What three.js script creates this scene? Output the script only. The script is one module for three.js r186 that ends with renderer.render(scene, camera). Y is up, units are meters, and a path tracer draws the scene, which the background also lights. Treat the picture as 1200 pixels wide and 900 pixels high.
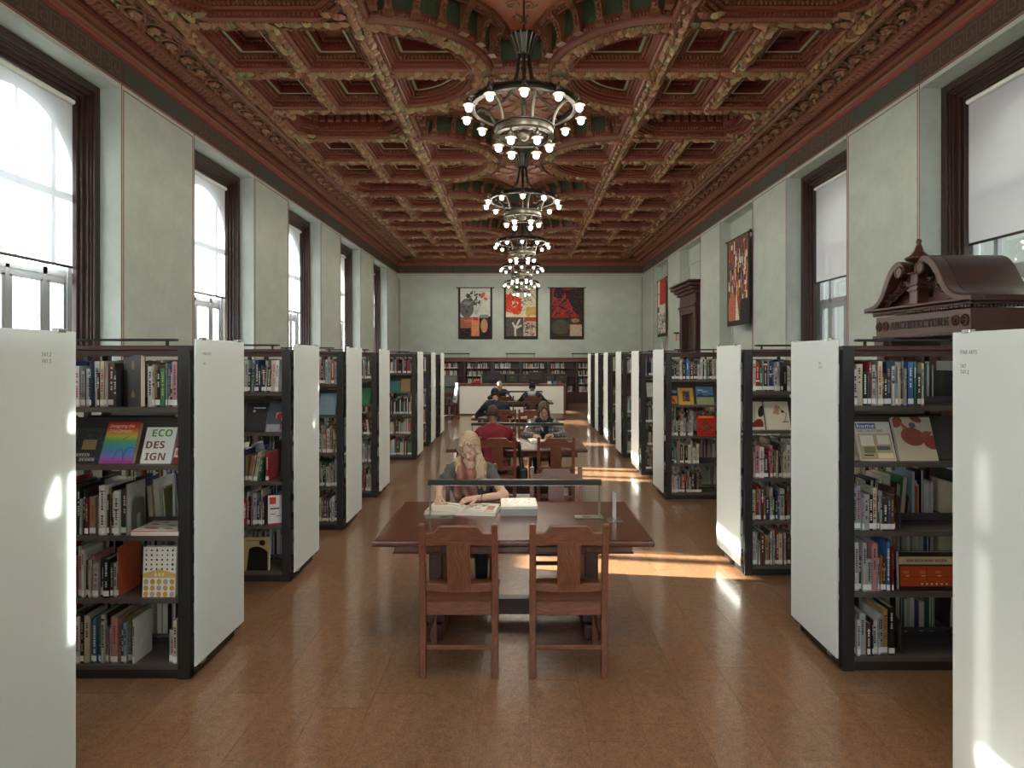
import * as THREE from 'three';
import { mergeGeometries } from 'three/addons/utils/BufferGeometryUtils.js';
import { RoundedBoxGeometry } from 'three/addons/geometries/RoundedBoxGeometry.js';
import { TextGeometry } from 'three/addons/geometries/TextGeometry.js';
import { FontLoader } from 'three/addons/loaders/FontLoader.js';

// ------------------------------------------------------------------ camera, sky, sun, exposure
// y up, the camera looks along -z; «d» below is the distance in front of the camera (z = -d)
const scene = new THREE.Scene();
const camera = new THREE.PerspectiveCamera(2 * Math.atan(450 / 720) * 180 / Math.PI, 4 / 3, 0.05, 300);
camera.position.set(0, 2, 0);
camera.lookAt(0, 2, -10);
camera.setViewOffset(1200, 900, -10, 31, 1200, 900);          // shifted lens: uprights stay upright
const renderer = new THREE.WebGLRenderer({ antialias: true });
renderer.toneMapping = THREE.LinearToneMapping;
renderer.toneMappingExposure = 1.62;
renderer.shadowMap.enabled = true;
scene.background = new THREE.Color().setRGB(0.90, 0.96, 1.0);   // bright hazy winter sky
scene.backgroundIntensity = 6.4;
const sun = new THREE.DirectionalLight(new THREE.Color().setRGB(1, 0.93, 0.80), 42);
sun.position.set(-36, 13.1, -14.3 - 5.9);                        // low sun beyond the tall windows
sun.target.position.set(0, 0, -14.3);
sun.castShadow = true; sun.shadow.radius = 1.4;
Object.assign(sun.shadow.camera, { left: -24, right: 24, top: 16, bottom: -16, near: 1, far: 90 });
sun.shadow.mapSize.set(4096, 4096);
scene.add(sun, sun.target);
const BULB_CANDELA = 0.66;

// ------------------------------------------------------------------ dimensions
const XW = 5.5, D0 = -3.6, D1 = 27.5, HC = 5.78, HB = 6.35;    // half width, ends, foot of cornice, underside of ceiling beams
const BAY0 = 7.3, PITCH = 4.22;
const bayD = (k) => BAY0 + PITCH * k;
// ------------------------------------------------------------------ helpers
function rngOf(seed) { let s = seed >>> 0; return () => { s = (s + 0x6d2b79f5) | 0; let t = Math.imul(s ^ (s >>> 15), 1 | s); t = (t + Math.imul(t ^ (t >>> 7), 61 | t)) ^ t; return ((t ^ (t >>> 14)) >>> 0) / 4294967296; }; }
const V = (x, y, z) => new THREE.Vector3(x, y, z);
const rgb = (r, g, b) => new THREE.Color().setRGB(r, g, b);
const lerp = (a, b, t) => a + (b - a) * t, clamp = (x, a = 0, b = 1) => Math.min(b, Math.max(a, x));
const smooth = (a, b, x) => { const t = clamp((x - a) / (b - a)); return t * t * (3 - 2 * t); };
const used = new Map();
const numbered = (name) => { const n = used.get(name) ?? 0; used.set(name, n + 1); return n ? name + '_' + String(n).padStart(3, '0') : name; };
function shade(o) { o.traverse((m) => { if (m.isMesh) { m.castShadow = true; m.receiveShadow = true; } }); return o; }

function plain(g) {                                             // position, normal, uv, not indexed
  if (g.index) g = g.toNonIndexed();
  for (const k of Object.keys(g.attributes)) if (!['position', 'normal', 'uv', 'color'].includes(k)) g.deleteAttribute(k);
  if (!g.attributes.normal) g.computeVertexNormals();
  if (!g.attributes.uv) g.setAttribute('uv', new THREE.BufferAttribute(new Float32Array(g.attributes.position.count * 2), 2));
  g.groups = [];
  return g;
}
function metricUV(g, swap) {                                    // uv in metres, laid on by the way each face points
  const p = g.attributes.position.array, n = g.attributes.normal.array, uv = g.attributes.uv.array;
  for (let i = 0; i < g.attributes.position.count; i++) {
    const t = i - (i % 3); let ax = 0, ay = 0, az = 0;
    for (let k = 0; k < 3; k++) { ax += n[(t + k) * 3]; ay += n[(t + k) * 3 + 1]; az += n[(t + k) * 3 + 2]; }
    ax = Math.abs(ax); ay = Math.abs(ay); az = Math.abs(az);
    const x = p[i * 3], y = p[i * 3 + 1], z = p[i * 3 + 2];
    const [u, v] = ax > ay && ax > az ? [z, y] : ay > az ? [x, z] : [x, y];
    uv[i * 2] = swap ? v : u; uv[i * 2 + 1] = swap ? u : v;
  }
  return g;
}
function merge(list, o = {}) {
  const l = [].concat(list).map(plain), colored = l.some((g) => g.attributes.color);
  if (colored) for (const g of l) if (!g.attributes.color) g.setAttribute('color', new THREE.BufferAttribute(new Float32Array(g.attributes.position.count * 3).fill(1), 3));
  const g = l.length === 1 ? l[0] : mergeGeometries(l);
  return o.keepUV ? g : metricUV(g, o.swap);
}
function tint(g, c) {
  g = plain(g); const a = new Float32Array(g.attributes.position.count * 3);
  for (let i = 0; i < a.length; i += 3) { a[i] = c.r ?? c[0]; a[i + 1] = c.g ?? c[1]; a[i + 2] = c.b ?? c[2]; }
  g.setAttribute('color', new THREE.BufferAttribute(a, 3)); return g;
}
function turned(g, rx = 0, ry = 0, rz = 0, x = 0, y = 0, z = 0) { return g.applyMatrix4(new THREE.Matrix4().compose(V(x, y, z), new THREE.Quaternion().setFromEuler(new THREE.Euler(rx, ry, rz)), V(1, 1, 1))); }
const box = (w, h, l, x = 0, y = 0, z = 0, rx = 0, ry = 0, rz = 0) => turned(new THREE.BoxGeometry(w, h, l), rx, ry, rz, x, y, z);
const rbox = (w, h, l, x = 0, y = 0, z = 0, r = 0.006, rx = 0, ry = 0, rz = 0) => turned(new RoundedBoxGeometry(w, h, l, 1, Math.min(r, w / 2.1, h / 2.1, l / 2.1)), rx, ry, rz, x, y, z);
const cyl = (r0, r1, h, x, y, z, n = 12) => new THREE.CylinderGeometry(r0, r1, h, n).translate(x, y, z);
const ball = (r, x, y, z, a = 10, b = 8) => new THREE.SphereGeometry(r, a, b).translate(x, y, z);
const lathe = (pts, n = 20) => new THREE.LatheGeometry(pts.map(([r, y]) => new THREE.Vector2(r, y)), n);
const tube = (pts, r, n = 12, m = 6, closed = false) => new THREE.TubeGeometry(new THREE.CatmullRomCurve3(pts.map((p) => p.isVector3 ? p : V(...p)), closed), n, r, m, closed);
function bar(a, b, w, t) {                                      // a straight bar from a to b
  const d = V(...b).sub(V(...a)), g = new THREE.BoxGeometry(w, d.length(), t);
  return g.applyMatrix4(new THREE.Matrix4().compose(V(...a).addScaledVector(d, 0.5), new THREE.Quaternion().setFromUnitVectors(V(0, 1, 0), d.clone().normalize()), V(1, 1, 1)));
}
function extrude(pts, depth, bevel = 0, curve = 6) {
  const s = pts instanceof THREE.Shape ? pts : new THREE.Shape(pts.map(([x, y]) => new THREE.Vector2(x, y)));
  return new THREE.ExtrudeGeometry(s, { depth, bevelEnabled: bevel > 0, bevelSize: bevel, bevelThickness: bevel, bevelSegments: 1, curveSegments: curve });
}
function part(parent, name, geos, mat, o = {}) {
  const m = new THREE.Mesh(geos.isBufferGeometry && o.raw ? geos : merge(geos, o), mat);
  m.name = name; parent.add(m);
  if (o.label) m.userData.label = o.label;
  if (o.kind) m.userData.kind = o.kind;
  return m;
}
const each = (parent, name, list, mat, o) => list.map((g) => part(parent, name, g, mat, o));   // one mesh for each piece
function thing(name, label, category, [x, y, z] = [0, 0, 0], turn = 0, group) {
  const o = new THREE.Group(); o.name = numbered(name); o.position.set(x, y, z); o.rotation.y = turn;
  o.userData = { label, category }; if (group) o.userData.group = group;
  scene.add(o); return o;
}
function struct(name, label) { const o = new THREE.Group(); o.name = name; o.userData = { kind: 'structure', label, category: name.replace(/_.*/, '') }; scene.add(o); return o; }
function dup(root, [x, y, z], turn, label, group) {
  const r = root.clone(); r.name = numbered(root.name.replace(/_\d{3}$/, '')); r.position.set(x, y, z); r.rotation.set(0, turn, 0); scene.add(r);
  r.userData = { ...root.userData }; if (label) r.userData.label = label; if (group) r.userData.group = group; return r;
}

// ------------------------------------------------------------------ textures
function lattice(seed, n) { const r = rngOf(seed), a = new Float32Array(n * n); for (let i = 0; i < a.length; i++) a[i] = r(); return a; }
function tileNoise(seed, n) { const a = lattice(seed, n); return (u, v) => {
  const x = ((u % 1) + 1) % 1 * n, y = ((v % 1) + 1) % 1 * n, x0 = Math.floor(x) % n, y0 = Math.floor(y) % n, x1 = (x0 + 1) % n, y1 = (y0 + 1) % n, s = smooth(0, 1, x - Math.floor(x)), t = smooth(0, 1, y - Math.floor(y));
  return lerp(lerp(a[y0 * n + x0], a[y0 * n + x1], s), lerp(a[y1 * n + x0], a[y1 * n + x1], s), t); }; }
function texture(w, h, f, srgb = true) {
  const d = new Uint8Array(w * h * 4);
  for (let y = 0; y < h; y++) for (let x = 0; x < w; x++) { const c = f((x + 0.5) / w, (y + 0.5) / h), i = (y * w + x) * 4; const q = typeof c === 'number' ? [c, c, c] : c; for (let k = 0; k < 3; k++) d[i + k] = clamp(q[k]) * 255; d[i + 3] = 255; }
  const t = new THREE.DataTexture(d, w, h); t.wrapS = t.wrapT = THREE.RepeatWrapping; t.magFilter = THREE.LinearFilter; if (srgb) t.colorSpace = THREE.SRGBColorSpace; t.needsUpdate = true; return t;
}
const every = (t, mx, my = mx) => { const c = t.clone(); c.repeat.set(1 / mx, 1 / my); c.needsUpdate = true; return c; };
function canvasTex(w, h, draw) { const c = document.createElement('canvas'); c.width = w; c.height = h; const g = c.getContext('2d'); draw(g, w, h); const t = new THREE.CanvasTexture(c); t.colorSpace = THREE.SRGBColorSpace; return t; }

const n8 = tileNoise(1, 8), n16 = tileNoise(2, 16), n64 = tileNoise(3, 64), n128 = tileNoise(4, 128), n4 = tileNoise(5, 4), n32 = tileNoise(6, 32);
const corkTex = texture(1024, 1024, (u, v) => {
  const chip = n128(u, v) * 0.6 + tile2(u, v) * 0.4, big = n16(u, v);
  const a = 0.80 + (chip - 0.5) * 0.42 + (big - 0.5) * 0.10 - (n64(v, u) > 0.80 ? 0.10 : 0);
  return [a, a * 0.985, a * 0.96];
});
function tile2(u, v) { return n128(u * 2 + 0.13, v * 2 + 0.37); }
const grainTex = texture(512, 512, (u, v) => {                  // streaks run along u
  const warp = v + 0.035 * (n4(u, v) - 0.5) + 0.012 * (n16(u, v) - 0.5);
  const rings = 0.5 + 0.5 * Math.sin((warp * 14 + n4(u * 1, warp) * 3.0) * 6.283), pores = n128(u * 0.125 * 8 / 8, warp * 4);
  const fine = tileFine(u, warp);
  const a = 0.74 + 0.16 * rings * n8(u, warp) + 0.20 * (fine - 0.5) - (pores > 0.78 ? 0.13 : 0);
  return [a, a * 0.97, a * 0.93];
});
function tileFine(u, v) { return n16(u, v * 8); }
const plasterTex = texture(512, 512, (u, v) => { const a = 0.955 + 0.05 * (n8(u, v) - 0.5) + 0.03 * (n32(u, v) - 0.5) + 0.015 * (n128(u, v) - 0.5); return [a, a, a * 0.995]; });
const carvedTex = texture(256, 256, (u, v) => 0.5 + 0.35 * (n32(u, v) - 0.5) + 0.35 * (n64(v, u) - 0.5), false);
const weaveTex = texture(256, 256, (u, v) => 0.5 + 0.22 * Math.sin(u * 6.283 * 64) * Math.sin(v * 6.283 * 64) + 0.25 * (n64(u, v) - 0.5), false);
const dustTex = texture(256, 256, (u, v) => 0.86 + 0.10 * n8(u, v) + 0.06 * n64(u, v));

// ------------------------------------------------------------------ materials
const std = (c, rough = 0.6, o = {}) => new THREE.MeshStandardMaterial({ color: c, roughness: rough, ...o });
const phys = (c, rough = 0.6, o = {}) => new THREE.MeshPhysicalMaterial({ color: c, roughness: rough, ...o });
const grainMap = every(grainTex, 0.55, 0.42);
const M = {
  plaster: std(rgb(0.50, 0.56, 0.505), 0.85, { map: every(plasterTex, 2.4), bumpMap: every(carvedTex, 0.5), bumpScale: 0.0006 }),
  plasterPale: std(rgb(0.58, 0.63, 0.56), 0.85, { map: every(plasterTex, 2.4) }),
  redLine: std(rgb(0.20, 0.050, 0.035), 0.7),
  oak: phys(rgb(0.235, 0.076, 0.031), 0.40, { map: grainMap, clearcoat: 0.12, clearcoatRoughness: 0.3 }),
  table: phys(rgb(0.17, 0.052, 0.022), 0.24, { map: every(grainTex, 0.9, 0.7), clearcoat: 0.25, clearcoatRoughness: 0.12 }),
  mahogany: phys(rgb(0.080, 0.022, 0.012), 0.45, { map: grainMap, clearcoat: 0.08, clearcoatRoughness: 0.3 }),
  casing: phys(rgb(0.060, 0.020, 0.013), 0.40, { map: grainMap, clearcoat: 0.25, clearcoatRoughness: 0.35 }),
  steel: std(rgb(0.030, 0.028, 0.026), 0.48, { metalness: 0.25 }),
  shelfSteel: std(rgb(0.105, 0.092, 0.080), 0.45, { metalness: 0.25 }),
  bronze: std(rgb(0.045, 0.040, 0.030), 0.42, { metalness: 0.7 }),
  bronzeLight: std(rgb(0.13, 0.115, 0.088), 0.34, { metalness: 0.85 }),
  lampBlack: std(rgb(0.022, 0.018, 0.014), 0.40, { metalness: 0.35 }),
  lampBase: std(rgb(0.17, 0.16, 0.11), 0.38, { metalness: 0.6 }),
  frosted: phys(rgb(0.86, 0.92, 0.91), 0.92, { transmission: 0.50, thickness: 0, bumpMap: every(carvedTex, 0.6), bumpScale: 0.0004 }),
  clear: phys(rgb(0.97, 0.98, 0.98), 0.02, { transmission: 1, thickness: 0 }),
  acrylic: phys(rgb(0.93, 0.97, 0.95), 0.05, { transmission: 0.9, thickness: 0 }),
  shadeCloth: phys(rgb(0.80, 0.84, 0.87), 0.89, { transmission: 0.34, thickness: 0, bumpMap: every(weaveTex, 0.25), bumpScale: 0.0003 }),
  shadeGrey: phys(rgb(0.76, 0.77, 0.81), 0.72, { transmission: 0.50, thickness: 0, bumpMap: every(weaveTex, 0.25), bumpScale: 0.0003 }),
  sash: std(rgb(0.30, 0.32, 0.34), 0.5),
  chrome: std(rgb(0.55, 0.55, 0.55), 0.22, { metalness: 1 }),
  black: std(rgb(0.012, 0.012, 0.013), 0.5),
  page: std(rgb(0.70, 0.66, 0.56), 0.9),
  white: std(rgb(0.78, 0.78, 0.75), 0.6),
  carved: std(rgb(1, 1, 1), 0.50, { vertexColors: true, bumpMap: every(carvedTex, 0.35), bumpScale: 0.004 }),
  carvedPlain: std(rgb(1, 1, 1), 0.5, { bumpMap: every(carvedTex, 0.35), bumpScale: 0.003 }),
  bulb: std(rgb(0.9, 0.88, 0.8), 0.3, { emissive: rgb(1, 0.93, 0.78), emissiveIntensity: 3.2 }),
};
// ------------------------------------------------------------------ floor: cork tiles, each its own piece in the aisle
{
  const floor = struct('floor', 'glossy brown cork tile floor of the reading room');
  part(floor, 'floor_slab', box(2 * XW + 1, 0.2, D1 - D0 + 1, 0, -0.106, -(D0 + D1) / 2), std(rgb(0.10, 0.05, 0.03), 0.9));
  const R = rngOf(77), TW = 0.305, TL = 0.915, gap = 0.0016;
  const tones = [[0.385, 0.208, 0.106], [0.366, 0.194, 0.096], [0.402, 0.225, 0.119], [0.350, 0.190, 0.100], [0.395, 0.206, 0.100], [0.374, 0.213, 0.115]];
  const map = every(corkTex, 0.62), bump = every(carvedTex, 0.09);
  const mats = tones.map((t) => phys(rgb(...t), 0.34, { map, bumpMap: bump, bumpScale: 0.0002, clearcoat: 0.8, clearcoatRoughness: 0.13 }));
  const near = [], rest = mats.map(() => []);
  for (let i = -18; i < 18; i++) {
    const x0 = 0.05 + i * TW, stagger = (((i % 3) + 3) % 3) * TL / 3 + (R() < 0.3 ? 0.15 : 0);
    for (let j = -5; j < 32; j++) {
      const a = Math.max(D0, j * TL + stagger), b = Math.min(D1, (j + 1) * TL + stagger), xa = Math.max(-XW, x0), xb = Math.min(XW, x0 + TW);
      if (b - a < 0.02 || xb - xa < 0.02) continue;
      const m = Math.floor(R() * mats.length), g = [xa, xb, a, b, m], mid = (xa + xb) / 2, dm = (a + b) / 2;
      if (Math.abs(mid) < 2.15 && dm > 2.6 && dm < 24 && Math.abs(mid) / dm < 0.84) near.push(g); else rest[m].push(g);
    }
  }
  near.sort((p, q) => p[2] - q[2]);
  for (const g of near.splice(300)) rest[g[4]].push(g);
  const geo = ([xa, xb, a, b], s = 0) => box(xb - xa - gap, 0.006, b - a - gap, (xa + xb) / 2, -0.003, -(a + b) / 2);
  for (const g of near) part(floor, 'cork_tile', geo(g), mats[g[4]]);
  rest.forEach((l, m) => { if (l.length) part(floor, 'cork_tiles', l.map(geo), mats[m], { kind: 'stuff' }); });
}

// ------------------------------------------------------------------ side walls: piers between tall recesses
const WIN_W = 2.3, WIN_SILL = 1.90, WIN_TOP = 5.70, REVEAL = 0.28, WALL_T = 0.55;
function sideWall(name, label, s, solid) {                      // s = -1 or 1; solid: bays closed at the back of the recess
  const w = struct(name, label), bays = [-2, -1, 0, 1, 2, 3, 4];
  const cx = s * (XW + WALL_T / 2), piers = [];
  let from = D0 - 0.3;
  for (const k of bays) {
    const a = bayD(k) - WIN_W / 2, b = bayD(k) + WIN_W / 2;
    if (b < D0) continue;
    if (a > from) piers.push([from, a]);
    const c = (Math.max(a, from) + b) / 2, l = b - Math.max(a, from);
    part(w, 'lintel', box(WALL_T, 7.2 - WIN_TOP, l, cx, (7.2 + WIN_TOP) / 2, -c), M.plaster);
    const low = solid.includes(k) && k === 3 ? 0 : WIN_SILL;   // the doorway bay is open to the floor
    if (low) part(w, 'breast', box(WALL_T, WIN_SILL, l, cx, WIN_SILL / 2, -c), M.plaster);
    if (solid.includes(k)) part(w, 'recess_panel', [box(0.2, WIN_TOP - low, l, s * (XW + REVEAL + 0.1), (WIN_TOP + low) / 2, -c),
      box(0.03, 0.05, l - 0.3, s * (XW + REVEAL - 0.01), WIN_TOP - 0.55, -c), ...[-1, 1].map((e) => box(0.03, WIN_TOP - WIN_SILL - 0.6, 0.05, s * (XW + REVEAL - 0.01), (WIN_TOP + WIN_SILL) / 2 - 0.3, -c + e * (l / 2 - 0.17)))], M.plaster);
    from = b;
  }
  piers.push([from, D1 + 0.3]);
  for (const [a, b] of piers) part(w, 'pier', box(WALL_T, 7.2, b - a, cx, 3.6, -(a + b) / 2), M.plaster);
  // thin painted lines that frame the piers and the recesses
  const lines = [], t = 0.004, L = (ya, yb, da, db) => lines.push(box(t, yb - ya, db - da, s * (XW - t / 2 + 0.001), (ya + yb) / 2, -(da + db) / 2));
  for (const [a, b] of piers) {
    const y1 = HC - 0.035;
    L(0.2, HC - 0.02, a + 0.012, a + 0.026); L(0.2, HC - 0.02, b - 0.026, b - 0.012);
    L(0.2, y1 - 0.05, a + 0.055, a + 0.069); L(0.2, y1 - 0.05, b - 0.069, b - 0.055);
    L(y1 - 0.05, y1 - 0.036, a + 0.055, b - 0.055);
  }
  L(HC - 0.02, HC - 0.004, D0, D1);
  part(w, 'painted_line', lines, M.redLine, { label: 'dark red painted border lines' });
  return w;
}
sideWall('wall_left', 'sage green plaster wall with five tall sunlit windows', -1, []);
sideWall('wall_right', 'sage green plaster wall with shaded windows, tapestries and a doorway', 1, [2, 3, 4]);
{
  const b = struct('wall_back', 'sage green end wall hung with three tapestries');
  part(b, 'wall_surface', box(2 * XW + 1.1, 7.2, 0.3, 0, 3.6, -(D1 + 0.15)), M.plaster);
  const z = -(D1 - 0.002), lines = [];
  for (const e of [-1, 1]) lines.push(box(0.02, HC - 0.4, 0.004, e * (XW - 0.06), HC / 2, z), box(0.012, HC - 0.5, 0.004, e * (XW - 0.11), HC / 2 - 0.05, z));
  lines.push(box(2 * XW - 0.2, 0.016, 0.004, 0, HC - 0.08, z), box(2 * XW, 0.016, 0.004, 0, HC - 0.02, z));
  part(b, 'painted_line', lines, M.redLine);
  const f = struct('wall_front', 'plain plaster end wall');
  const zf = -(D0 - 0.15), open = [-3.4, 0, 3.4], ow = 2.3, y0 = 1.7, y1 = 4.5, ym = (y0 + y1) / 2, hh = y1 - y0;
  part(f, 'lintel', box(2 * XW + 1.1, 7.2 - y1, 0.3, 0, (7.2 + y1) / 2, zf), M.plaster); part(f, 'breast', box(2 * XW + 1.1, y0, 0.3, 0, y0 / 2, zf), M.plaster);
  for (const [a, b] of [[-XW - 0.5, -4.55], [-2.25, -1.15], [1.15, 2.25], [4.55, XW + 0.5]]) part(f, 'pier', box(b - a, hh, 0.3, (a + b) / 2, ym, zf), M.plaster);
  open.forEach((x, i) => {                                      // unseen windows added in the near end wall to brighten shelves and floor
    const w = struct('window_' + (20 + i), 'added dark wood window in the unseen near end wall');
    part(w, 'casing', [box(0.12, hh, 0.12, x - ow / 2 + 0.06, ym, zf), box(0.12, hh, 0.12, x + ow / 2 - 0.06, ym, zf), box(ow, 0.12, 0.12, x, y1 - 0.06, zf), box(ow, 0.12, 0.12, x, y0 + 0.06, zf)], M.casing);
    part(w, 'sash_bar', [box(0.05, hh - 0.1, 0.05, x - 0.38, ym, zf), box(0.05, hh - 0.1, 0.05, x + 0.38, ym, zf), box(ow - 0.2, 0.06, 0.05, x, ym, zf)], M.sash);
    part(w, 'pane', box(ow - 0.2, hh - 0.1, 0.004, x, ym, zf), M.clear);
  });
}

// ------------------------------------------------------------------ windows
function archShape(hw, spring, foot) {
  const s = new THREE.Path(); s.moveTo(-hw, foot); s.lineTo(-hw, spring); s.absarc(0, spring, hw, Math.PI, 0, true); s.lineTo(hw, foot); s.closePath(); return s;
}
let windowNumber = 0;
function makeWindow(k, s, drop) {                               // built facing +x at its bay, then turned for the right wall
  const w = struct('window_' + (++windowNumber), s < 0 ? 'tall dark wood window with arched panes and a pale roller blind' : 'tall dark wood window behind a grey roller blind');
  w.position.set(s * (XW + REVEAL), 0, -bayD(k)); w.rotation.y = s < 0 ? 0 : Math.PI;
  const H = WIN_TOP - WIN_SILL, hw = WIN_W / 2, casing = [], C = (w0, t, off) => {
    casing.push(rbox(t, H, w0, off, WIN_SILL + H / 2, hw - w0 / 2), rbox(t, H, w0, off, WIN_SILL + H / 2, -hw + w0 / 2), rbox(t, w0, WIN_W - 2 * w0, off, WIN_TOP - w0 / 2, 0), rbox(t, w0, WIN_W - 2 * w0, off, WIN_SILL + w0 / 2, 0)); };
  C(0.11, 0.06, -0.03); C(0.135, 0.05, -0.055); C(0.165, 0.05, -0.08); C(0.215, 0.04, -0.12); C(0.26, 0.06, -0.17);
  part(w, 'casing', casing, M.casing, { swap: true });
  part(w, 'sill', rbox(0.34, 0.05, WIN_W, 0.0, WIN_SILL + 0.025, 0, 0.01), M.casing);
  // the arched masonry outside and the sash bars in it
  const sh = new THREE.Shape([[-1.16, WIN_SILL - 0.02], [1.16, WIN_SILL - 0.02], [1.16, WIN_TOP + 0.02], [-1.16, WIN_TOP + 0.02]].map(([a, b]) => new THREE.Vector2(a, b)));
  sh.holes.push(archShape(0.95, 4.33, WIN_SILL + 0.1));
  part(w, 'arched_surround', turned(extrude(sh, 0.10, 0, 20), 0, Math.PI / 2, 0, -0.40, 0, 0), M.sash);
  const bars = [], B = (y0, y1, z0, z1, t = 0.06) => bars.push(box(t, y1 - y0, z1 - z0, -0.345, (y0 + y1) / 2, (z0 + z1) / 2));
  for (const e of [-1, 1]) B(WIN_SILL + 0.1, 4.33 + Math.sqrt(0.95 * 0.95 - 0.58 * 0.58), e * 0.58 - 0.035, e * 0.58 + 0.035);
  B(3.22, 5.27, -0.012, 0.012, 0.03);
  for (const y of [4.17, 3.12]) B(y - 0.045, y + 0.045, -0.95, 0.95);
  B(WIN_SILL + 0.1, 3.12, -0.03, 0.03);
  for (const [a, b] of [[-0.55, -0.03], [0.03, 0.55], [-0.95, -0.62], [0.62, 0.95]]) { B(2.98, 3.08, a, b, 0.05); B(WIN_SILL + 0.1, 3.0, a, a + 0.045, 0.05); B(WIN_SILL + 0.1, 3.0, b - 0.045, b, 0.05); }
  part(w, 'sash_bar', bars, M.sash);
  for (const [a, b] of [[-0.95, -0.6], [-0.6, 0], [0, 0.6], [0.6, 0.95]]) {
    part(w, 'pane', box(0.004, 1.1, b - a - 0.03, -0.37, WIN_SILL + 0.65, (a + b) / 2), M.clear);
    part(w, 'pane', box(0.004, 2.04, b - a - 0.03, -0.37, 4.2, (a + b) / 2), M.clear);
  }
  // roller blind: a thing of its own that hangs in the recess
  const nth = ['', 'second', 'third', 'fourth', 'fifth'][k];
  const label = s < 0 ? (k < -1 ? 'bright pale roller blind two windows before the rainbow book bookcase' : k < 0 ? 'bright pale roller blind one window before the rainbow book bookcase' : k < 1 ? 'bright pale roller blind at the window above the rainbow book bookcase' : `bright pale roller blind at the ${['', 'second', 'third', 'fourth', 'last'][k]} sunlit window counted towards the tapestries`)
    : (k < -1 ? 'grey roller blind two windows before the carved ARCHITECTURE pediment' : k < 0 ? 'grey roller blind one window before the carved ARCHITECTURE pediment' : k < 1 ? 'grey roller blind at the window behind the carved ARCHITECTURE pediment' : 'grey roller blind at the window between the pediment and the figure tapestry');
  const b = thing('roller_blind', label, 'blind', [s * (XW + REVEAL), 0, -bayD(k)], s < 0 ? 0 : Math.PI, s < 0 ? 'pale blinds along the sunlit wall' : 'grey blinds');
  part(b, 'roller', turned(new THREE.CylinderGeometry(0.035, 0.035, 1.72, 12), Math.PI / 2, 0, 0, -0.165, WIN_TOP - 0.31, 0), M.white);
  part(b, 'cloth', box(0.0012, WIN_TOP - 0.31 - drop, 1.775, -0.192, (WIN_TOP - 0.31 + drop) / 2, 0), s < 0 ? M.shadeCloth : M.shadeGrey);
  part(b, 'hem_bar', rbox(0.014, 0.035, 1.77, -0.192, drop, 0, 0.004), M.lampBlack);
}
for (const k of [-2, -1, 0, 1, 2, 3, 4]) makeWindow(k, -1, 3.2);
for (const k of [-2, -1, 0, 1]) makeWindow(k, 1, 3.5);

// ------------------------------------------------------------------ outside: street, office block, bare tree, courtyard wall
{
  const g = struct('ground', 'pale paved ground outside the windows');
  part(g, 'paving', [box(60, 0.2, 90, -36.5, -3, -12), box(14, 0.2, 70, 13.5, -3, -12), box(60, 0.2, 40, 0, -3, 33)], std(rgb(0.42, 0.41, 0.40), 0.9));
  const o = thing('office_building', 'pale concrete office block with bands of windows seen through the glass', 'building', [-47, -2.9, -38]);
  part(o, 'wall', box(10, 11, 46, -0.6, 5.5, 0), std(rgb(0.60, 0.59, 0.57), 0.9));
  const conc = std(rgb(0.72, 0.71, 0.69), 0.9), pane = std(rgb(0.20, 0.24, 0.28), 0.15);
  for (let f = 0; f < 4; f++) {
    part(o, 'concrete_band', box(0.5, 1.3, 46, 4.6, 0.7 + f * 2.9, 0), conc);
    for (let i = 0; i < 12; i++) part(o, 'window_pane', box(0.1, 1.45, 3.2, 4.45, 2.1 + f * 2.9, -21 + i * 3.8), pane);
  }
  const t = thing('bare_tree', 'leafless winter tree standing in front of the office block', 'tree', [-26, -2.9, -28]), R = rngOf(5), twigs = [], limbs = [];
  const grow = (p, dir, len, r, n) => { const q = p.clone().addScaledVector(dir, len); (n > 3 ? limbs : twigs).push(bar(p.toArray(), q.toArray(), r * 2, r * 2)); if (n > 0) for (let i = 0; i < 3; i++) grow(q, dir.clone().add(V(R() - 0.5, R() * 0.5, R() - 0.5).multiplyScalar(1.3)).normalize(), len * 0.74, r * 0.62, n - 1); };
  grow(V(0, 0, 0), V(0, 1, 0), 2.2, 0.11, 5);
  part(t, 'trunk', limbs, std(rgb(0.13, 0.11, 0.10), 0.9)); part(t, 'twig', twigs, std(rgb(0.16, 0.14, 0.13), 0.9));
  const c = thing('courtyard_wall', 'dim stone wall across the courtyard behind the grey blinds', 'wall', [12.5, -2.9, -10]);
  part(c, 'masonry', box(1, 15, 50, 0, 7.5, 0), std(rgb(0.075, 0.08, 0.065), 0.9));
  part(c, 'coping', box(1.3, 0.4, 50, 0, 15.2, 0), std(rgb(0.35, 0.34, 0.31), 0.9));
}
// ------------------------------------------------------------------ carved and painted timber ceiling
const CEIL = struct('ceiling', 'carved and painted timber coffered ceiling with deep cornice');
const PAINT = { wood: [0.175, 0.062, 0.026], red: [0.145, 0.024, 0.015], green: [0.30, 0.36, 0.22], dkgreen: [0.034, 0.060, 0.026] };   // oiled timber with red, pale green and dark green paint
function offsetPoly(poly, o) {                                  // poly counter-clockwise in (x, d); o > 0 moves inwards
  const n = poly.length, out = [];
  for (let i = 0; i < n; i++) {
    const a = poly[(i + n - 1) % n], b = poly[i], c = poly[(i + 1) % n];
    let ux = b[0] - a[0], uy = b[1] - a[1], vx = c[0] - b[0], vy = c[1] - b[1]; const lu = Math.hypot(ux, uy), lv = Math.hypot(vx, vy); ux /= lu; uy /= lu; vx /= lv; vy /= lv;
    const nx = -uy - vy, ny = ux + vx, l2 = nx * nx + ny * ny, k = 2 / Math.max(l2, 0.6);
    out.push([b[0] + nx * o * k * 1, b[1] + ny * o * k * 1]);
  }
  return out;
}
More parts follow.
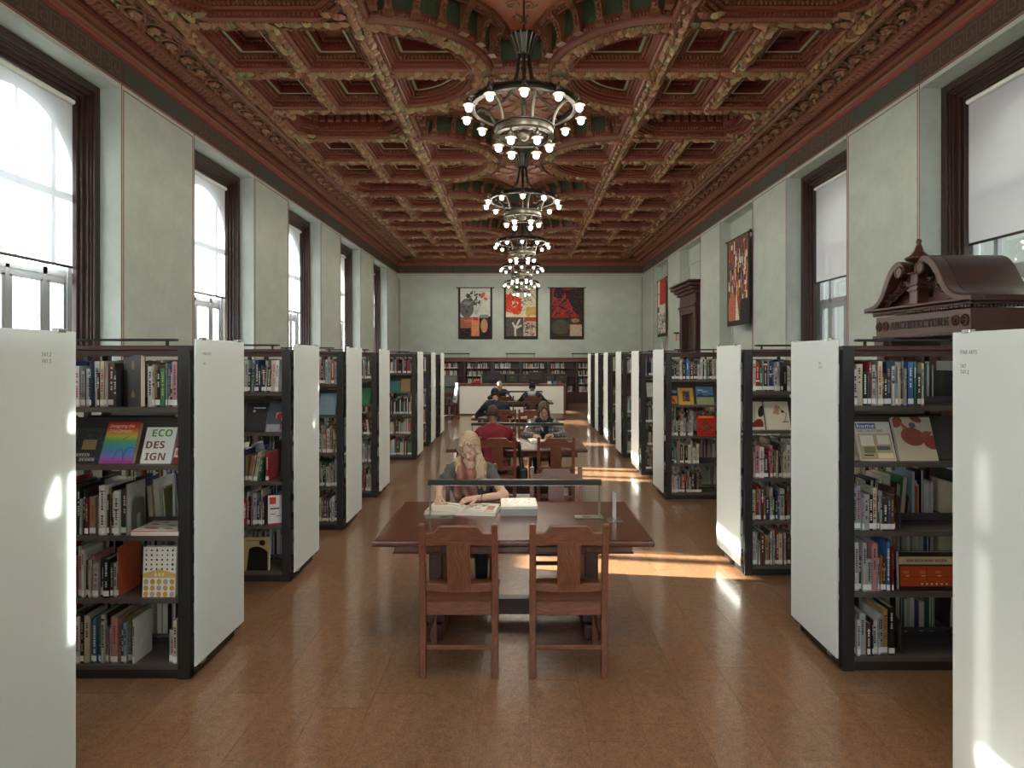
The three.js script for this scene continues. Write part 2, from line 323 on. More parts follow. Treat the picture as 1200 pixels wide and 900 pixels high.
function loft(poly, profile, cap) {                             // profile: [inset, height above the beams, paint]; open surface, closed at the top by «cap»
  const pos = [], col = [], q = (p, y) => [p[0], HB + y, -p[1]];
  for (let r = 0; r + 1 < profile.length; r++) {
    const [o0, y0] = profile[r], [o1, y1, c] = profile[r + 1], A = offsetPoly(poly, o0), B = offsetPoly(poly, o1), paint = PAINT[c];
    for (let i = 0; i < poly.length; i++) { const j = (i + 1) % poly.length; pos.push(...q(A[i], y0), ...q(B[i], y1), ...q(A[j], y0), ...q(A[j], y0), ...q(B[i], y1), ...q(B[j], y1)); for (let k = 0; k < 6; k++) col.push(...paint); }
  }
  if (cap) {
    const [o, y] = profile[profile.length - 1], P = offsetPoly(poly, o), tri = THREE.ShapeUtils.triangulateShape(P.map((p) => new THREE.Vector2(...p)), []);
    for (const t of tri) for (const i of t) { pos.push(...q(P[i], y)); col.push(...PAINT[cap]); }
  }
  const g = new THREE.BufferGeometry(); g.setAttribute('position', new THREE.Float32BufferAttribute(pos, 3)); g.setAttribute('color', new THREE.Float32BufferAttribute(col, 3)); g.computeVertexNormals(); return g;
}
const rect = (x0, x1, d0, d1) => [[x0, d0], [x1, d0], [x1, d1], [x0, d1]];
const octagon = (x0, x1, d0, d1, c) => [[x0 + c, d0], [x1 - c, d0], [x1, d0 + c], [x1, d1 - c], [x1 - c, d1], [x0 + c, d1], [x0, d1 - c], [x0, d0 + c]];
const ccw = (p) => (p.reduce((s, a, i) => { const b = p[(i + 1) % p.length]; return s + a[0] * b[1] - a[1] * b[0]; }, 0) < 0 ? p.reverse() : p);
function quarterLobe(sx, sd) {                                  // quarter of a round lobe against the beam, radius 1.18 about (1.95, 2.11)
  const r = 1.18, p = [[1.95, 1.97], [1.95, 2.11 - r]], a1 = Math.asin(0.14 / r);
  for (let i = 1; i <= 14; i++) { const a = lerp(Math.PI / 2, a1, i / 14); p.push([1.95 - r * Math.cos(a), 2.11 - r * Math.sin(a)]); }
  return ccw(p.map(([x, d]) => [x * sx, d * sd]));
}
const star = (() => {                                           // middle field left between the lobes
  const r = 1.53, one = [], a0 = Math.asin(0.14 / r);
  for (let i = 0; i <= 16; i++) { const a = lerp(Math.PI / 2, a0, i / 16); one.push([1.95 - r * Math.cos(a), 2.11 - r * Math.sin(a)]); }
  return ccw([...one, ...one.map(([x, d]) => [-x, d]).reverse(), ...one.map(([x, d]) => [-x, -d]), ...one.map(([x, d]) => [x, -d]).reverse()]);
})();
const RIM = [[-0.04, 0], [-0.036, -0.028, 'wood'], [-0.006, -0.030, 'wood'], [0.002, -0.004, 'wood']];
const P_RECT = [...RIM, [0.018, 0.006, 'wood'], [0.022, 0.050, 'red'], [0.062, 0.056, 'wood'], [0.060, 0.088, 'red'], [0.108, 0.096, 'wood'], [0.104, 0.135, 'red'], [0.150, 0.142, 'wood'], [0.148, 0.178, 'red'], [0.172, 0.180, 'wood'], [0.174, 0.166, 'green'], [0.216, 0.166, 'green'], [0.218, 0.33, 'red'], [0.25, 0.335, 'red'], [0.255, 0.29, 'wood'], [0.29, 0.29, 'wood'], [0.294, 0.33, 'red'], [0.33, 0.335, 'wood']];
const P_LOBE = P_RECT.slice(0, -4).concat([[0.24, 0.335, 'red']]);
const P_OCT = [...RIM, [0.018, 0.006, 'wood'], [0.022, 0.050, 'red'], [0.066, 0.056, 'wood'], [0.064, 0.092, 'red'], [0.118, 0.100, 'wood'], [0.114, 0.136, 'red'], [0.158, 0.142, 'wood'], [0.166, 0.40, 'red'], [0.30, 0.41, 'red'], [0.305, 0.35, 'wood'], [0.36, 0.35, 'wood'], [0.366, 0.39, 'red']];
const P_STAR = [[-0.05, 0], [-0.045, -0.05, 'wood'], [-0.012, -0.052, 'wood'], [0, -0.02, 'wood'], [0.012, 0.0, 'wood'], [0.03, 0.05, 'red'], [0.06, 0.06, 'wood'], [0.058, 0.12, 'red'], [0.075, 0.44, 'dkgreen'], [0.20, 0.445, 'red']];
const P_FRAME = [[0.185, 0.45], [0.185, 0.37, 'wood'], [0.20, 0.345, 'wood'], [0.225, 0.345, 'wood'], [0.235, 0.375, 'wood'], [0.285, 0.39, 'wood'], [0.292, 0.37, 'wood'], [0.315, 0.37, 'wood'], [0.325, 0.43, 'wood']];

const beadSpots = [], leafSpots = [];
function along(poly, o, y, step, list, scale) {
  const P = offsetPoly(poly, o);
  for (let i = 0; i < P.length; i++) { const a = P[i], b = P[(i + 1) % P.length], l = Math.hypot(b[0] - a[0], b[1] - a[1]), n = Math.max(1, Math.round(l / step)); for (let k = 0; k < n; k++) list.push([lerp(a[0], b[0], (k + 0.5) / n), HB + y, lerp(a[1], b[1], (k + 0.5) / n), scale]); }
}
const shapes = {
  rects: [[2.25, 3.15], [3.41, 4.31]].flatMap(([a, b]) => [[0.82, 1.97], [-1.97, -0.82]].flatMap(([c, d]) => [rect(a, b, c, d), rect(-b, -a, c, d)])),
  octs: [octagon(2.25, 4.31, -0.6, 0.6, 0.30), octagon(-4.31, -2.25, -0.6, 0.6, 0.30)],
  lobes: [quarterLobe(1, 1), quarterLobe(-1, 1), quarterLobe(1, -1), quarterLobe(-1, -1)],
};
const geos = {
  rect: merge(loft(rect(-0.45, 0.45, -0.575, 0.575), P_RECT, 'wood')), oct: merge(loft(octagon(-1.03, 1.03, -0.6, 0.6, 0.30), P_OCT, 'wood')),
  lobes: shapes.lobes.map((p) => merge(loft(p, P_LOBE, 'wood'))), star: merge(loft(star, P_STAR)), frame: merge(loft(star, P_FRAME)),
};
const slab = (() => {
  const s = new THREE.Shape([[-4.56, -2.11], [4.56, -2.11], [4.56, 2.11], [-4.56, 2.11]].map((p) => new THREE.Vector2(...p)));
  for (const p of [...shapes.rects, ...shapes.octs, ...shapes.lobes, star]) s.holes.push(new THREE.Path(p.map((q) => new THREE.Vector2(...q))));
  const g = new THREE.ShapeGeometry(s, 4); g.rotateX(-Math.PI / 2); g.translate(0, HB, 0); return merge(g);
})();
// carved console bracket: an S scroll, 0.22 deep (x), 0.40 high, hung from its top
const consoleGeo = (() => {
  const s = new THREE.Shape(); s.moveTo(0, 0); s.lineTo(0.20, 0); s.bezierCurveTo(0.24, -0.01, 0.25, -0.09, 0.20, -0.115); s.bezierCurveTo(0.13, -0.12, 0.10, -0.17, 0.085, -0.24); s.bezierCurveTo(0.075, -0.31, 0.07, -0.37, 0.03, -0.38); s.lineTo(0, -0.37); s.closePath();
  const out = [tint(extrude(s, 0.07, 0.006, 5).translate(0, 0, -0.035), PAINT.wood), tint(box(0.27, 0.028, 0.15, 0.125, 0.012, 0), PAINT.wood), tint(box(0.10, 0.05, 0.13, 0.03, -0.395, 0), PAINT.wood)];
  for (const e of [-1, 1]) { out.push(tint(new THREE.TorusGeometry(0.046, 0.013, 5, 12).translate(0.185, -0.058, e * 0.044), PAINT.wood), tint(new THREE.TorusGeometry(0.026, 0.009, 5, 10).translate(0.045, -0.335, e * 0.044), PAINT.wood), tint(ball(0.02, 0.185, -0.058, e * 0.05, 6, 5), PAINT.wood)); out.push(tint(tube([[0.20, -0.115, e * 0.036], [0.115, -0.15, e * 0.036], [0.085, -0.24, e * 0.036], [0.06, -0.33, e * 0.036]], 0.012, 8, 5), PAINT.wood)); }
  for (let i = 0; i < 5; i++) { const t = i / 4; out.push(tint(turned(new THREE.SphereGeometry(0.024, 6, 4).scale(1, 1.3, 1.2), 0, 0, 0.4, lerp(0.20, 0.075, Math.sqrt(t)), lerp(-0.12, -0.31, t), 0), PAINT.wood)); }
  return merge(out);
})();
const smallConsole = merge([tint(box(0.07, 0.09, 0.09, 0, 0, 0), PAINT.wood), tint(new THREE.CylinderGeometry(0.035, 0.035, 0.085, 7).rotateX(Math.PI / 2).translate(0.01, -0.05, 0), PAINT.wood)]);
const fieldGeo = (() => {                                       // painted field inside the inner frame
  const P = offsetPoly(star, 0.318), pos = []; for (const t of THREE.ShapeUtils.triangulateShape(P.map((p) => new THREE.Vector2(...p)), [])) for (const i of t) pos.push(P[i][0], HB + 0.43, -P[i][1]);
  const g = new THREE.BufferGeometry(); g.setAttribute('position', new THREE.Float32BufferAttribute(pos, 3)); g.computeVertexNormals(); return merge(tint(g, [0.40, 0.115, 0.05]));
})();
const strapGeo = (() => {                                       // gold scrolls carved on the field
  const out = [], gold = [[0.42, 0.25, 0.115], [0.36, 0.20, 0.09], [0.30, 0.15, 0.07]], curl = (x, z, r, a0, dir, c) => { const pts = []; for (let i = 0; i <= 20; i++) { const t = i / 20, a = a0 + dir * t * 8.2, q = r * (1 - 0.84 * t); pts.push([x + q * Math.cos(a), -0.012, z + q * Math.sin(a)]); } out.push(tint(tube(pts, 0.016, 24, 5), gold[c])); };
  for (const ex of [-1, 1]) for (const ez of [-1, 1]) {
    curl(ex * 0.52, ez * 0.26, 0.17, ez > 0 ? 0.5 : -0.5, ex * ez, 0); curl(ex * 0.24, ez * 0.62, 0.15, 2, -ex * ez, 0); curl(ex * 0.88, ez * 0.13, 0.12, 1, ex * ez, 1); curl(ex * 0.12, ez * 1.02, 0.10, 0, ex * ez, 1); curl(ex * 1.20, ez * 0.08, 0.09, 3, -ex * ez, 2); curl(ex * 0.05, ez * 1.34, 0.07, 1, ex * ez, 2);
    out.push(tint(tube([[ex * 0.1, -0.012, ez * 0.05], [ex * 0.35, -0.012, ez * 0.22], [ex * 0.7, -0.012, ez * 0.05], [ex * 1.1, -0.012, ez * 0.10], [ex * 1.38, -0.012, ez * 0.02]], 0.012, 20, 5), gold[1]), tint(tube([[ex * 0.03, -0.012, ez * 0.2], [ex * 0.16, -0.012, ez * 0.45], [ex * 0.04, -0.012, ez * 0.8], [ex * 0.08, -0.012, ez * 1.2], [ex * 0.01, -0.012, ez * 1.48]], 0.012, 20, 5), gold[1]));
  }
  return merge(out);
})();
const rosetteGeo = (() => {                                     // painted disc with raised strapwork
  const out = [tint(new THREE.CircleGeometry(0.57, 40).rotateX(Math.PI / 2), [0.42, 0.115, 0.055])];
  for (let i = 0; i < 8; i++) { const a = i * Math.PI / 4; const pts = []; for (let k = 0; k <= 8; k++) { const t = k / 8, r = 0.12 + 0.36 * t, w = 0.11 * Math.sin(t * 6.283); pts.push([Math.cos(a) * r - Math.sin(a) * w, -0.01, Math.sin(a) * r + Math.cos(a) * w]); } out.push(tint(tube(pts, 0.016, 12, 5), [0.46, 0.27, 0.12]));
    out.push(tint(new THREE.TorusGeometry(0.07, 0.014, 5, 12).rotateX(Math.PI / 2).translate(Math.cos(a + 0.39) * 0.40, -0.01, Math.sin(a + 0.39) * 0.40), [0.40, 0.22, 0.10])); }
  out.push(tint(new THREE.TorusGeometry(0.13, 0.025, 6, 20).rotateX(Math.PI / 2), [0.36, 0.20, 0.09]));
  return merge(out);
})();
for (let k = -2; k <= 4; k++) {
  const c = bayD(k), near = k <= 2;
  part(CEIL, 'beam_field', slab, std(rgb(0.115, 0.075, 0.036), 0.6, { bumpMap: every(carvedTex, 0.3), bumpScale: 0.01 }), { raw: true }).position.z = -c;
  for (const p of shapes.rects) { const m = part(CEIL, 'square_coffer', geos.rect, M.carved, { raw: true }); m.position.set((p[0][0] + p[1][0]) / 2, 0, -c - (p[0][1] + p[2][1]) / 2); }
  for (const e of [-1, 1]) {
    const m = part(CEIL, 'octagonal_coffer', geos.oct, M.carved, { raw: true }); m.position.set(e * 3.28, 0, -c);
    const ring = offsetPoly(octagon(-1.03, 1.03, -0.6, 0.6, 0.30), 0.205);
    for (let i = 0; i < ring.length; i++) { const a = ring[i], b = ring[(i + 1) % ring.length], l = Math.hypot(b[0] - a[0], b[1] - a[1]), n = Math.max(1, Math.round(l / 0.165)); for (let q = 0; q < n; q++) { const t = (q + 0.5) / n, cm = part(m, 'bracket', smallConsole, M.carved, { raw: true }); cm.position.set(lerp(a[0], b[0], t), HB + 0.30, -lerp(a[1], b[1], t)); cm.rotation.y = Math.atan2(b[1] - a[1], b[0] - a[0]) + Math.PI / 2; } }
  }
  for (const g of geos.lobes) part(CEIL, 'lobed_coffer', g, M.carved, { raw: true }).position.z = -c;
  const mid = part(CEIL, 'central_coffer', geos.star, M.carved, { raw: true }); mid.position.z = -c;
  const ring = offsetPoly(star, 0.075), per = []; let L = 0;
  for (let i = 0; i < ring.length; i++) { const a = ring[i], b = ring[(i + 1) % ring.length], l = Math.hypot(b[0] - a[0], b[1] - a[1]); per.push([a, b, L, l]); L += l; }
  const n = 36;
  for (let i = 0; i < n; i++) { const s = (i + 0.5) / n * L, [a, b, l0, l] = per.find((e) => s >= e[2] && s <= e[2] + e[3]), t = (s - l0) / l, cm = part(mid, 'console', consoleGeo, M.carved, { raw: true }); cm.position.set(lerp(a[0], b[0], t), HB + 0.425, -lerp(a[1], b[1], t)); cm.rotation.y = Math.atan2(b[1] - a[1], b[0] - a[0]) + Math.PI / 2; }
  part(mid, 'inner_frame', geos.frame, M.carved, { raw: true }); part(mid, 'painted_field', fieldGeo, M.carved, { raw: true, label: 'orange painted field' });
  part(mid, 'gold_scrollwork', strapGeo, M.carved, { raw: true, label: 'gold carved scrolls' }).position.set(0, HB + 0.43, 0);
  const ros = part(mid, 'rosette', rosetteGeo, M.carved, { raw: true, label: 'orange painted rosette' }); ros.position.set(0.03, HB + 0.425, 0); ros.scale.setScalar(0.5);
  // spots for beads (egg rows on the steps) and for leaves on the beams
  const shift = (list, from) => { for (let i = from; i < list.length; i++) list[i][2] += c; };
  const b0 = beadSpots.length, step = near ? 0.058 : 0.08;
  for (const p of shapes.rects) { along(p, -0.02, -0.03, step * 0.8, beadSpots, 0.55); along(p, 0.134, 0.125, step, beadSpots, 1); along(p, 0.05, 0.042, step, beadSpots, 0.7); along(p, 0.272, 0.297, step * 1.2, beadSpots, 0.9); }
  for (const p of shapes.octs) { along(p, -0.02, -0.03, step * 0.8, beadSpots, 0.55); along(p, 0.144, 0.13, step, beadSpots, 1); along(p, 0.05, 0.042, step, beadSpots, 0.7); along(p, 0.33, 0.345, step, beadSpots, 1); }
  for (const p of shapes.lobes) { along(p, -0.02, -0.03, step * 0.8, beadSpots, 0.55); along(p, 0.134, 0.125, step, beadSpots, 1); }
  along(star, -0.028, -0.052, step * 0.8, beadSpots, 0.6); along(star, 0.048, 0.055, step, beadSpots, 1.1);
  along(star, 0.26, 0.385, step * 0.9, beadSpots, 1.25);
  shift(beadSpots, b0);
  const l0 = leafSpots.length, R = rngOf(100 + k), grid = near ? 0.118 : 0.14;
  const strip = (pt, len, w) => { const nu = Math.max(1, Math.round(len / grid)), nv = Math.max(1, Math.round(w / (grid * 0.82))); for (let i = 0; i < nu; i++) for (let j = 0; j < nv; j++) { const u = (i + 0.5 + (R() - 0.5) * 0.5 + (j % 2) * 0.4) / nu, v = ((j + 0.5 + (R() - 0.5) * 0.35) / nv - 0.5) * w; const [x, d, dir] = pt(clamp(u), v); leafSpots.push([x, HB - 0.004, d, grid / 0.088 * (1.0 + 0.55 * R()), dir + (R() < 0.5 ? 0 : Math.PI) + (v > 0 ? 0.45 : -0.45) + (R() - 0.5) * 0.7, R()]); } };
  for (const e of [-1, 1]) {
    strip((u, v) => [e * 4.435 + v, lerp(-2.11, 2.11, u), Math.PI / 2], 4.22, 0.17);
    strip((u, v) => [e * 2.10 + v, lerp(-2.11, 2.11, u), Math.PI / 2], 4.22, 0.21);
    for (const f of [-1, 1]) {
      strip((u, v) => [e * 3.28 + v, f * lerp(0.74, 2.0, u), Math.PI / 2], 1.26, 0.17);
      strip((u, v) => [e * lerp(2.25, 4.31, u), f * 0.71 + v, 0], 2.06, 0.13);
      strip((u, v) => { const a = lerp(0.06, Math.PI / 2, u), r = 1.355 + v; return [e * (1.95 - r * Math.cos(a)), f * (2.11 - r * Math.sin(a)), a * e * f + Math.PI / 2]; }, 2.1, 0.22);
      for (const [x0, x1] of [[4.31, 4.02], [2.54, 2.25]]) strip((u, v) => [e * lerp(x0, x1, u), f * (0.48 + v), 0.6], 0.25, 0.12);
    }
    strip((u, v) => [e * lerp(2.25, 4.31, u), 2.11 + v, 0], 2.06, 0.18); strip((u, v) => [e * lerp(0.8, 1.95, u), 2.11 + v, 0], 1.15, 0.18);
  }
  strip((u, v) => [lerp(-0.4, 0.4, u), 2.11 + v, 0], 0.8, 0.18);
  shift(leafSpots, l0);
}
function instances(parent, name, geo, mat, spots, place, colour) {
  const im = new THREE.InstancedMesh(geo, mat, spots.length), m = new THREE.Matrix4();
  spots.forEach((s, i) => { place(s, m); im.setMatrixAt(i, m); if (colour) im.setColorAt(i, colour(s)); });
  im.name = name; im.userData.kind = 'stuff'; im.castShadow = im.receiveShadow = true; parent.add(im); return im;
}
const leafGeo = (() => {                                        // acanthus leaf seen from below: folded, pointed, curled; relief hangs down
  const L = 0.105, pos = [], rows = [[0, 0.008, 0], [0.25, 0.030, -0.018], [0.5, 0.038, -0.030], [0.75, 0.026, -0.032], [1, 0.002, -0.016]];
  const P = rows.map(([t, w, y]) => [[t * L - L / 2, y * 0.25, -w], [t * L - L / 2, y, 0], [t * L - L / 2, y * 0.25, w]]);
  for (let i = 0; i + 1 < P.length; i++) for (let j = 0; j < 2; j++) { const a = P[i][j], b = P[i + 1][j], c = P[i][j + 1], d = P[i + 1][j + 1]; pos.push(...a, ...c, ...b, ...b, ...c, ...d); }
  const g = new THREE.BufferGeometry(); g.setAttribute('position', new THREE.Float32BufferAttribute(pos, 3)); g.computeVertexNormals(); return g;
})();
const Q = new THREE.Quaternion(), UPV = V(0, 1, 0);
const leafPaint = (r) => r < 0.40 ? rgb(0.24, 0.112, 0.050) : r < 0.62 ? rgb(0.28, 0.150, 0.068) : r < 0.78 ? rgb(0.29, 0.225, 0.095) : r < 0.88 ? rgb(0.16, 0.14, 0.06) : rgb(0.20, 0.065, 0.030);
instances(CEIL, 'carved_leaf', leafGeo, M.carvedPlain, leafSpots, ([x, y, d, s, a], m) => m.compose(V(x, y, -d), Q.setFromAxisAngle(UPV, a), V(s * 1.1, s * 1.25, s * 1.05)), (s) => leafPaint(s[5]));
const eggGeo = new THREE.SphereGeometry(0.026, 6, 4);
instances(CEIL, 'egg_bead', eggGeo, M.carvedPlain, beadSpots, ([x, y, d, s], m) => m.compose(V(x, y, -d), Q.identity(), V(s, s * 1.25, s)), (s) => rgb(0.175, 0.062, 0.026));

// ------------------------------------------------------------------ cornice, lofted round the room; profile in (distance from wall, height)
function ringStrip(p0, p1, n = 1) {                             // band between two rectangular rings, uv in metres along it
  const pos = [], uv = [], C = (o) => [[-(XW - o), D0 + o], [XW - o, D0 + o], [XW - o, D1 - o], [-(XW - o), D1 - o]], A = C(p0[0]), B = C(p1[0]), h = Math.hypot(p1[0] - p0[0], p1[1] - p0[1]);
  for (let i = 0; i < 4; i++) {
    const j = (i + 1) % 4, along = (p) => (i % 2 ? p[1] - bayD(0) : p[0]);
    const a = A[i], b = B[i], c = A[j], d = B[j], push = (p, y, v) => { pos.push(p[0], y, -p[1]); uv.push(along(p), v); };
    push(a, p0[1], 0); push(b, p1[1], h); push(c, p0[1], 0); push(c, p0[1], 0); push(b, p1[1], h); push(d, p1[1], h);
  }
  const g = new THREE.BufferGeometry(); g.setAttribute('position', new THREE.Float32BufferAttribute(pos, 3)); g.setAttribute('uv', new THREE.Float32BufferAttribute(uv, 2)); g.computeVertexNormals(); return g;
}
function profileStrips(list) { const out = []; for (let i = 0; i + 1 < list.length; i++) out.push(tint(ringStrip(list[i], list[i + 1]), PAINT[list[i + 1][2]] ?? list[i + 1][2])); return out; }
const keyTex = canvasTex(1024, 96, (g, w, h) => {               // painted meander between plain slate panels, one bay long
  g.fillStyle = '#43362a'; g.fillRect(0, 0, w, h);
  g.fillStyle = '#6e4034'; g.fillRect(0, 0, w, 5); g.fillRect(0, h - 5, w, 5);
  g.strokeStyle = '#5f4a33'; g.lineWidth = 5;
  const u = 52, x0 = 225, x1 = 800;
  for (let x = x0; x + u < x1; x += u) { g.beginPath(); g.moveTo(x, h - 18); g.lineTo(x, 18); g.lineTo(x + 40, 18); g.lineTo(x + 40, 62); g.lineTo(x + 16, 62); g.lineTo(x + 16, 40); g.lineTo(x + 26, 40); g.moveTo(x + 40, h - 18); g.lineTo(x + u, h - 18); g.moveTo(x, h - 18); g.lineTo(x + 10, h - 18); g.stroke(); }
  g.fillStyle = '#3d433a'; g.fillRect(0, 14, 205, h - 28); g.fillRect(820, 14, 204, h - 28);
  g.strokeStyle = '#5c4638'; g.lineWidth = 3; g.strokeRect(-5, 14, 210, h - 28); g.strokeRect(820, 14, 210, h - 28);
});
keyTex.wrapS = THREE.RepeatWrapping; keyTex.wrapT = THREE.ClampToEdgeWrapping; keyTex.repeat.set(1 / PITCH, 1 / 0.34); keyTex.offset.set(0.5, 0);
{
  const t = CEIL;
  part(t, 'painted_frieze', merge(ringStrip([0.004, HC], [0.004, HC + 0.34]), { keepUV: true }), std(rgb(1, 1, 1), 0.7, { map: keyTex }), { raw: true, label: 'painted key pattern frieze' });
  part(t, 'cornice_moulding', profileStrips([[0.0, HC + 0.335], [0.035, HC + 0.345, [0.30, 0.055, 0.04]], [0.04, HC + 0.375, [0.24, 0.042, 0.03]], [0.06, HC + 0.395, 'wood'], [0.07, HC + 0.43, 'wood'], [0.13, HC + 0.435, 'wood'], [0.18, HC + 0.465, 'wood'], [0.23, HC + 0.47, 'red'], [0.235, HC + 0.50, 'red'], [0.275, HC + 0.50, 'wood'], [0.28, HC + 0.515, 'wood']]), M.carved);
  part(t, 'leaf_moulding', profileStrips([[0.27, HC + 0.50], [0.285, HC + 0.485, 'wood'], [0.32, HC + 0.485, 'wood'], [0.37, HC + 0.50, 'wood'], [0.41, HC + 0.54, 'wood'], [0.425, HC + 0.60, 'wood']]), M.carved);
  part(t, 'scroll_bed', profileStrips([[0.425, HC + 0.55], [0.43, HC + 0.64, 'wood'], [0.80, HC + 0.64, 'dkgreen'], [0.805, HC + 0.56, 'wood']]), M.carved);
  part(t, 'bead_rib', profileStrips([[0.80, HC + 0.60], [0.805, HC + 0.545, 'wood'], [0.835, HC + 0.535, 'wood'], [0.845, HC + 0.52, 'wood'], [0.895, HC + 0.52, 'wood'], [0.905, HC + 0.54, 'wood'], [0.94, HC + 0.55, 'wood'], [0.945, HC + 0.60, 'wood']]), M.carved);
  part(t, 'deck', [box(2 * XW, 0.1, D1 - D0, 0, 7.1, -(D0 + D1) / 2), box(2 * XW, 0.02, 1.2, 0, HB + 0.01, -(D1 - 0.95 + 0.35)), box(2 * XW, 0.02, 2.2, 0, HB + 0.02, -(D0 + 0.9 - 0.6))], std(rgb(0.08, 0.04, 0.02), 0.7));
  // carved leaves on the leaf moulding and scrollwork in the bed, along both sides and the far end
  const tongue = [], scroll = [], rib = [];
  const runs = [[-1, (s, o) => [-(XW - o), s], 0], [1, (s, o) => [XW - o, s], Math.PI], [0, (s, o) => [s, D1 - o], -Math.PI / 2]];
  for (const [kind, at, turn] of runs) {
    const s0 = kind ? 2 : -(XW - 0.8), s1 = kind ? D1 - 0.8 : XW - 0.8;
    for (let s = s0; s < s1; s += 0.105) { const [x, d] = at(s, 0.355); tongue.push([x, HC + 0.492, d, turn]); }
    for (let s = s0 + 0.2, i = 0; s < s1 - 0.2; s += 0.40, i++) { const [x, d] = at(s, 0.615); scroll.push([x, HC + 0.635, d, turn, i % 2]); }
    for (let s = s0; s < s1; s += 0.05) { const [x, d] = at(s, 0.87); rib.push([x, HC + 0.52, d, 0.9]); }
  }
  const tongueGeo = (() => { const a = new THREE.SphereGeometry(0.044, 7, 5); a.scale(1.7, 0.8, 0.95); const b = new THREE.SphereGeometry(0.022, 6, 4); b.scale(2.4, 1.0, 0.6); b.translate(0, -0.004, 0.052); return merge([a, b]); })();
  instances(t, 'tongue_leaf', tongueGeo, M.carvedPlain, tongue, ([x, y, d, a], m) => m.compose(V(x, y, -d), Q.setFromEuler(new THREE.Euler(0, a, 0.42 * (a > 3 ? 1 : 1))), V(1, 1, 1)), () => rgb(0.175, 0.062, 0.026));
  const scrollGeo = (() => {
    const out = [], pts = []; for (let i = 0; i <= 26; i++) { const t = i / 26, a = t * 9.6, r = 0.155 * (1 - t * 0.86); pts.push([r * Math.cos(a), -0.02 - 0.03 * t, r * Math.sin(a)]); }
    out.push(tint(tube(pts, 0.026, 34, 5), [0.26, 0.105, 0.05]));
    out.push(tint(tube([[0.155, -0.02, 0], [0.14, -0.02, -0.12], [0.06, -0.02, -0.24]], 0.024, 8, 5), [0.26, 0.105, 0.05]));
    const R = rngOf(9);
    for (let i = 0; i < 11; i++) { const a = i * 0.62 + 0.2, r = 0.165 + 0.02 * R(), l = leafGeo.clone(); l.scale(1.15, 1.5, 1.25); turned(l, 0, -a - 0.9, 0, r * Math.cos(a), -0.012, r * Math.sin(a)); out.push(tint(l, R() < 0.5 ? [0.285, 0.125, 0.06] : R() < 0.6 ? [0.22, 0.085, 0.04] : [0.20, 0.15, 0.07])); }
    for (let i = 0; i < 5; i++) { const a = i * 1.257, l = leafGeo.clone(); l.scale(0.75, 1.4, 1.3); turned(l, 0, -a, 0, 0.04 * Math.cos(a), -0.05, 0.04 * Math.sin(a)); out.push(tint(l, [0.31, 0.15, 0.075])); }
    return merge(out);
  })();
  instances(t, 'scrollwork', scrollGeo, M.carved, scroll, ([x, y, d, a, f], m) => m.compose(V(x, y, -d), Q.setFromAxisAngle(UPV, a), V(f ? 1 : -1, 1, f ? 1 : 1)));
  instances(t, 'rib_bead', eggGeo, M.carvedPlain, rib, ([x, y, d, s], m) => m.compose(V(x, y, -d), Q.identity(), V(s, s, s)), () => rgb(0.175, 0.062, 0.026));
}
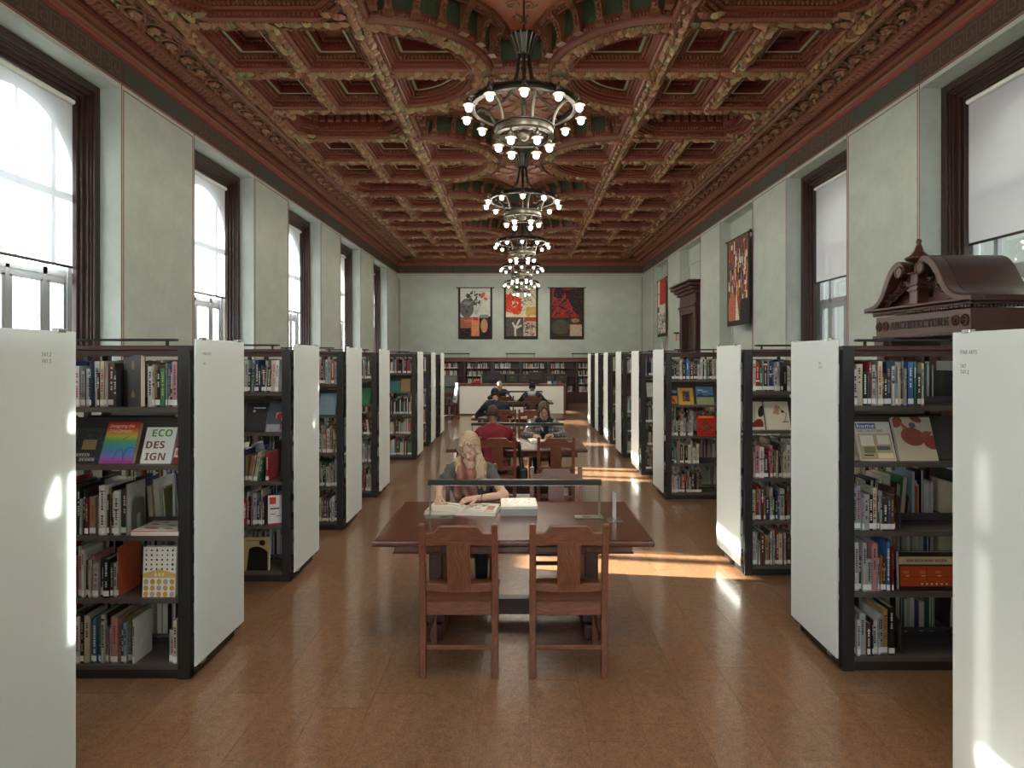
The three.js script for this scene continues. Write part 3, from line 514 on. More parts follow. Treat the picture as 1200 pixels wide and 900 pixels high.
// ------------------------------------------------------------------ chandeliers, with a lamp in every bulb
function ringBand(r, y0, y1, t, n = 40) { return lathe([[r - t, y0], [r + t, y0], [r + t * 1.25, (y0 * 0.8 + y1 * 0.2)], [r + t, y1], [r - t, y1], [r - t, y0]], n); }
function makeChandelier(k) {
  const where = k === 0 ? 'hanging just past the first reading table' : k === 4 ? 'hanging closest to the three tapestries' : k < 0 ? 'hanging before the first reading table' : `hanging ${['', 'second', 'third', 'fourth'][k]} in the row past the first table`;
  const c = thing('chandelier', `bronze two-ring chandelier with lit bulbs ${where}`, 'chandelier', [0.04, 4.83, -bayD(k) + 0.05], 0, 'row of chandeliers');
  part(c, 'rod', [new THREE.CylinderGeometry(0.014, 0.014, 1.25, 8).translate(0, 1.40, 0), ball(0.03, 0, 1.12, 0, 8, 6), lathe([[0.0, 2.03], [0.05, 2.03], [0.09, 1.99], [0.10, 1.96], [0, 1.95]], 14)], M.bronzeLight);
  const crown = [[0.02, 0.70], [0.075, 0.71], [0.10, 0.76], [0.115, 0.85], [0.15, 0.93], [0.158, 0.96], [0.13, 0.965], [0.02, 0.90]];
  const cr = part(c, 'crown_cup', lathe(crown, 22), M.bronze);
  const flute = []; for (let i = 0; i < 14; i++) { const a = i / 14 * 6.283; flute.push(tube([[0.082 * Math.cos(a), 0.725, 0.082 * Math.sin(a)], [0.12 * Math.cos(a), 0.86, 0.12 * Math.sin(a)], [0.16 * Math.cos(a), 0.95, 0.16 * Math.sin(a)]], 0.014, 4, 5)); }
  part(cr, 'fluting', flute, M.bronzeLight, { kind: 'stuff' });
  part(c, 'stem', [cyl(0.026, 0.026, 0.62, 0, 0.45, 0, 10), ball(0.045, 0, 0.30, 0, 10, 8), ball(0.035, 0, 0.58, 0, 10, 8)], M.bronze);
  for (let i = 0; i < 6; i++) { const a = i / 6 * 6.283 + 0.5, q = (r, y) => [r * Math.cos(a), y, r * Math.sin(a)]; part(c, 'hanger', tube([q(0.06, 0.74), q(0.09, 0.55), q(0.13, 0.40), q(0.24, 0.28), q(0.42, 0.20), q(0.56, 0.155)], 0.02, 14, 6), M.bronze); }
  part(c, 'upper_ring', [ringBand(0.60, 0.10, 0.155, 0.016), ringBand(0.60, 0.088, 0.10, 0.026), ringBand(0.60, 0.155, 0.167, 0.026)], M.bronze);
  part(c, 'lower_ring', [ringBand(0.33, -0.22, -0.13, 0.014), ringBand(0.33, -0.235, -0.22, 0.026), ringBand(0.33, -0.13, -0.115, 0.026), ringBand(0.17, -0.19, -0.16, 0.012, 24)], M.bronze);
  for (let i = 0; i < 6; i++) {
    const a = i / 6 * 6.283 + 0.26, q = (r, y) => [r * Math.cos(a), y, r * Math.sin(a)];
    const arm = part(c, 'arm', tube([q(0.60, 0.12), q(0.52, 0.16), q(0.43, 0.10), q(0.36, -0.02), q(0.34, -0.13)], 0.022, 14, 6), M.bronze);
    const beads = []; for (let j = 1; j < 8; j++) { const t = j / 8; beads.push(ball(0.012, lerp(0.50, 0.345, t) * Math.cos(a) * 0.97, lerp(0.145, -0.1, t * t), lerp(0.50, 0.345, t) * Math.sin(a) * 0.97, 5, 4)); }
    part(arm, 'beading', beads, M.bronzeLight, { kind: 'stuff' });
    part(c, 'spoke', [bar(q(0.05, -0.175), q(0.33, -0.175), 0.014, 0.02)], M.bronze);
  }
  part(c, 'centre_pendant', [lathe([[0.0, -0.05], [0.03, -0.06], [0.03, -0.14], [0.075, -0.17], [0.085, -0.20], [0.06, -0.245], [0.02, -0.27], [0, -0.275]], 16), cyl(0.018, 0.018, 0.25, 0, 0.06, 0, 8)], M.bronzeLight);
  const socketGeo = merge([lathe([[0.0, 0.115], [0.026, 0.11], [0.03, 0.09], [0.022, 0.08], [0.034, 0.06], [0.062, 0.045], [0.070, 0.032], [0.066, 0.027], [0.045, 0.036], [0.0, 0.04]], 14), ball(0.014, 0, 0.125, 0, 6, 5)]);
  const bulbGeo = lathe([[0.0, -0.046], [0.020, -0.041], [0.036, -0.026], [0.042, -0.006], [0.038, 0.014], [0.028, 0.036], [0.020, 0.05]], 14);
  const bulbAt = (x, y, z) => {
    const s = part(c, 'bulb_holder', socketGeo, M.bronzeLight, { raw: true }); s.position.set(x, y, z);
    const b = part(c, 'bulb', bulbGeo, M.bulb, { raw: true }); b.position.set(x, y, z);
    const l = new THREE.PointLight(new THREE.Color().setRGB(1, 0.91, 0.76), BULB_CANDELA); l.name = 'bulb_light'; l.position.set(x, y - 0.005, z); l.castShadow = true; l.shadow.radius = 2; c.add(l);
  };
  for (let i = 0; i < 11; i++) { const a = i / 11 * 6.283 + Math.PI / 2, x = 0.69 * Math.cos(a), z = 0.69 * Math.sin(a); bulbAt(x, 0, z); part(c, 'bracket', [bar([x * 0.88, 0.14, z * 0.88], [x, 0.135, z], 0.02, 0.02), cyl(0.012, 0.012, 0.05, x, 0.135, z, 6)], M.bronze); }
  for (let i = 0; i < 6; i++) { const a = i / 6 * 6.283, x = 0.30 * Math.cos(a), z = 0.30 * Math.sin(a); bulbAt(x, -0.36, z); part(c, 'bracket', cyl(0.014, 0.014, 0.07, x, -0.25, z, 6), M.bronze); }
  return c;
}
for (let k = -1; k < 5; k++) makeChandelier(k);
// ------------------------------------------------------------------ double-sided steel bookcases with frosted glass ends
const SHELF_Y = [0.09, 0.50, 0.89, 1.33, 1.69], CASE_H = 2.07, CASE_L = 1.84, CASE_W = 0.60;
const leftD = [2.12, 3.80, 5.46, 7.10, 8.75, 12.0, 13.82, 15.45], rightD = [2.20, 3.90, 5.62, 8.64, 10.45, 12.28, 14.15, 15.9, 17.6];
const CASES = [];
const caseLook = {
  L1: ['with the rainbow book'], R1: ['with the home decorating magazine'], L2: ['with the red disc book'], R2: ['with the desk lamp drawing'], R3: ['with the red mosaic book'],
  L3: ['one past the red disc book'], L4: ['two past the red disc book'], L5: ['after the gap in the window row'], L6: ['last but one in the window row'], L7: ['at the end of the window row'],
  R4: ['one past the red mosaic book'], R5: ['two past the red mosaic book'], R6: ['three past the red mosaic book'], R7: ['last but one in the doorway row'], R8: ['at the end of the doorway row'],
};
function glassText(lines, w, h, mirror) {
  return canvasTex(256, 256, (g) => { g.clearRect(0, 0, 256, 256); g.fillStyle = '#5c6464'; lines.forEach(([t, x, y, s]) => { g.font = s + 'px sans-serif'; g.fillText(t, x, y); }); });
}
function makeCase(id, s, d0, order) {
  const name = caseLook[id] ? `black steel bookcase with frosted glass end, ${caseLook[id][0]}` : s < 0 ? (order === 0 ? 'black steel bookcase whose frosted glass end panel reads 741.2 and 741.5' : 'black steel bookcase with frosted glass end on the sunlit window side') : (order === 0 ? 'black steel bookcase whose frosted glass end panel reads FINE ARTS 747' : 'black steel bookcase with frosted glass end on the doorway side');
  const t = thing('bookcase', name, 'bookcase', [s * 2.0, 0, -(d0 + CASE_W / 2 + 0.015)], 0, 'double-sided bookcases');
  // local: x runs from 0 at the glass, times s, outwards; z = ±0.30 are the two faces
  const X = (x) => s * x, e0 = 0.055, e1 = e0 + CASE_L;
  for (const z of [-1, 1]) {
    for (let b = 0; b <= 2; b++) part(t, 'upright', rbox(b === 0 ? 0.075 : 0.04, CASE_H, 0.05, X(b === 0 ? e0 + 0.0375 : e0 + b * CASE_L / 2 - 0.02), CASE_H / 2, z * (CASE_W / 2 - 0.025), 0.005), M.steel);
  }
  part(t, 'end_frame', [0.12, 0.72, 1.32, 1.98].map((y) => box(0.02, 0.05, CASE_W - 0.1, X(e0 + 0.03), y, 0)), M.steel);
  part(t, 'base', [rbox(CASE_L, 0.078, CASE_W - 0.02, X((e0 + e1) / 2), 0.039, 0, 0.004)], M.steel);
  part(t, 'centre_stop', [box(CASE_L - 0.08, 0.02, 0.01, X((e0 + e1) / 2), 0.14, 0), ...SHELF_Y.slice(1).map((y) => box(CASE_L - 0.08, 0.05, 0.008, X((e0 + e1) / 2), y + 0.02, 0))], M.shelfSteel);
  for (const y of SHELF_Y) for (let b = 0; b < 2; b++) for (const z of [-1, 1]) {
    const w = CASE_L / 2 - 0.05, cx = X(e0 + (b + 0.5) * CASE_L / 2 + (b ? 0 : 0.015));
    part(t, 'shelf', [rbox(w, 0.022, 0.285, cx, y - 0.011, z * (CASE_W / 2 - 0.1475), 0.003), box(w, 0.03, 0.004, cx, y - 0.015, z * (CASE_W / 2 - 0.006))], M.shelfSteel);
  }
  each(t, 'display_slope', [-1, 1].flatMap((z) => [0, 1].map((b) => box(CASE_L / 2 - 0.08, 0.30, 0.006, X(e0 + (b + 0.5) * CASE_L / 2), SHELF_Y[3] + 0.14, z * 0.13, -z * 0.42, 0, 0))), M.shelfSteel);
  part(t, 'canopy', [rbox(CASE_L + 0.02, 0.03, CASE_W - 0.01, X((e0 + e1) / 2), CASE_H - 0.01, 0, 0.006), box(CASE_L - 0.02, 0.04, CASE_W - 0.06, X((e0 + e1) / 2), CASE_H - 0.04, 0)], M.mahogany);
  const lb = part(t, 'light_bar', [rbox(0.62, 0.016, 0.05, X(0.50), CASE_H + 0.042, 0.20, 0.004)], M.lampBlack);
  part(lb, 'strut', [box(0.015, 0.035, 0.015, X(0.25), CASE_H + 0.02, 0.20), box(0.015, 0.035, 0.015, X(0.75), CASE_H + 0.02, 0.20)], M.lampBlack);
  const g = part(t, 'frosted_panel', rbox(0.012, 2.02, CASE_W + 0.06, X(0.006), 2.115 - 1.01, 0, 0.003), M.frosted, { label: 'frosted glass end panel' });
  each(g, 'clip', [-1, 1].flatMap((z) => [rbox(0.03, 0.018, 0.05, X(0.008), 2.118, z * 0.24, 0.003), rbox(0.03, 0.018, 0.05, X(0.008), 0.09, z * 0.24, 0.003)]), M.chrome);
  each(g, 'spacer', [-1, 1].flatMap((z) => [0.35, 1.9].map((y) => turned(new THREE.CylinderGeometry(0.012, 0.012, 0.05, 8), 0, 0, Math.PI / 2, X(0.03), y, z * 0.22))), M.chrome);
  if (order < 2) {
    const lines = order === 0 ? (s < 0 ? [['741.2', 20, 60, 34], ['741.5', 20, 102, 34], ['→', 60, 200, 34]] : [['FINE ARTS', 10, 44, 34], ['747', 10, 138, 34], ['747.2', 10, 178, 34], ['←', 10, 240, 34]]) : s < 0 ? [['FINE ARTS', 10, 44, 34], ['745', 10, 138, 34]] : [['747', 10, 138, 34], ['747.2', 10, 178, 34]];
    const p = new THREE.PlaneGeometry(0.17, 0.17); p.rotateY(-s * Math.PI / 2); p.translate(X(-0.0012), 1.96, order === 0 ? -0.20 : 0.17);
    const m = new THREE.Mesh(p, std(rgb(1, 1, 1), 0.8, { map: glassText(lines), transparent: true })); m.name = 'shelf_mark'; g.add(m);
  }
  CASES.push({ id, s, d0, t, e0, order });
  return t;
}
leftD.forEach((d, i) => makeCase('L' + i, -1, d, i));
rightD.forEach((d, i) => makeCase('R' + i, 1, d, i));

// ------------------------------------------------------------------ books: each row filled book by book; the 300 largest in view are things
const COLOURS = [
  ['white', [0.66, 0.66, 0.62], 15], ['cream', [0.58, 0.52, 0.38], 10], ['light grey', [0.40, 0.41, 0.40], 9], ['charcoal', [0.045, 0.046, 0.05], 9], ['black', [0.014, 0.014, 0.016], 10], ['red', [0.36, 0.028, 0.03], 6], ['orange red', [0.50, 0.10, 0.035], 3], ['navy', [0.03, 0.05, 0.13], 4], ['blue', [0.06, 0.16, 0.38], 4], ['pale blue', [0.28, 0.42, 0.52], 4], ['olive', [0.19, 0.19, 0.07], 4], ['green', [0.05, 0.22, 0.10], 4], ['tan', [0.36, 0.24, 0.12], 6], ['brown', [0.11, 0.055, 0.03], 5], ['mustard', [0.44, 0.29, 0.06], 3], ['maroon', [0.13, 0.02, 0.025], 3], ['teal', [0.05, 0.20, 0.21], 2], ['pink', [0.50, 0.24, 0.26], 2],
];
const TOTAL = COLOURS.reduce((a, c) => a + c[2], 0);
const coverMat = COLOURS.map(([n, c]) => std(rgb(...c), 0.42, { map: every(dustTex, 0.3) }));
const letterMat = { light: std(rgb(0.72, 0.70, 0.62), 0.6), dark: std(rgb(0.03, 0.03, 0.035), 0.6), gold: std(rgb(0.48, 0.34, 0.12), 0.4, { metalness: 0.4 }), red: std(rgb(0.42, 0.03, 0.03), 0.5) };
const tagMat = std(rgb(0.80, 0.80, 0.77), 0.6), pageMat = std(rgb(0.62, 0.57, 0.46), 0.9);
const pickColour = (r) => { let q = r * TOTAL; for (let i = 0; i < COLOURS.length; i++) { q -= COLOURS[i][2]; if (q <= 0) return i; } return 0; };
// one standing book, local: spine at z = 0 facing +z, x across the thickness, y up
function bookGeos(b) {
  const { t, h, w } = b, c = 0.0022, cover = [], pages = [], tag = [], letters = [];
  cover.push(box(t, h, c, 0, h / 2, -c / 2), box(c, h, w, -t / 2 + c / 2, h / 2, -w / 2), box(c, h, w, t / 2 - c / 2, h / 2, -w / 2));
  pages.push(box(Math.max(t - 2 * c, 0.001), h - 0.008, w - 0.006, 0, h / 2, -w / 2 - 0.001));
  if (b.tag) tag.push(box(t * 0.98 + 0.0006, 0.034, 0.0012, 0, 0.028, 0.0004));
  if (b.letters) { const R = rngOf(b.seed), n = Math.floor(7 + R() * 10), s = Math.min(0.012, t * 0.55); let y = h * (0.92 - R() * 0.1);
    for (let i = 0; i < n && y > 0.07; i++) { const l = s * (0.5 + R() * 0.7); if (R() > 0.16) letters.push(box(s * (0.7 + 0.3 * R()), l, 0.0006, 0, y - l / 2, 0.0003)); y -= l + s * 0.35; }
    if (R() < 0.35) letters.push(box(t * 0.96, 0.004 + 0.012 * R(), 0.0005, 0, h * (0.15 + 0.75 * R()), 0.0002)); }
  return { cover, pages, tag, letters: letters.length < 5 ? [] : letters };
}
const BOOKS = [];
const R0 = rngOf(2024);
const shelfWord = ['bottom shelf', 'second lowest shelf', 'middle shelf', 'display shelf', 'top shelf'];
function fillRow(c, row, face, x0, x1, share, R) {              // x measured outwards from the glass
  const y = SHELF_Y[row], head = (row < 4 ? SHELF_Y[row + 1] - 0.03 : CASE_H - 0.07) - y, depth = c.d0 + 0.015 + (face > 0 ? 0.012 : CASE_W - 0.012);
  let x = x0; const end = x0 + (x1 - x0) * share, leanRun = R() < 0.35 ? (R() - 0.5) * 0.34 : 0; let n = 0, run = 0, lean = 0;
  while (x < end - 0.02) {
    const t = 0.009 + Math.pow(R(), 1.8) * 0.034, h = Math.min(head - 0.025, 0.205 + R() * 0.115), w = 0.15 + R() * 0.085;
    let ci = pickColour(R());
    if (R() < 0.18) ci = pickColour(R()) % 5;
    if (x + t > end) break;
    const was = lean; if (run > 0) run--; else if (leanRun && R() < 0.10 && x < end - 0.25) run = 4 + Math.floor(R() * 6);
    lean = run > 0 ? leanRun : 0;
    if (lean !== was) x += Math.sin(Math.abs(leanRun)) * ((was > 0 && !lean) || (lean < 0 && !was) ? 0.325 : 0);
    if (x + t > end) break;
    const extra = 0, dip = t / 2 * Math.abs(Math.sin(lean));
    BOOKS.push({ c, row, face, x: x + t / 2, y: y + dip, d: depth + (face > 0 ? 1 : -1) * R() * 0.03, t, h, w, ci, lean, tag: face > 0 && R() < 0.8, letters: true, seed: Math.floor(R() * 1e9), dark: COLOURS[ci][1][0] + COLOURS[ci][1][1] + COLOURS[ci][1][2] < 0.7, r: R() });
    x += t / Math.cos(lean) + 0.0012 + (R() < 0.03 ? 0.012 : 0); n++;
  }
}
for (const c of CASES) {
  const R = rngOf(900 + c.d0 * 100 + (c.s > 0 ? 7 : 0)), bay = CASE_L / 2;
  for (let b = 0; b < 2; b++) for (const face of [1, -1]) for (const row of [0, 1, 2, 4]) {
    let x0 = c.e0 + b * bay + (b ? 0.03 : 0.082), x1 = c.e0 + (b + 1) * bay - 0.045, share = 0.55 + 0.42 * R();
    if (face < 0) share = 0.97;
    if (b === 0 && face > 0) {                                  // rows whose make-up shows in the photograph
      const k = c.id + row;
      const rows = { L14: [0.47, 0.86, 1], L12: [0.395, 0.9, 1], L11: [0.46, 0.9, 1], L10: [0.35, 0.9, 1], R14: [0.082, 0.86, 0.60], R12: [0.082, 0.86, 0.36], R11: [0.082, 0.86, 0.36], R10: [0.082, 0.86, 0.38], L24: [0.10, 0.86, 0.9], L22: [0.20, 0.86, 0.9], L21: [0.24, 0.86, 0.6], L20: [0.445, 0.86, 0.9], R24: [0.082, 0.86, 0.95], R22: [0.082, 0.86, 0.95], R21: [0.082, 0.86, 0.95], R20: [0.082, 0.86, 0.95], R34: [0.082, 0.86, 0.97], R32: [0.082, 0.86, 0.40], R31: [0.082, 0.86, 0.5], R30: [0.082, 0.86, 0.55] }[k];
      if (rows) { x0 = c.e0 + rows[0]; x1 = c.e0 + rows[1]; share = rows[2]; } else share = Math.max(share, 0.85);
      if (k === 'L14') fillRow(c, row, face, c.e0 + 0.085, c.e0 + 0.295, 1, R);
      if (k === 'L10') fillRow(c, row, face, c.e0 + 0.085, c.e0 + 0.15, 1, R);
    }
    fillRow(c, row, face, x0, x1, share, R);
  }
}
// which show largest: on the face towards the aisle mouth, inside the gap left by the case in front
for (const b of BOOKS) {
  const list = b.c.s < 0 ? leftD : rightD, i = b.c.order, prev = i ? list[i - 1] + CASE_W + 0.05 : 0, lim = i ? 2.0 * b.d / prev : 0;
  const seen = b.face > 0 && i > 0 && 2.0 + b.x < lim + 0.01;
  b.size = seen ? b.t * b.h / (b.d * b.d) : 0;
}
const ranked = BOOKS.filter((b) => b.size > 0).sort((a, b) => b.size - a.size), single = new Set(ranked.slice(0, 285));
const bin = { pos: [] }, bulk = [];
for (const b of BOOKS) {
  const px = b.c.s * (2.0 + b.x), ry = b.face > 0 ? 0 : Math.PI, col = COLOURS[b.ci], geo = bookGeos(b.face > 0 && b.d < 14 ? b : { ...b, letters: false });
  const mat4 = new THREE.Matrix4().compose(V(px, b.y + 0.0015, -b.d), new THREE.Quaternion().setFromEuler(new THREE.Euler(0, ry, b.lean * -b.c.s)), V(1, 1, 1));
  const ink = b.dark ? (b.r < 0.7 ? 'light' : 'gold') : (b.r < 0.75 ? 'dark' : 'red');
  if (single.has(b)) {
    const hw = b.h > 0.285 ? 'tall' : b.h > 0.245 ? 'mid-height' : 'short', tw = b.t > 0.026 ? 'thick' : b.t > 0.015 ? 'medium-thick' : 'slim';
    const m = new THREE.Mesh(merge(geo.cover), coverMat[b.ci]); m.name = numbered('book'); mat4.decompose(m.position, m.quaternion, m.scale);
    m.userData = { label: `${hw} ${tw} ${col[0]} book, ${shelfWord[b.row]}, bookcase ${caseLook[b.c.id][0]}`, category: 'book', group: `books, ${shelfWord[b.row]}, bookcase ${caseLook[b.c.id][0]}` };
    scene.add(m); b.mesh = m;
    part(m, 'page_block', geo.pages, pageMat);
    if (geo.tag.length) part(m, 'spine_tag', geo.tag, tagMat);
    if (geo.letters.length) part(m, 'spine_lettering', geo.letters, letterMat[ink], { kind: 'stuff' });
  } else {
    const put = (l, c) => { for (const g of l) bulk.push(tint(g.applyMatrix4(mat4), c)); };
    put(geo.cover, col[1]); put(geo.pages, [0.60, 0.55, 0.44]); put(geo.tag, [0.80, 0.80, 0.77]);
    if (b.d < 9) put(geo.letters, ink === 'light' ? [0.72, 0.70, 0.62] : ink === 'gold' ? [0.48, 0.34, 0.12] : ink === 'red' ? [0.42, 0.03, 0.03] : [0.03, 0.03, 0.035]);
  }
}
console.log('books', BOOKS.length, 'ranked', ranked.length);
// ------------------------------------------------------------------ books and magazines that stand face out
function cover(draw, w = 192, h = 256) { return std(rgb(1, 1, 1), 0.35, { map: canvasTex(w, h, draw) }); }
// a face-out volume leaning on the display slope or standing on a shelf; local z faces the viewer
function faceBook(name, label, cat, mat, edge, w, h, t, [x, y, d], tilt, turn = 0, shut = true) {
  const g = thing(name, label, cat, [x, y, -d], turn, undefined);
  const q = new THREE.Group(), m4 = new THREE.Matrix4().makeRotationX(-tilt);
  const f = new THREE.PlaneGeometry(w, h).translate(0, h / 2, 0.0006).applyMatrix4(m4);
  part(g, 'cover', box(w, h, 0.003, 0, h / 2, -0.0015).applyMatrix4(m4), edge);
  const m = new THREE.Mesh(f, mat); m.name = 'cover_print'; g.add(m);
  part(g, 'page_block', box(w - 0.006, h - 0.006, t, 0.001, h / 2, -t / 2 - 0.003).applyMatrix4(m4), pageMat);
  part(g, 'back_cover', box(w, h, 0.003, 0, h / 2, -t - 0.0045).applyMatrix4(m4), edge);
  return g;
}
const edgeW = std(rgb(0.66, 0.64, 0.60), 0.5), edgeK = std(rgb(0.02, 0.02, 0.025), 0.5), edgeR = std(rgb(0.40, 0.03, 0.03), 0.5), edgeB = std(rgb(0.05, 0.08, 0.16), 0.5);
const rainbow = cover((g, w, h) => {
  const l = g.createLinearGradient(0, 0, 0, h); [['#c8261f', 0], ['#d8491f', 0.14], ['#e8a23a', 0.26], ['#d8cf58', 0.36], ['#62b96a', 0.46], ['#3fa9b8', 0.58], ['#4b8fd0', 0.70], ['#7a7fce', 0.82], ['#b64fb2', 0.92], ['#a83c9c', 1]].forEach(([c, p]) => l.addColorStop(p, c)); g.fillStyle = l; g.fillRect(0, 0, w, h);
  g.fillStyle = '#fff'; g.font = 'italic 24px sans-serif'; g.fillText('Designing the', 12, 34); g.fillText('21st Century', 12, 64); g.strokeStyle = '#444a55'; g.lineWidth = 3; g.beginPath(); g.moveTo(70, 240); g.bezierCurveTo(90, 140, 130, 140, 132, 250); g.moveTo(132, 250); g.bezierCurveTo(130, 150, 160, 150, 185, 165); g.stroke(); g.beginPath(); g.moveTo(110, 110); g.lineTo(140, 88); g.stroke();
});
const eco = cover((g, w, h) => { g.fillStyle = '#e9e9e2'; g.fillRect(0, 0, w, h); g.font = 'bold 70px sans-serif'; g.fillStyle = '#5d9b3b'; g.fillText('ECO', 34, 66); g.fillStyle = '#7a3b33'; g.fillText('DES', 10, 150); g.fillStyle = '#6a4a44'; g.fillText('IGN', 22, 232); });
const greenD = cover((g, w, h) => { g.fillStyle = '#16181d'; g.fillRect(0, 0, w, h); g.fillStyle = '#5f7284'; const R = rngOf(3); for (let i = 0; i < 90; i++) { g.globalAlpha = 0.3 + R() * 0.6; g.fillRect(R() * w, R() * h * 0.42, 3 + R() * 9, 2 + R() * 5); } g.globalAlpha = 1; g.fillStyle = '#a8855c'; g.fillRect(50, 88, 100, 70); g.fillStyle = '#d6cfc2'; g.font = 'bold 30px sans-serif'; g.fillText('GREEN', 22, 205); g.fillText('DESIGN', 50, 238); });
const redBook = cover((g, w, h) => { g.fillStyle = '#b01c22'; g.fillRect(0, 0, w, h); g.fillStyle = '#e9e2d6'; g.fillRect(0, h * 0.62, w, 60); g.fillStyle = '#d98c3a'; for (let i = 0; i < 4; i++) { g.beginPath(); g.arc(24 + i * 48, h * 0.74, 18, 0, 7); g.fill(); } g.fillStyle = '#e84a2a'; for (let i = 0; i < 5; i++) { g.beginPath(); g.arc(20 + i * 40, 20, 15, 0, 7); g.fill(); } });
const artGlass = cover((g, w, h) => { g.fillStyle = '#b9c8c8'; g.fillRect(0, 0, w, h); g.strokeStyle = '#7d9494'; for (let i = 0; i < 24; i++) { g.beginPath(); g.moveTo(i * 9, 0); g.bezierCurveTo(i * 9 + 30, 90, i * 9 - 30, 160, i * 9 + 10, h); g.stroke(); } g.fillStyle = '#46585a'; g.font = '30px serif'; g.fillText('ART', 90, 60); });
const dayCover = cover((g, w, h) => { g.fillStyle = '#ebe6d8'; g.fillRect(0, 0, w, h); const R = rngOf(12); for (let r = 0; r < 5; r++) for (let c = 0; c < 6; c++) { g.fillStyle = '#23221f'; g.beginPath(); g.ellipse(18 + c * 31, 18 + r * 24, 4 + R() * 4, 3 + R() * 4, R() * 3, 0, 7); g.fill(); } g.fillStyle = '#d9b765'; g.beginPath(); g.moveTo(0, 136); g.lineTo(w / 2, 114); g.lineTo(w, 136); g.lineTo(w, 158); g.lineTo(0, 158); g.fill(); g.fillStyle = '#f4efdf'; g.font = 'bold 24px sans-serif'; g.fillText('D A Y', 66, 150); for (let r = 0; r < 3; r++) for (let c = 0; c < 5; c++) { g.fillStyle = (r + c) % 3 ? '#d2a04e' : '#b7a3a2'; g.beginPath(); g.arc(20 + c * 38, 178 + r * 32, 14, 0, 7); g.fill(); } });
const flatCover = cover((g, w, h) => { g.fillStyle = '#e6e2da'; g.fillRect(0, 0, w, h); [['#c23a32', 60, 190, 34], ['#b9854e', 120, 120, 26], ['#3b3633', 130, 200, 20], ['#c6492f', 40, 90, 20], ['#57534e', 70, 50, 14]].forEach(([c, x, y, r]) => { g.fillStyle = c; g.beginPath(); g.ellipse(x, y, r, r * 0.6, 0.4, 0, 7); g.fill(); }); });
const homeDeco = cover((g, w, h) => { g.fillStyle = '#d9d3c3'; g.fillRect(0, 0, w, h); g.fillStyle = '#35558a'; g.fillRect(8, 10, 106, 36); g.fillStyle = '#dfe4ea'; g.font = 'bold 36px sans-serif'; g.fillText('home', 12, 40); g.fillStyle = '#6a4b3d'; g.font = '23px sans-serif'; g.fillText('DECORATING', 12, 68); g.fillStyle = '#b7a987'; g.fillRect(8, 78, w - 16, 168); g.fillStyle = '#e7e0cd'; g.fillRect(20, 88, 70, 70); g.fillRect(110, 88, 66, 60); g.fillStyle = '#7d7f55'; g.fillRect(30, 165, 60, 40); g.fillStyle = '#54666b'; g.fillRect(100, 160, 70, 26); g.fillStyle = '#ead9b6'; g.fillRect(100, 205, 80, 36); g.fillStyle = '#3b3228'; g.fillRect(26, 215, 50, 8); });
const gourds = cover((g, w, h) => { g.fillStyle = '#cdc3ae'; g.fillRect(0, 0, w, h); g.fillStyle = '#a14a3c'; [[88, 116, 60, 52], [20, 30, 26, 34], [180, 150, 44, 40], [120, 12, 30, 18]].forEach(([x, y, a, b]) => { g.beginPath(); g.ellipse(x, y, a, b, 0.5, 0, 7); g.fill(); }); g.fillStyle = '#a85a4b'; g.beginPath(); g.moveTo(50, 90); g.quadraticCurveTo(40, 30, 20, 10); g.lineTo(70, 60); g.fill(); g.beginPath(); g.moveTo(120, 110); g.quadraticCurveTo(150, 70, 190, 90); g.lineTo(140, 140); g.fill(); g.fillStyle = '#6d6f78'; g.beginPath(); g.arc(96, 48, 17, 0, 7); g.fill(); g.fillStyle = '#5f5c62'; [[70, 130], [100, 150], [60, 100]].forEach(([x, y]) => { g.beginPath(); g.arc(x, y, 8, 0, 7); g.fill(); }); });
const creamPlain = cover((g, w, h) => { g.fillStyle = '#c9ba95'; g.fillRect(0, 0, w, h); g.fillStyle = '#b79f74'; g.fillRect(20, 170, w, 60); });
const restaurant = cover((g, w, h) => { g.fillStyle = '#2a1d18'; g.fillRect(0, 0, w, h); g.fillStyle = '#b5a583'; g.fillRect(0, 24, w, 42); g.fillStyle = '#2b211a'; g.font = 'bold 22px sans-serif'; g.fillText('NEW RESTAURANT DESIGN', 50, 53); g.fillStyle = '#a8441f'; g.fillRect(8, 76, w - 16, 110); g.fillStyle = '#c9673a'; for (let i = 0; i < 3; i++) { g.fillRect(30 + i * 110, 100, 40, 16); g.fillStyle = '#e2b483'; g.fillRect(44 + i * 110, 126, 26, 8); g.fillStyle = '#c9673a'; } g.fillStyle = '#5a2413'; g.fillRect(8, 132, w - 16, 3); g.fillRect(190, 76, 3, 110); g.fillStyle = '#e8cba2'; for (let i = 0; i < 6; i++) g.fillRect(150 + i * 34, 168, 12, 10); }, 384, 210);
const blackText = cover((g, w, h) => { g.fillStyle = '#232323'; g.fillRect(0, 0, w, h); const R = rngOf(8); g.fillStyle = '#9a9a9a'; for (let i = 0; i < 900; i++) g.fillRect(R() * w, 90 + R() * 150, 1.5, 1.5); g.fillStyle = '#e2e2e2'; g.fillRect(60, 40, 110, 10); g.beginPath(); g.arc(70, 74, 12, 0, 7); g.fill(); });
const redDisc = cover((g, w, h) => { g.fillStyle = '#4d535b'; g.fillRect(0, 0, w, h); g.fillStyle = '#9a9fa5'; g.fillRect(0, 190, w, 66); g.fillStyle = '#e2dfd8'; g.fillRect(70, 86, 60, 50); g.fillRect(126, 130, 40, 46); g.fillStyle = '#c02b28'; g.beginPath(); g.arc(104, 120, 30, 0, 7); g.fill(); g.fillRect(116, 150, 10, 90); g.fillStyle = '#1b1b20'; g.beginPath(); g.arc(140, 146, 28, 0, 7); g.fill(); g.fillStyle = '#e8e6e0'; g.fillRect(118, 40, 6, 120); });
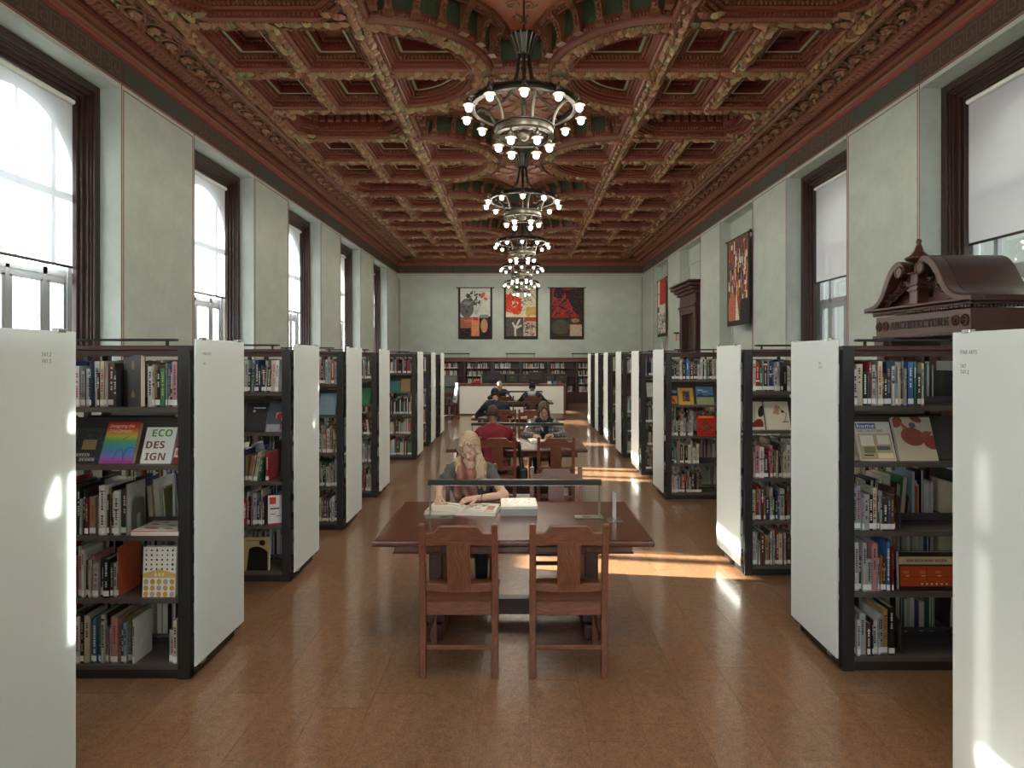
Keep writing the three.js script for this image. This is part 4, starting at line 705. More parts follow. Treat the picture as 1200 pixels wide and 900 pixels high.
const lampArt = cover((g, w, h) => { g.fillStyle = '#dcd3bd'; g.fillRect(0, 0, w, h); g.fillStyle = '#b78f6c'; g.beginPath(); g.moveTo(90, 30); g.lineTo(60, 110); g.lineTo(110, 120); g.lineTo(118, 50); g.fill(); g.strokeStyle = '#3a3229'; g.lineWidth = 4; g.beginPath(); g.moveTo(112, 40); g.lineTo(140, 90); g.lineTo(170, 110); g.lineTo(150, 180); g.stroke(); g.fillStyle = '#262018'; g.beginPath(); g.arc(140, 92, 12, 0, 7); g.fill(); g.fillRect(130, 180, 50, 8); });
const chairArt = cover((g, w, h) => { g.fillStyle = '#d9cfba'; g.fillRect(0, 0, w, h); g.fillStyle = '#2c1a14'; g.beginPath(); g.ellipse(176, 90, 26, 54, 0.3, 0, 7); g.fill(); g.fillStyle = '#7a2f1e'; g.beginPath(); g.moveTo(0, 190); g.quadraticCurveTo(80, 220, 120, 170); g.quadraticCurveTo(190, 130, 180, 230); g.lineTo(0, 236); g.fill(); });
const mosaic = cover((g, w, h) => { g.fillStyle = '#c42018'; g.fillRect(0, 0, w, h); g.fillStyle = '#d49a3a'; g.fillRect(16, 12, w - 32, 22); const R = rngOf(44); for (let i = 0; i < 420; i++) { const a = R() * 6.283, r = Math.sqrt(R()) * 84; g.fillStyle = ['#2f2a28', '#8a7a4e', '#6a2a26', '#3e5a4a', '#b0763c', '#20242c'][Math.floor(R() * 6)]; g.fillRect(w / 2 + r * Math.cos(a) - 4, 148 + r * Math.sin(a) - 3, 8, 6); } });
const framed = cover((g, w, h) => { g.fillStyle = '#c39a48'; g.fillRect(0, 0, w, h); g.fillStyle = '#5a4526'; g.fillRect(50, 50, w - 100, h - 100); const R = rngOf(4); for (let i = 0; i < 60; i++) { g.fillStyle = ['#7c5f8c', '#26242a', '#a06a3a', '#384a63'][Math.floor(R() * 4)]; g.beginPath(); g.arc(62 + R() * 70, 62 + R() * 130, 10, 0, 7); g.fill(); } });
const landscape = cover((g, w, h) => { g.fillStyle = '#5a86b5'; g.fillRect(0, 0, w, 150); g.fillStyle = '#c8d5de'; g.fillRect(20, 40, 80, 20); g.fillRect(90, 66, 80, 14); g.fillStyle = '#2e4660'; g.beginPath(); g.moveTo(0, 130); g.lineTo(60, 96); g.lineTo(110, 128); g.lineTo(w, 120); g.lineTo(w, 160); g.lineTo(0, 160); g.fill(); g.fillStyle = '#8f9a78'; g.fillRect(0, 150, w, 106); }, 256, 256);
const butter = cover((g, w, h) => { g.fillStyle = '#2b3440'; g.fillRect(0, 0, w, h); g.fillStyle = '#8fa0b0'; g.fillRect(10, 40, w - 20, 40); g.fillStyle = '#d0902e'; g.fillRect(10, 120, w - 20, 120); g.fillStyle = '#b5352a'; g.beginPath(); g.moveTo(100, 150); g.lineTo(150, 220); g.lineTo(120, 225); g.lineTo(70, 180); g.fill(); });
const charcoalArch = cover((g, w, h) => { g.fillStyle = '#a89468'; g.fillRect(0, 0, w, h); g.fillStyle = '#17110d'; g.beginPath(); g.moveTo(30, h); g.lineTo(44, 90); g.quadraticCurveTo(110, 40, 180, 110); g.lineTo(185, h); g.fill(); g.beginPath(); g.arc(140, 40, 22, 0, 7); g.fill(); g.fillStyle = '#5a3a28'; g.font = '14px serif'; g.fillRect(24, 22, 110, 5); });
const drawBook = cover((g, w, h) => { g.fillStyle = '#d9d6d0'; g.fillRect(0, 0, w, h); g.fillStyle = '#c2281f'; g.fillRect(20, 16, 80, 60); g.fillStyle = '#343434'; g.fillRect(30, 110, 110, 12); g.fillRect(30, 160, 60, 6); g.fillRect(100, 180, 60, 6); g.fillStyle = '#a8322a'; g.fillRect(0, h - 12, w, 12); });
const portrait = cover((g, w, h) => { g.fillStyle = '#1d1812'; g.fillRect(0, 0, w, h); g.fillStyle = '#6f4a22'; g.beginPath(); g.ellipse(90, 50, 16, 22, 0, 0, 7); g.fill(); g.fillStyle = '#120f0c'; g.beginPath(); g.moveTo(50, 90); g.quadraticCurveTo(90, 50, 140, 100); g.lineTo(140, 256); g.lineTo(40, 256); g.fill(); g.fillStyle = '#8a6a30'; g.beginPath(); g.moveTo(70, 210); g.lineTo(90, 165); g.lineTo(112, 210); g.fill(); }, 160, 256);

const dL1 = 3.80, dR1 = 3.90, dL2 = 5.46, dR2 = 5.62, dR3 = 8.64, yD = SHELF_Y[3] + 0.001;
faceBook('display_book', 'face-out book with a rainbow cover titled Designing the 21st Century', 'book', rainbow, edgeR, 0.205, 0.27, 0.03, [-2.555, yD, dL1 + 0.075], 0.36);
faceBook('display_book', 'face-out white book with ECO DESIGN in big green and brown letters', 'book', eco, edgeW, 0.195, 0.235, 0.022, [-2.305, yD, dL1 + 0.075], 0.36);
faceBook('display_book', 'dark face-out book titled GREEN DESIGN on the slope', 'book', greenD, edgeK, 0.17, 0.235, 0.02, [-2.752, yD, dL1 + 0.075], 0.36);
faceBook('display_book', 'red face-out cookbook-like volume beside the ECO DESIGN book', 'book', redBook, edgeR, 0.17, 0.26, 0.02, [-2.115, yD, dL1 + 0.085], 0.36);
faceBook('display_book', 'pale blue-grey art book standing behind the ECO DESIGN book', 'book', artGlass, edgeW, 0.20, 0.27, 0.015, [-2.19, yD + 0.035, dL1 + 0.20], 0.30);
faceBook('patterned_book', 'cream book standing face out with rows of dots and the word DAY', 'book', dayCover, edgeW, 0.205, 0.31, 0.03, [-2.265, SHELF_Y[1] + 0.001, dL1 + 0.045], 0.05);
faceBook('portrait_book', 'dark brown book on the top shelf with a figure on its cover', 'book', portrait, edgeK, 0.145, 0.325, 0.03, [-2.435, SHELF_Y[4] + 0.001, dL1 + 0.05], 0.0, -0.35);
{
  const g = thing('flat_book', 'white picture book lying flat with red and brown blobs on its cover', 'book', [-2.27, SHELF_Y[2] + 0.001, -(dL1 + 0.135)], 0);
  part(g, 'page_block', box(0.30, 0.026, 0.24, 0, 0.016, 0), std(rgb(0.72, 0.68, 0.6), 0.8)); part(g, 'cover', [box(0.305, 0.003, 0.245, 0, 0.0305, 0), box(0.305, 0.003, 0.245, 0, 0.0015, 0)], edgeR);
  const m = new THREE.Mesh(new THREE.PlaneGeometry(0.30, 0.24).rotateX(-Math.PI / 2).translate(0, 0.0325, 0), flatCover); m.name = 'cover_print'; g.add(m);
}
faceBook('display_magazine', 'face-out magazine titled home decorating with room pictures', 'magazine', homeDeco, edgeW, 0.235, 0.26, 0.012, [2.318, yD, dR1 + 0.075], 0.36, 0.0);
faceBook('display_book', 'cream face-out book with red gourd shapes on the cover', 'book', gourds, edgeW, 0.25, 0.29, 0.02, [2.585, yD, dR1 + 0.08], 0.34);
faceBook('display_book', 'plain tan face-out book beside the home decorating magazine', 'book', creamPlain, edgeK, 0.13, 0.255, 0.02, [2.125, yD, dR1 + 0.08], 0.36);
faceBook('display_book', 'wide book with an orange restaurant interior titled NEW RESTAURANT DESIGN', 'book', restaurant, edgeK, 0.36, 0.245, 0.03, [2.615, SHELF_Y[1] + 0.001, dR1 + 0.05], 0.03);
faceBook('display_book', 'black face-out book with specks and one white line', 'book', blackText, edgeK, 0.19, 0.27, 0.02, [-2.40, yD, dL2 + 0.075], 0.36);
faceBook('display_book', 'grey face-out book with a red disc and black disc', 'book', redDisc, edgeB, 0.20, 0.27, 0.02, [-2.195, yD, dL2 + 0.075], 0.36);
faceBook('display_book', 'white face-out book with a red square standing among spines', 'book', drawBook, edgeR, 0.13, 0.26, 0.03, [-2.20, SHELF_Y[1] + 0.001, dL2 + 0.06], 0.05, 0.35);
faceBook('display_book', 'tan face-out book with a black arch shape on the bottom shelf', 'book', charcoalArch, edgeW, 0.235, 0.29, 0.02, [-2.375, SHELF_Y[0] + 0.001, dL2 + 0.05], 0.05);
faceBook('display_book', 'cream face-out book with a thin drawing of a desk lamp', 'book', lampArt, edgeW, 0.22, 0.27, 0.02, [2.40, yD, dR2 + 0.075], 0.34);
faceBook('display_book', 'cream face-out book with a curved brown seat shape', 'book', chairArt, edgeW, 0.21, 0.27, 0.02, [2.165, yD, dR2 + 0.075], 0.34);
faceBook('display_book', 'red book standing face out with a round mosaic', 'book', mosaic, edgeR, 0.25, 0.29, 0.025, [2.63, SHELF_Y[2] + 0.001, dR3 + 0.05], 0.04);
faceBook('display_book', 'gold face-out book with a dark picture in the middle', 'book', framed, edgeW, 0.21, 0.25, 0.02, [2.36, yD, dR3 + 0.075], 0.36);
faceBook('display_book', 'face-out book with a blue sky and mountain landscape', 'book', landscape, edgeB, 0.24, 0.27, 0.02, [2.63, yD, dR3 + 0.075], 0.36);
faceBook('display_book', 'dark blue face-out book with an orange lower half', 'book', butter, edgeB, 0.15, 0.25, 0.02, [2.165, yD, dR3 + 0.075], 0.36);
// displays further down the room: smaller volumes of plain colour
{
  const R = rngOf(61);
  for (const c of CASES) {
    if (['L1', 'R1', 'L2', 'R2', 'R3'].includes(c.id) || c.order === 0) continue;
    let x = 2.17;
    while (x < 2.62) { const w = 0.15 + R() * 0.08, ci = pickColour(R()); faceBook('display_book', `${COLOURS[ci][0]} face-out book on the display slope, bookcase ${caseLook[c.id][0]}`, 'book', coverMat[ci], coverMat[ci], w, 0.2 + R() * 0.07, 0.02, [c.s * (x + w / 2), yD, c.d0 + 0.085], 0.36).userData.group = `books on the display slope, bookcase ${caseLook[c.id][0]}`; x += w + 0.02; }
  }
}
// book ends
for (const [x, row, d] of [[-2.436, 2, dL1], [2.452, 0, dR1], [2.448, 2, dR1]]) {
  const g = thing('book_end', row === 0 ? 'dark steel book end on the bottom shelf beside thin books' : x < 0 ? 'dark steel book end beside the flat white picture book' : 'dark steel book end above the orange restaurant book', 'book end', [x, SHELF_Y[row] + 0.001, -(d + 0.12)]);
  const s = new THREE.Shape(); s.moveTo(-0.06, 0); s.lineTo(-0.06, 0.17); s.quadraticCurveTo(-0.06, 0.22, 0, 0.22); s.quadraticCurveTo(0.06, 0.22, 0.06, 0.17); s.lineTo(0.06, 0); s.closePath(); s.holes.push(archShape(0.022, 0.10, 0.02));
  part(g, 'plate', extrude(s, 0.002).rotateY(Math.PI / 2), M.shelfSteel); part(g, 'foot', box(0.03, 0.002, 0.10, x < 0 ? -0.004 : 0.016, 0.001, 0), M.shelfSteel);
}
// ------------------------------------------------------------------ reading tables, chairs, table lamps
const TABLE_H = 0.76, TABLE_W = 1.915, TABLE_L = 1.15;
const tableD = [4.73, 8.87, 13.1, 17.4];                        // middles
const tableWhere = ['under the open picture book', 'between the red sweater and the plaid shirt', 'in front of the reader in a navy cap', 'in front of the white desk'];
function makeTable(i) {
  const t = thing('reading_table', `dark varnished library table ${tableWhere[i]}`, 'table', [-0.05, 0, -tableD[i]], 0, 'reading tables');
  const sh = new THREE.Shape([[-TABLE_W / 2 + 0.02, -TABLE_L / 2 + 0.02], [TABLE_W / 2 - 0.02, -TABLE_L / 2 + 0.02], [TABLE_W / 2 - 0.02, TABLE_L / 2 - 0.02], [-TABLE_W / 2 + 0.02, TABLE_L / 2 - 0.02]].map((p) => new THREE.Vector2(...p)));
  const top = new THREE.ExtrudeGeometry(sh, { depth: 0.018, bevelEnabled: true, bevelSize: 0.02, bevelThickness: 0.014, bevelSegments: 3 }).rotateX(-Math.PI / 2).translate(0, TABLE_H - 0.032, 0);
  part(t, 'tabletop', [top], M.table);
  part(t, 'apron', [rbox(TABLE_W - 0.26, 0.085, 0.025, 0, 0.685, TABLE_L / 2 - 0.13), rbox(TABLE_W - 0.26, 0.085, 0.025, 0, 0.685, -TABLE_L / 2 + 0.13), rbox(0.025, 0.085, TABLE_L - 0.26, TABLE_W / 2 - 0.14, 0.685, 0), rbox(0.025, 0.085, TABLE_L - 0.26, -TABLE_W / 2 + 0.14, 0.685, 0), rbox(TABLE_W - 0.22, 0.012, TABLE_L - 0.22, 0, 0.722, 0), rbox(TABLE_W - 0.24, 0.010, 0.04, 0, 0.64, TABLE_L / 2 - 0.13)], M.table);
  for (const e of [-1, 1]) for (const f of [-1, 1]) { const d = part(t, 'apron_block', [rbox(0.05, 0.095, 0.035, e * 0.48, 0.684, f * (TABLE_L / 2 - 0.125))], M.mahogany); }
  for (const e of [-1, 1]) {
    const p = part(t, 'pedestal', [rbox(0.10, 0.50, 0.62, e * 0.56, 0.40, 0, 0.012), rbox(0.14, 0.05, 0.68, e * 0.56, 0.615, 0, 0.012), rbox(0.15, 0.06, 0.74, e * 0.56, 0.145, 0, 0.015)], M.mahogany, { swap: true });
    part(p, 'foot', [rbox(0.12, 0.115, 0.80, e * 0.56, 0.0575, 0, 0.02)], M.mahogany);
  }
  part(t, 'stretcher', [rbox(1.02, 0.12, 0.10, 0, 0.10, 0, 0.012)], M.mahogany);
  return t;
}
tableD.forEach((_, i) => makeTable(i));

function chairParts(t, wood) {                                  // local: seat faces +z, back at -z; origin under the rear posts' middle
  const W = 0.49, H = 0.965;
  for (const e of [-1, 1]) {
    const pts = [[-0.012, 0], [0.030, 0], [0.038, 0.43], [0.012, 0.70], [-0.038, H], [-0.078, H], [-0.030, 0.70], [-0.006, 0.43]];
    const g = extrude(pts.map(([z, y]) => [z, y]), 0.034, 0.003).rotateY(-Math.PI / 2).translate(e * (W / 2 - 0.02) + 0.017, 0, 0.0);
    part(t, 'back_post', [g, rbox(0.040, 0.016, 0.044, e * (W / 2 - 0.02), H + 0.004, -0.058, 0.006)], wood, { swap: true });
    part(t, 'front_leg', [bar([e * 0.215, 0.0, 0.425], [e * 0.215, 0.43, 0.415], 0.038, 0.038)], wood, { swap: true });
    part(t, 'side_stretcher', [rbox(0.018, 0.035, 0.38, e * 0.215, 0.21, 0.215, 0.004), rbox(0.02, 0.06, 0.38, e * 0.215, 0.395, 0.215, 0.004)], wood);
  }
  const crest = new THREE.Shape(); crest.moveTo(-0.208, 0.835); crest.lineTo(-0.208, 0.912); crest.lineTo(-0.16, 0.912); crest.bezierCurveTo(-0.13, 0.914, -0.13, 0.955, -0.105, 0.958); crest.lineTo(0.105, 0.958); crest.bezierCurveTo(0.13, 0.955, 0.13, 0.914, 0.16, 0.912); crest.lineTo(0.208, 0.912); crest.lineTo(0.208, 0.835); crest.quadraticCurveTo(0, 0.862, -0.208, 0.835);
  const bend = (g, depth) => { const p = g.attributes.position; for (let i = 0; i < p.count; i++) p.setZ(i, p.getZ(i) - depth * (1 - (p.getX(i) / 0.21) ** 2)); g.computeVertexNormals(); return g; };
  part(t, 'crest_rail', [bend(turned(extrude(crest, 0.022, 0.003, 8), -0.17, 0, 0, 0, 0.012, 0.098), 0.0)], wood);
  part(t, 'splat', [rbox(0.145, 0.33, 0.014, 0, 0.70, -0.02, 0.003, -0.17, 0, 0)], wood, { swap: true });
  const low = new THREE.Shape(); low.moveTo(-0.208, 0.545); low.quadraticCurveTo(0, 0.520, 0.208, 0.545); low.lineTo(0.208, 0.585); low.quadraticCurveTo(0, 0.568, -0.208, 0.585); low.closePath();
  part(t, 'lower_back_rail', [turned(extrude(low, 0.020, 0.002, 8), 0, 0, 0, 0, 0, 0.002)], wood);
  part(t, 'seat_rail', [rbox(0.41, 0.075, 0.022, 0, 0.425, 0.016, 0.004), rbox(0.40, 0.06, 0.022, 0, 0.395, 0.415, 0.004)], wood);
  const seat = new THREE.Shape(); seat.moveTo(-0.205, -0.03); seat.lineTo(0.205, -0.03); seat.lineTo(0.238, -0.40); seat.quadraticCurveTo(0, -0.435, -0.238, -0.40); seat.closePath();
  part(t, 'seat', [extrude(seat, 0.026, 0.006, 8).rotateX(-Math.PI / 2).rotateY(0).translate(0, 0.44, 0)], wood);
  part(t, 'back_stretcher', [rbox(0.41, 0.03, 0.016, 0, 0.185, 0.012, 0.003)], wood);
  part(t, 'front_stretcher', [rbox(0.40, 0.035, 0.016, 0, 0.24, 0.42, 0.003)], wood);
}
// the seat lies towards +z from the back; a chair turned by PI looks down the room, as those on the near side do
const chairSpots = [
  [-0.385, 3.84, Math.PI, 'oak chair drawn up before the open picture book, back to the aisle mouth'], [0.30, 3.84, Math.PI, 'empty oak chair at the first table beside the table lamp foot and sign holder'],
  [-0.47, 5.86, 0, 'oak chair that the blonde reader sits on'], [0.33, 5.68, 0, 'empty oak chair across the first table, beside the blonde reader'],
  [-0.30, 7.98, Math.PI, 'oak chair behind the red sweater'], [0.46, 7.98, Math.PI, 'empty oak chair pushed in at the second table'],
  [0.37, 10.1, 0, 'oak chair under the reader in the plaid shirt'], [-0.40, 9.95, 0, 'empty oak chair across from the red sweater'],
  [-0.33, 12.2, Math.PI, 'oak chair behind the navy cap reader'], [0.20, 12.2, Math.PI, 'empty oak chair at the third table'],
  [-0.42, 16.45, Math.PI, 'empty oak chair at the table by the white desk'], [0.32, 16.45, Math.PI, 'oak chair of the reader with a grey hood'], [-0.58, 18.75, 0, 'oak chair of the grey haired reader'],
];
const protos = {};
for (const [x, d, turn, label] of chairSpots) {
  if (!protos.chair) { const t = thing('library_chair', label, 'chair', [x, 0, -d], turn, 'chairs at the reading tables'); chairParts(t, M.oak); protos.chair = t; } else dup(protos.chair, [x, 0, -d], turn, label);
}
// lamps: a long bar on two posts
function tableLamp(i) {
  const t = thing('table_lamp', `long black bar lamp on the table ${tableWhere[i]}`, 'lamp', [-0.045, TABLE_H, -(tableD[i] + 0.03)], 0, 'bar lamps on the reading tables');
  const b = part(t, 'light_bar', [rbox(1.34, 0.042, 0.05, 0, 0.275, 0, 0.006)], M.lampBlack);
  part(b, 'diffuser', box(1.28, 0.004, 0.036, 0, 0.253, 0), M.white);
  for (const e of [-1, 1]) { const p = part(t, 'post', [box(0.014, 0.25, 0.014, e * 0.655, 0.13, 0)], M.lampBase); part(p, 'base', [rbox(0.215, 0.010, 0.085, e * 0.575, 0.006, 0.0, 0.003)], M.lampBase); part(p, 'switch', box(0.06, 0.003, 0.018, e * 0.55, 0.0125, 0.012), M.lampBlack); }
}
tableD.forEach((_, i) => tableLamp(i));
{
  const t = thing('sign_holder', 'clear acrylic sign holder standing on the first table', 'sign holder', [0.715, TABLE_H, -4.70], 0.10);
  part(t, 'stand', [box(0.004, 0.215, 0.105, 0.004, 0.11, 0), box(0.11, 0.004, 0.12, 0, 0.002, 0)], M.acrylic);
  part(t, 'card', box(0.0008, 0.205, 0.10, 0.0005, 0.11, 0), M.white);
}
// ---- open books: curved leaves on a spine
function openBook(name, label, x, y, d, turn, w, h, prints, parentGroup) {
  const t = thing(name, label, 'book', [x, y, -d], turn);
  const N = 10, prof = (u) => 0.006 + 0.030 * Math.sin(Math.min(1, u * 1.35) * Math.PI * 0.5) * (1 - u * 0.72) + 0.010 * u;
  const sheet = (s, lift) => { const g = new THREE.PlaneGeometry(w / 2, h, N, 1).rotateX(-Math.PI / 2), p = g.attributes.position; for (let i = 0; i < p.count; i++) { const u = (p.getX(i) + w / 4) / (w / 2), uu = s > 0 ? u : 1 - u; p.setX(i, s > 0 ? u * w / 2 : -(1 - u) * w / 2); p.setY(i, prof(uu) + lift); } g.computeVertexNormals(); return g; };
  for (const s of [-1, 1]) {
    const pts = []; for (let i = 0; i <= N; i++) { const u = i / N; pts.push([u * w / 2, prof(u)]); } const sh = [[0, 0.003], [w / 2, 0.003], ...pts.reverse()];
    const blk = extrude(s > 0 ? sh : sh.map(([a, b]) => [-a, b]), h).translate(0, 0, -h / 2);
    part(t, 'page_block', [blk], M.page);
    const m = new THREE.Mesh(sheet(s, 0.0012), prints[s > 0 ? 1 : 0]); m.name = 'printed_page'; t.add(m);
  }
  part(t, 'cover', [box(w + 0.012, 0.003, h + 0.01, 0, 0.0015, 0)], edgeW);
  return t;
}
const pageL = cover((g, w, h) => { g.fillStyle = '#e6e2d4'; g.fillRect(0, 0, w, h); g.fillStyle = '#8d8a78'; g.fillRect(20, 16, 70, 70); g.fillStyle = '#ecebe4'; g.fillRect(96, 14, 84, 90); g.fillStyle = '#2b2a28'; g.fillRect(90, 60, 90, 10); for (let i = 0; i < 8; i++) g.fillRect(30 + i * 16, 120, 12, 5); g.fillStyle = '#d6d2c4'; g.fillRect(14, 134, 160, 80); g.fillStyle = '#c96a62'; g.fillRect(0, 214, 36, 26); });
const pageR = cover((g, w, h) => { g.fillStyle = '#e4e0d0'; g.fillRect(0, 0, w, h); g.fillStyle = '#1f1d1b'; const R = rngOf(6); for (let i = 0; i < 16; i++) { g.save(); g.translate(20 + R() * 110, 20 + R() * 70); g.rotate(R() * 3); g.fillRect(-16, -4, 32, 8); g.restore(); } g.fillStyle = '#f0eee6'; g.fillRect(20, 110, 110, 90); g.fillStyle = '#a9713e'; g.fillRect(136, 70, 40, 120); g.fillStyle = '#2b2a28'; g.fillRect(70, 140, 30, 14); g.fillStyle = '#e06a8e'; g.fillRect(130, 214, 52, 22); });
const pageText = cover((g, w, h) => { g.fillStyle = '#e3dfd3'; g.fillRect(0, 0, w, h); g.fillStyle = '#8f8b82'; for (let i = 0; i < 26; i++) g.fillRect(20, 20 + i * 8, 150 - (i % 5) * 9, 2); });
openBook('open_picture_book', 'large open picture book that the blonde reader leans over', -0.465, TABLE_H, 4.98, -0.10, 0.56, 0.30, [pageL, pageR]);
openBook('open_book', 'open book held by the reader in the plaid shirt', 0.35, TABLE_H + 0.0, 9.10, 0.12, 0.46, 0.29, [pageText, pageText]);
openBook('open_book', 'open white book lying beside the navy cap reader', 0.22, TABLE_H, 12.82, 0.1, 0.42, 0.28, [pageText, pageText]);
openBook('open_book', 'open white book at the end of the third table', -0.80, TABLE_H, 12.80, -0.4, 0.34, 0.26, [pageText, pageText]);
openBook('open_book', 'open book before the grey haired reader', -0.5, TABLE_H, 17.72, 0, 0.40, 0.28, [pageText, pageText]);
{
  const top = cover((g, w, h) => { g.fillStyle = '#dcd7c6'; g.fillRect(0, 0, w, h); const R = rngOf(15); for (let i = 0; i < 130; i++) { g.fillStyle = R() < 0.5 ? '#c9b27e' : '#f3f0e6'; g.beginPath(); g.ellipse(R() * w, R() * h * 0.62, 10, 6, R() * 3, 0, 7); g.fill(); } });
  const stack = [['thick grey book at the foot of the table stack', 0.29, 0.31, 0.030, 'light grey', 0.0], ['grey book in the middle of the table stack', 0.285, 0.30, 0.022, 'light grey', 0.02], ['cream patterned book on top of the table stack', 0.29, 0.30, 0.018, 'cream', 0.03]]; let y = TABLE_H;
  stack.forEach(([label, w, h, t, c, a], i) => {
    const b = thing('stacked_book', label, 'book', [-0.015, y, -(4.97)], a, undefined), mt = i < 2 ? std(rgb(0.30, 0.30, 0.28), 0.5) : edgeW;
    part(b, 'page_block', box(w - 0.008, t - 0.006, h - 0.008, 0, t / 2, 0), M.page); part(b, 'cover', [box(w, 0.003, h, 0, 0.0015, 0), box(w, 0.003, h, 0, t - 0.0015, 0), box(w, t, 0.003, 0, t / 2, h / 2)], mt);
    if (i === 2) { const m = new THREE.Mesh(new THREE.PlaneGeometry(w, h).rotateX(-Math.PI / 2).translate(0, t + 0.0006, 0), top); m.name = 'cover_print'; b.add(m); }
    y += t;
  });
  const n = thing('notepad', 'small white notepad on the second table', 'notepad', [-0.06, TABLE_H, -9.0], 0.2); part(n, 'page_block', box(0.12, 0.014, 0.17, 0, 0.008, 0), M.white); part(n, 'cover', box(0.125, 0.002, 0.175, 0, 0.001, 0), M.black);
  const c = thing('shoulder_bag', 'black bag hanging on the chair of the red sweater', 'bag', [0.02, 0.30, -8.12], 0.2); part(c, 'bag_body', [rbox(0.12, 0.26, 0.28, 0, 0.13, 0, 0.04)], M.black); part(c, 'strap', tube([[0, 0.25, 0.1], [-0.03, 0.45, 0.1], [-0.05, 0.60, 0.06], [-0.03, 0.45, -0.06], [0, 0.25, -0.1]], 0.012, 16, 5), M.black);
}

// ------------------------------------------------------------------ far end: desk, cabinets, bookcases, tapestries
{
  const dk = thing('service_desk', 'long service desk with a white front and wooden edge', 'desk', [-0.31, 0, -21.3]);
  part(dk, 'front_panel', box(3.60, 0.96, 0.02, 0, 0.53, 0.01), std(rgb(0.80, 0.80, 0.74), 0.45), { label: 'glossy white front panel' });
  each(dk, 'seam', [-1, 1].map((e) => box(0.006, 0.96, 0.004, e * 0.61, 0.53, 0.021)), M.shelfSteel);
  part(dk, 'counter', rbox(3.78, 0.05, 0.75, 0, 1.055, -0.33, 0.01), M.oak);
  part(dk, 'frame', [box(0.06, 1.03, 0.70, 1.84, 0.515, -0.33), box(0.06, 1.03, 0.70, -1.84, 0.515, -0.33), box(3.7, 0.05, 0.05, 0, 0.03, 0)], M.oak, { swap: true });
  const sd = thing('side_cabinet', 'wooden cabinet at the end of the white desk', 'cabinet', [-2.50, 0, -21.6]);
  part(sd, 'body', rbox(0.55, 0.78, 0.6, 0, 0.39, 0, 0.01), M.oak, { swap: true }); part(sd, 'door', rbox(0.46, 0.66, 0.02, 0, 0.40, 0.305, 0.004), M.mahogany, { swap: true });
  const pr = thing('printer', 'grey office printer on the wooden cabinet', 'printer', [-2.50, 0.782, -21.6]);
  part(pr, 'housing', rbox(0.52, 0.56, 0.5, 0, 0.28, 0, 0.02), std(rgb(0.14, 0.145, 0.15), 0.5)); part(pr, 'tray', rbox(0.4, 0.03, 0.12, 0, 0.2, 0.26, 0.006), M.steel); part(pr, 'lid', rbox(0.53, 0.02, 0.51, 0, 0.57, 0, 0.006), M.shelfSteel);
  // filing cabinets behind the desk
  for (let i = 0; i < 7; i++) {
    const c = thing('filing_cabinet', 'black filing cabinet in the row behind the white desk', 'cabinet', [-1.28 + i * 0.475, 0, -23.9], 0, 'filing cabinets behind the desk');
    part(c, 'body', rbox(0.465, 1.36, 0.62, 0, 0.68, 0, 0.01), M.black);
    for (let j = 0; j < 4; j++) { const f = part(c, 'drawer', rbox(0.43, 0.31, 0.02, 0, 0.19 + j * 0.33, 0.315, 0.005), M.steel); part(f, 'label_holder', box(0.12, 0.05, 0.006, 0, 0.25 + j * 0.33, 0.328), M.bronzeLight); part(f, 'handle', rbox(0.14, 0.02, 0.025, 0, 0.15 + j * 0.33, 0.335, 0.004), M.bronzeLight); }
  }
  // built-in bookcases across the end wall
  const bc = thing('wall_bookcase', 'tall dark wooden bookcase across the end wall below the tapestries', 'bookcase', [0, 0, -27.49]);
  const W = 7.4, D = 0.42, H = 2.0;
  part(bc, 'back', box(W, H, 0.02, 0, H / 2, 0.01), M.mahogany);
  part(bc, 'cornice', [rbox(W + 0.14, 0.07, D + 0.10, 0, H - 0.035, D / 2 + 0.02, 0.015), rbox(W + 0.06, 0.12, D + 0.04, 0, H - 0.13, D / 2 + 0.01, 0.01)], M.oak);
  part(bc, 'plinth', box(W, 0.45, D, 0, 0.225, D / 2), M.mahogany);
  for (let i = 0; i <= 6; i++) part(bc, 'upright', rbox(i % 2 ? 0.10 : 0.16, H - 0.2, D, -W / 2 + i * W / 6, H / 2 - 0.1, D / 2 + 0.01, 0.008), M.mahogany, { swap: true });
  for (let j = 0; j < 4; j++) part(bc, 'shelf', box(W, 0.025, D - 0.03, 0, 0.47 + j * 0.345, D / 2), M.mahogany);
  const R = rngOf(321);
  for (let i = 0; i < 6; i++) for (let j = 0; j < 4; j++) {
    let x = -W / 2 + i * W / 6 + 0.1; const end = x + (W / 6 - 0.2) * (0.55 + 0.45 * R());
    while (x < end) { const t = 0.012 + R() * 0.035, h = 0.19 + R() * 0.09, ci = pickColour(R()), g = bookGeos({ t, h, w: 0.2, tag: R() < 0.6 }); const m4 = new THREE.Matrix4().makeTranslation(x + t / 2, 0.484 + j * 0.345, -27.49 + D - 0.06); for (const [l, c] of [[g.cover, COLOURS[ci][1]], [g.pages, [0.60, 0.55, 0.44]], [g.tag, [0.8, 0.8, 0.77]]]) for (const q of l) bulk.push(tint(q.applyMatrix4(m4), c)); x += t + 0.002; }
  }
  for (const x of [-2.9, 0.0, 2.9]) { const l = thing('bookcase_light', x === 0 ? 'black bar light over the middle of the end wall bookcase' : x < 0 ? 'black bar light over the bookcase end by the windows' : 'black bar light over the bookcase end by the doorway wall', 'lamp', [x, 2.0, -27.25], 0, 'bar lights on the end wall bookcase'); part(l, 'light_bar', rbox(1.3, 0.05, 0.08, 0, 0.17, 0.1, 0.006), M.lampBlack); part(l, 'strut', [box(0.02, 0.17, 0.02, -0.6, 0.085, 0.1), box(0.02, 0.17, 0.02, 0.6, 0.085, 0.1)], M.lampBlack); }
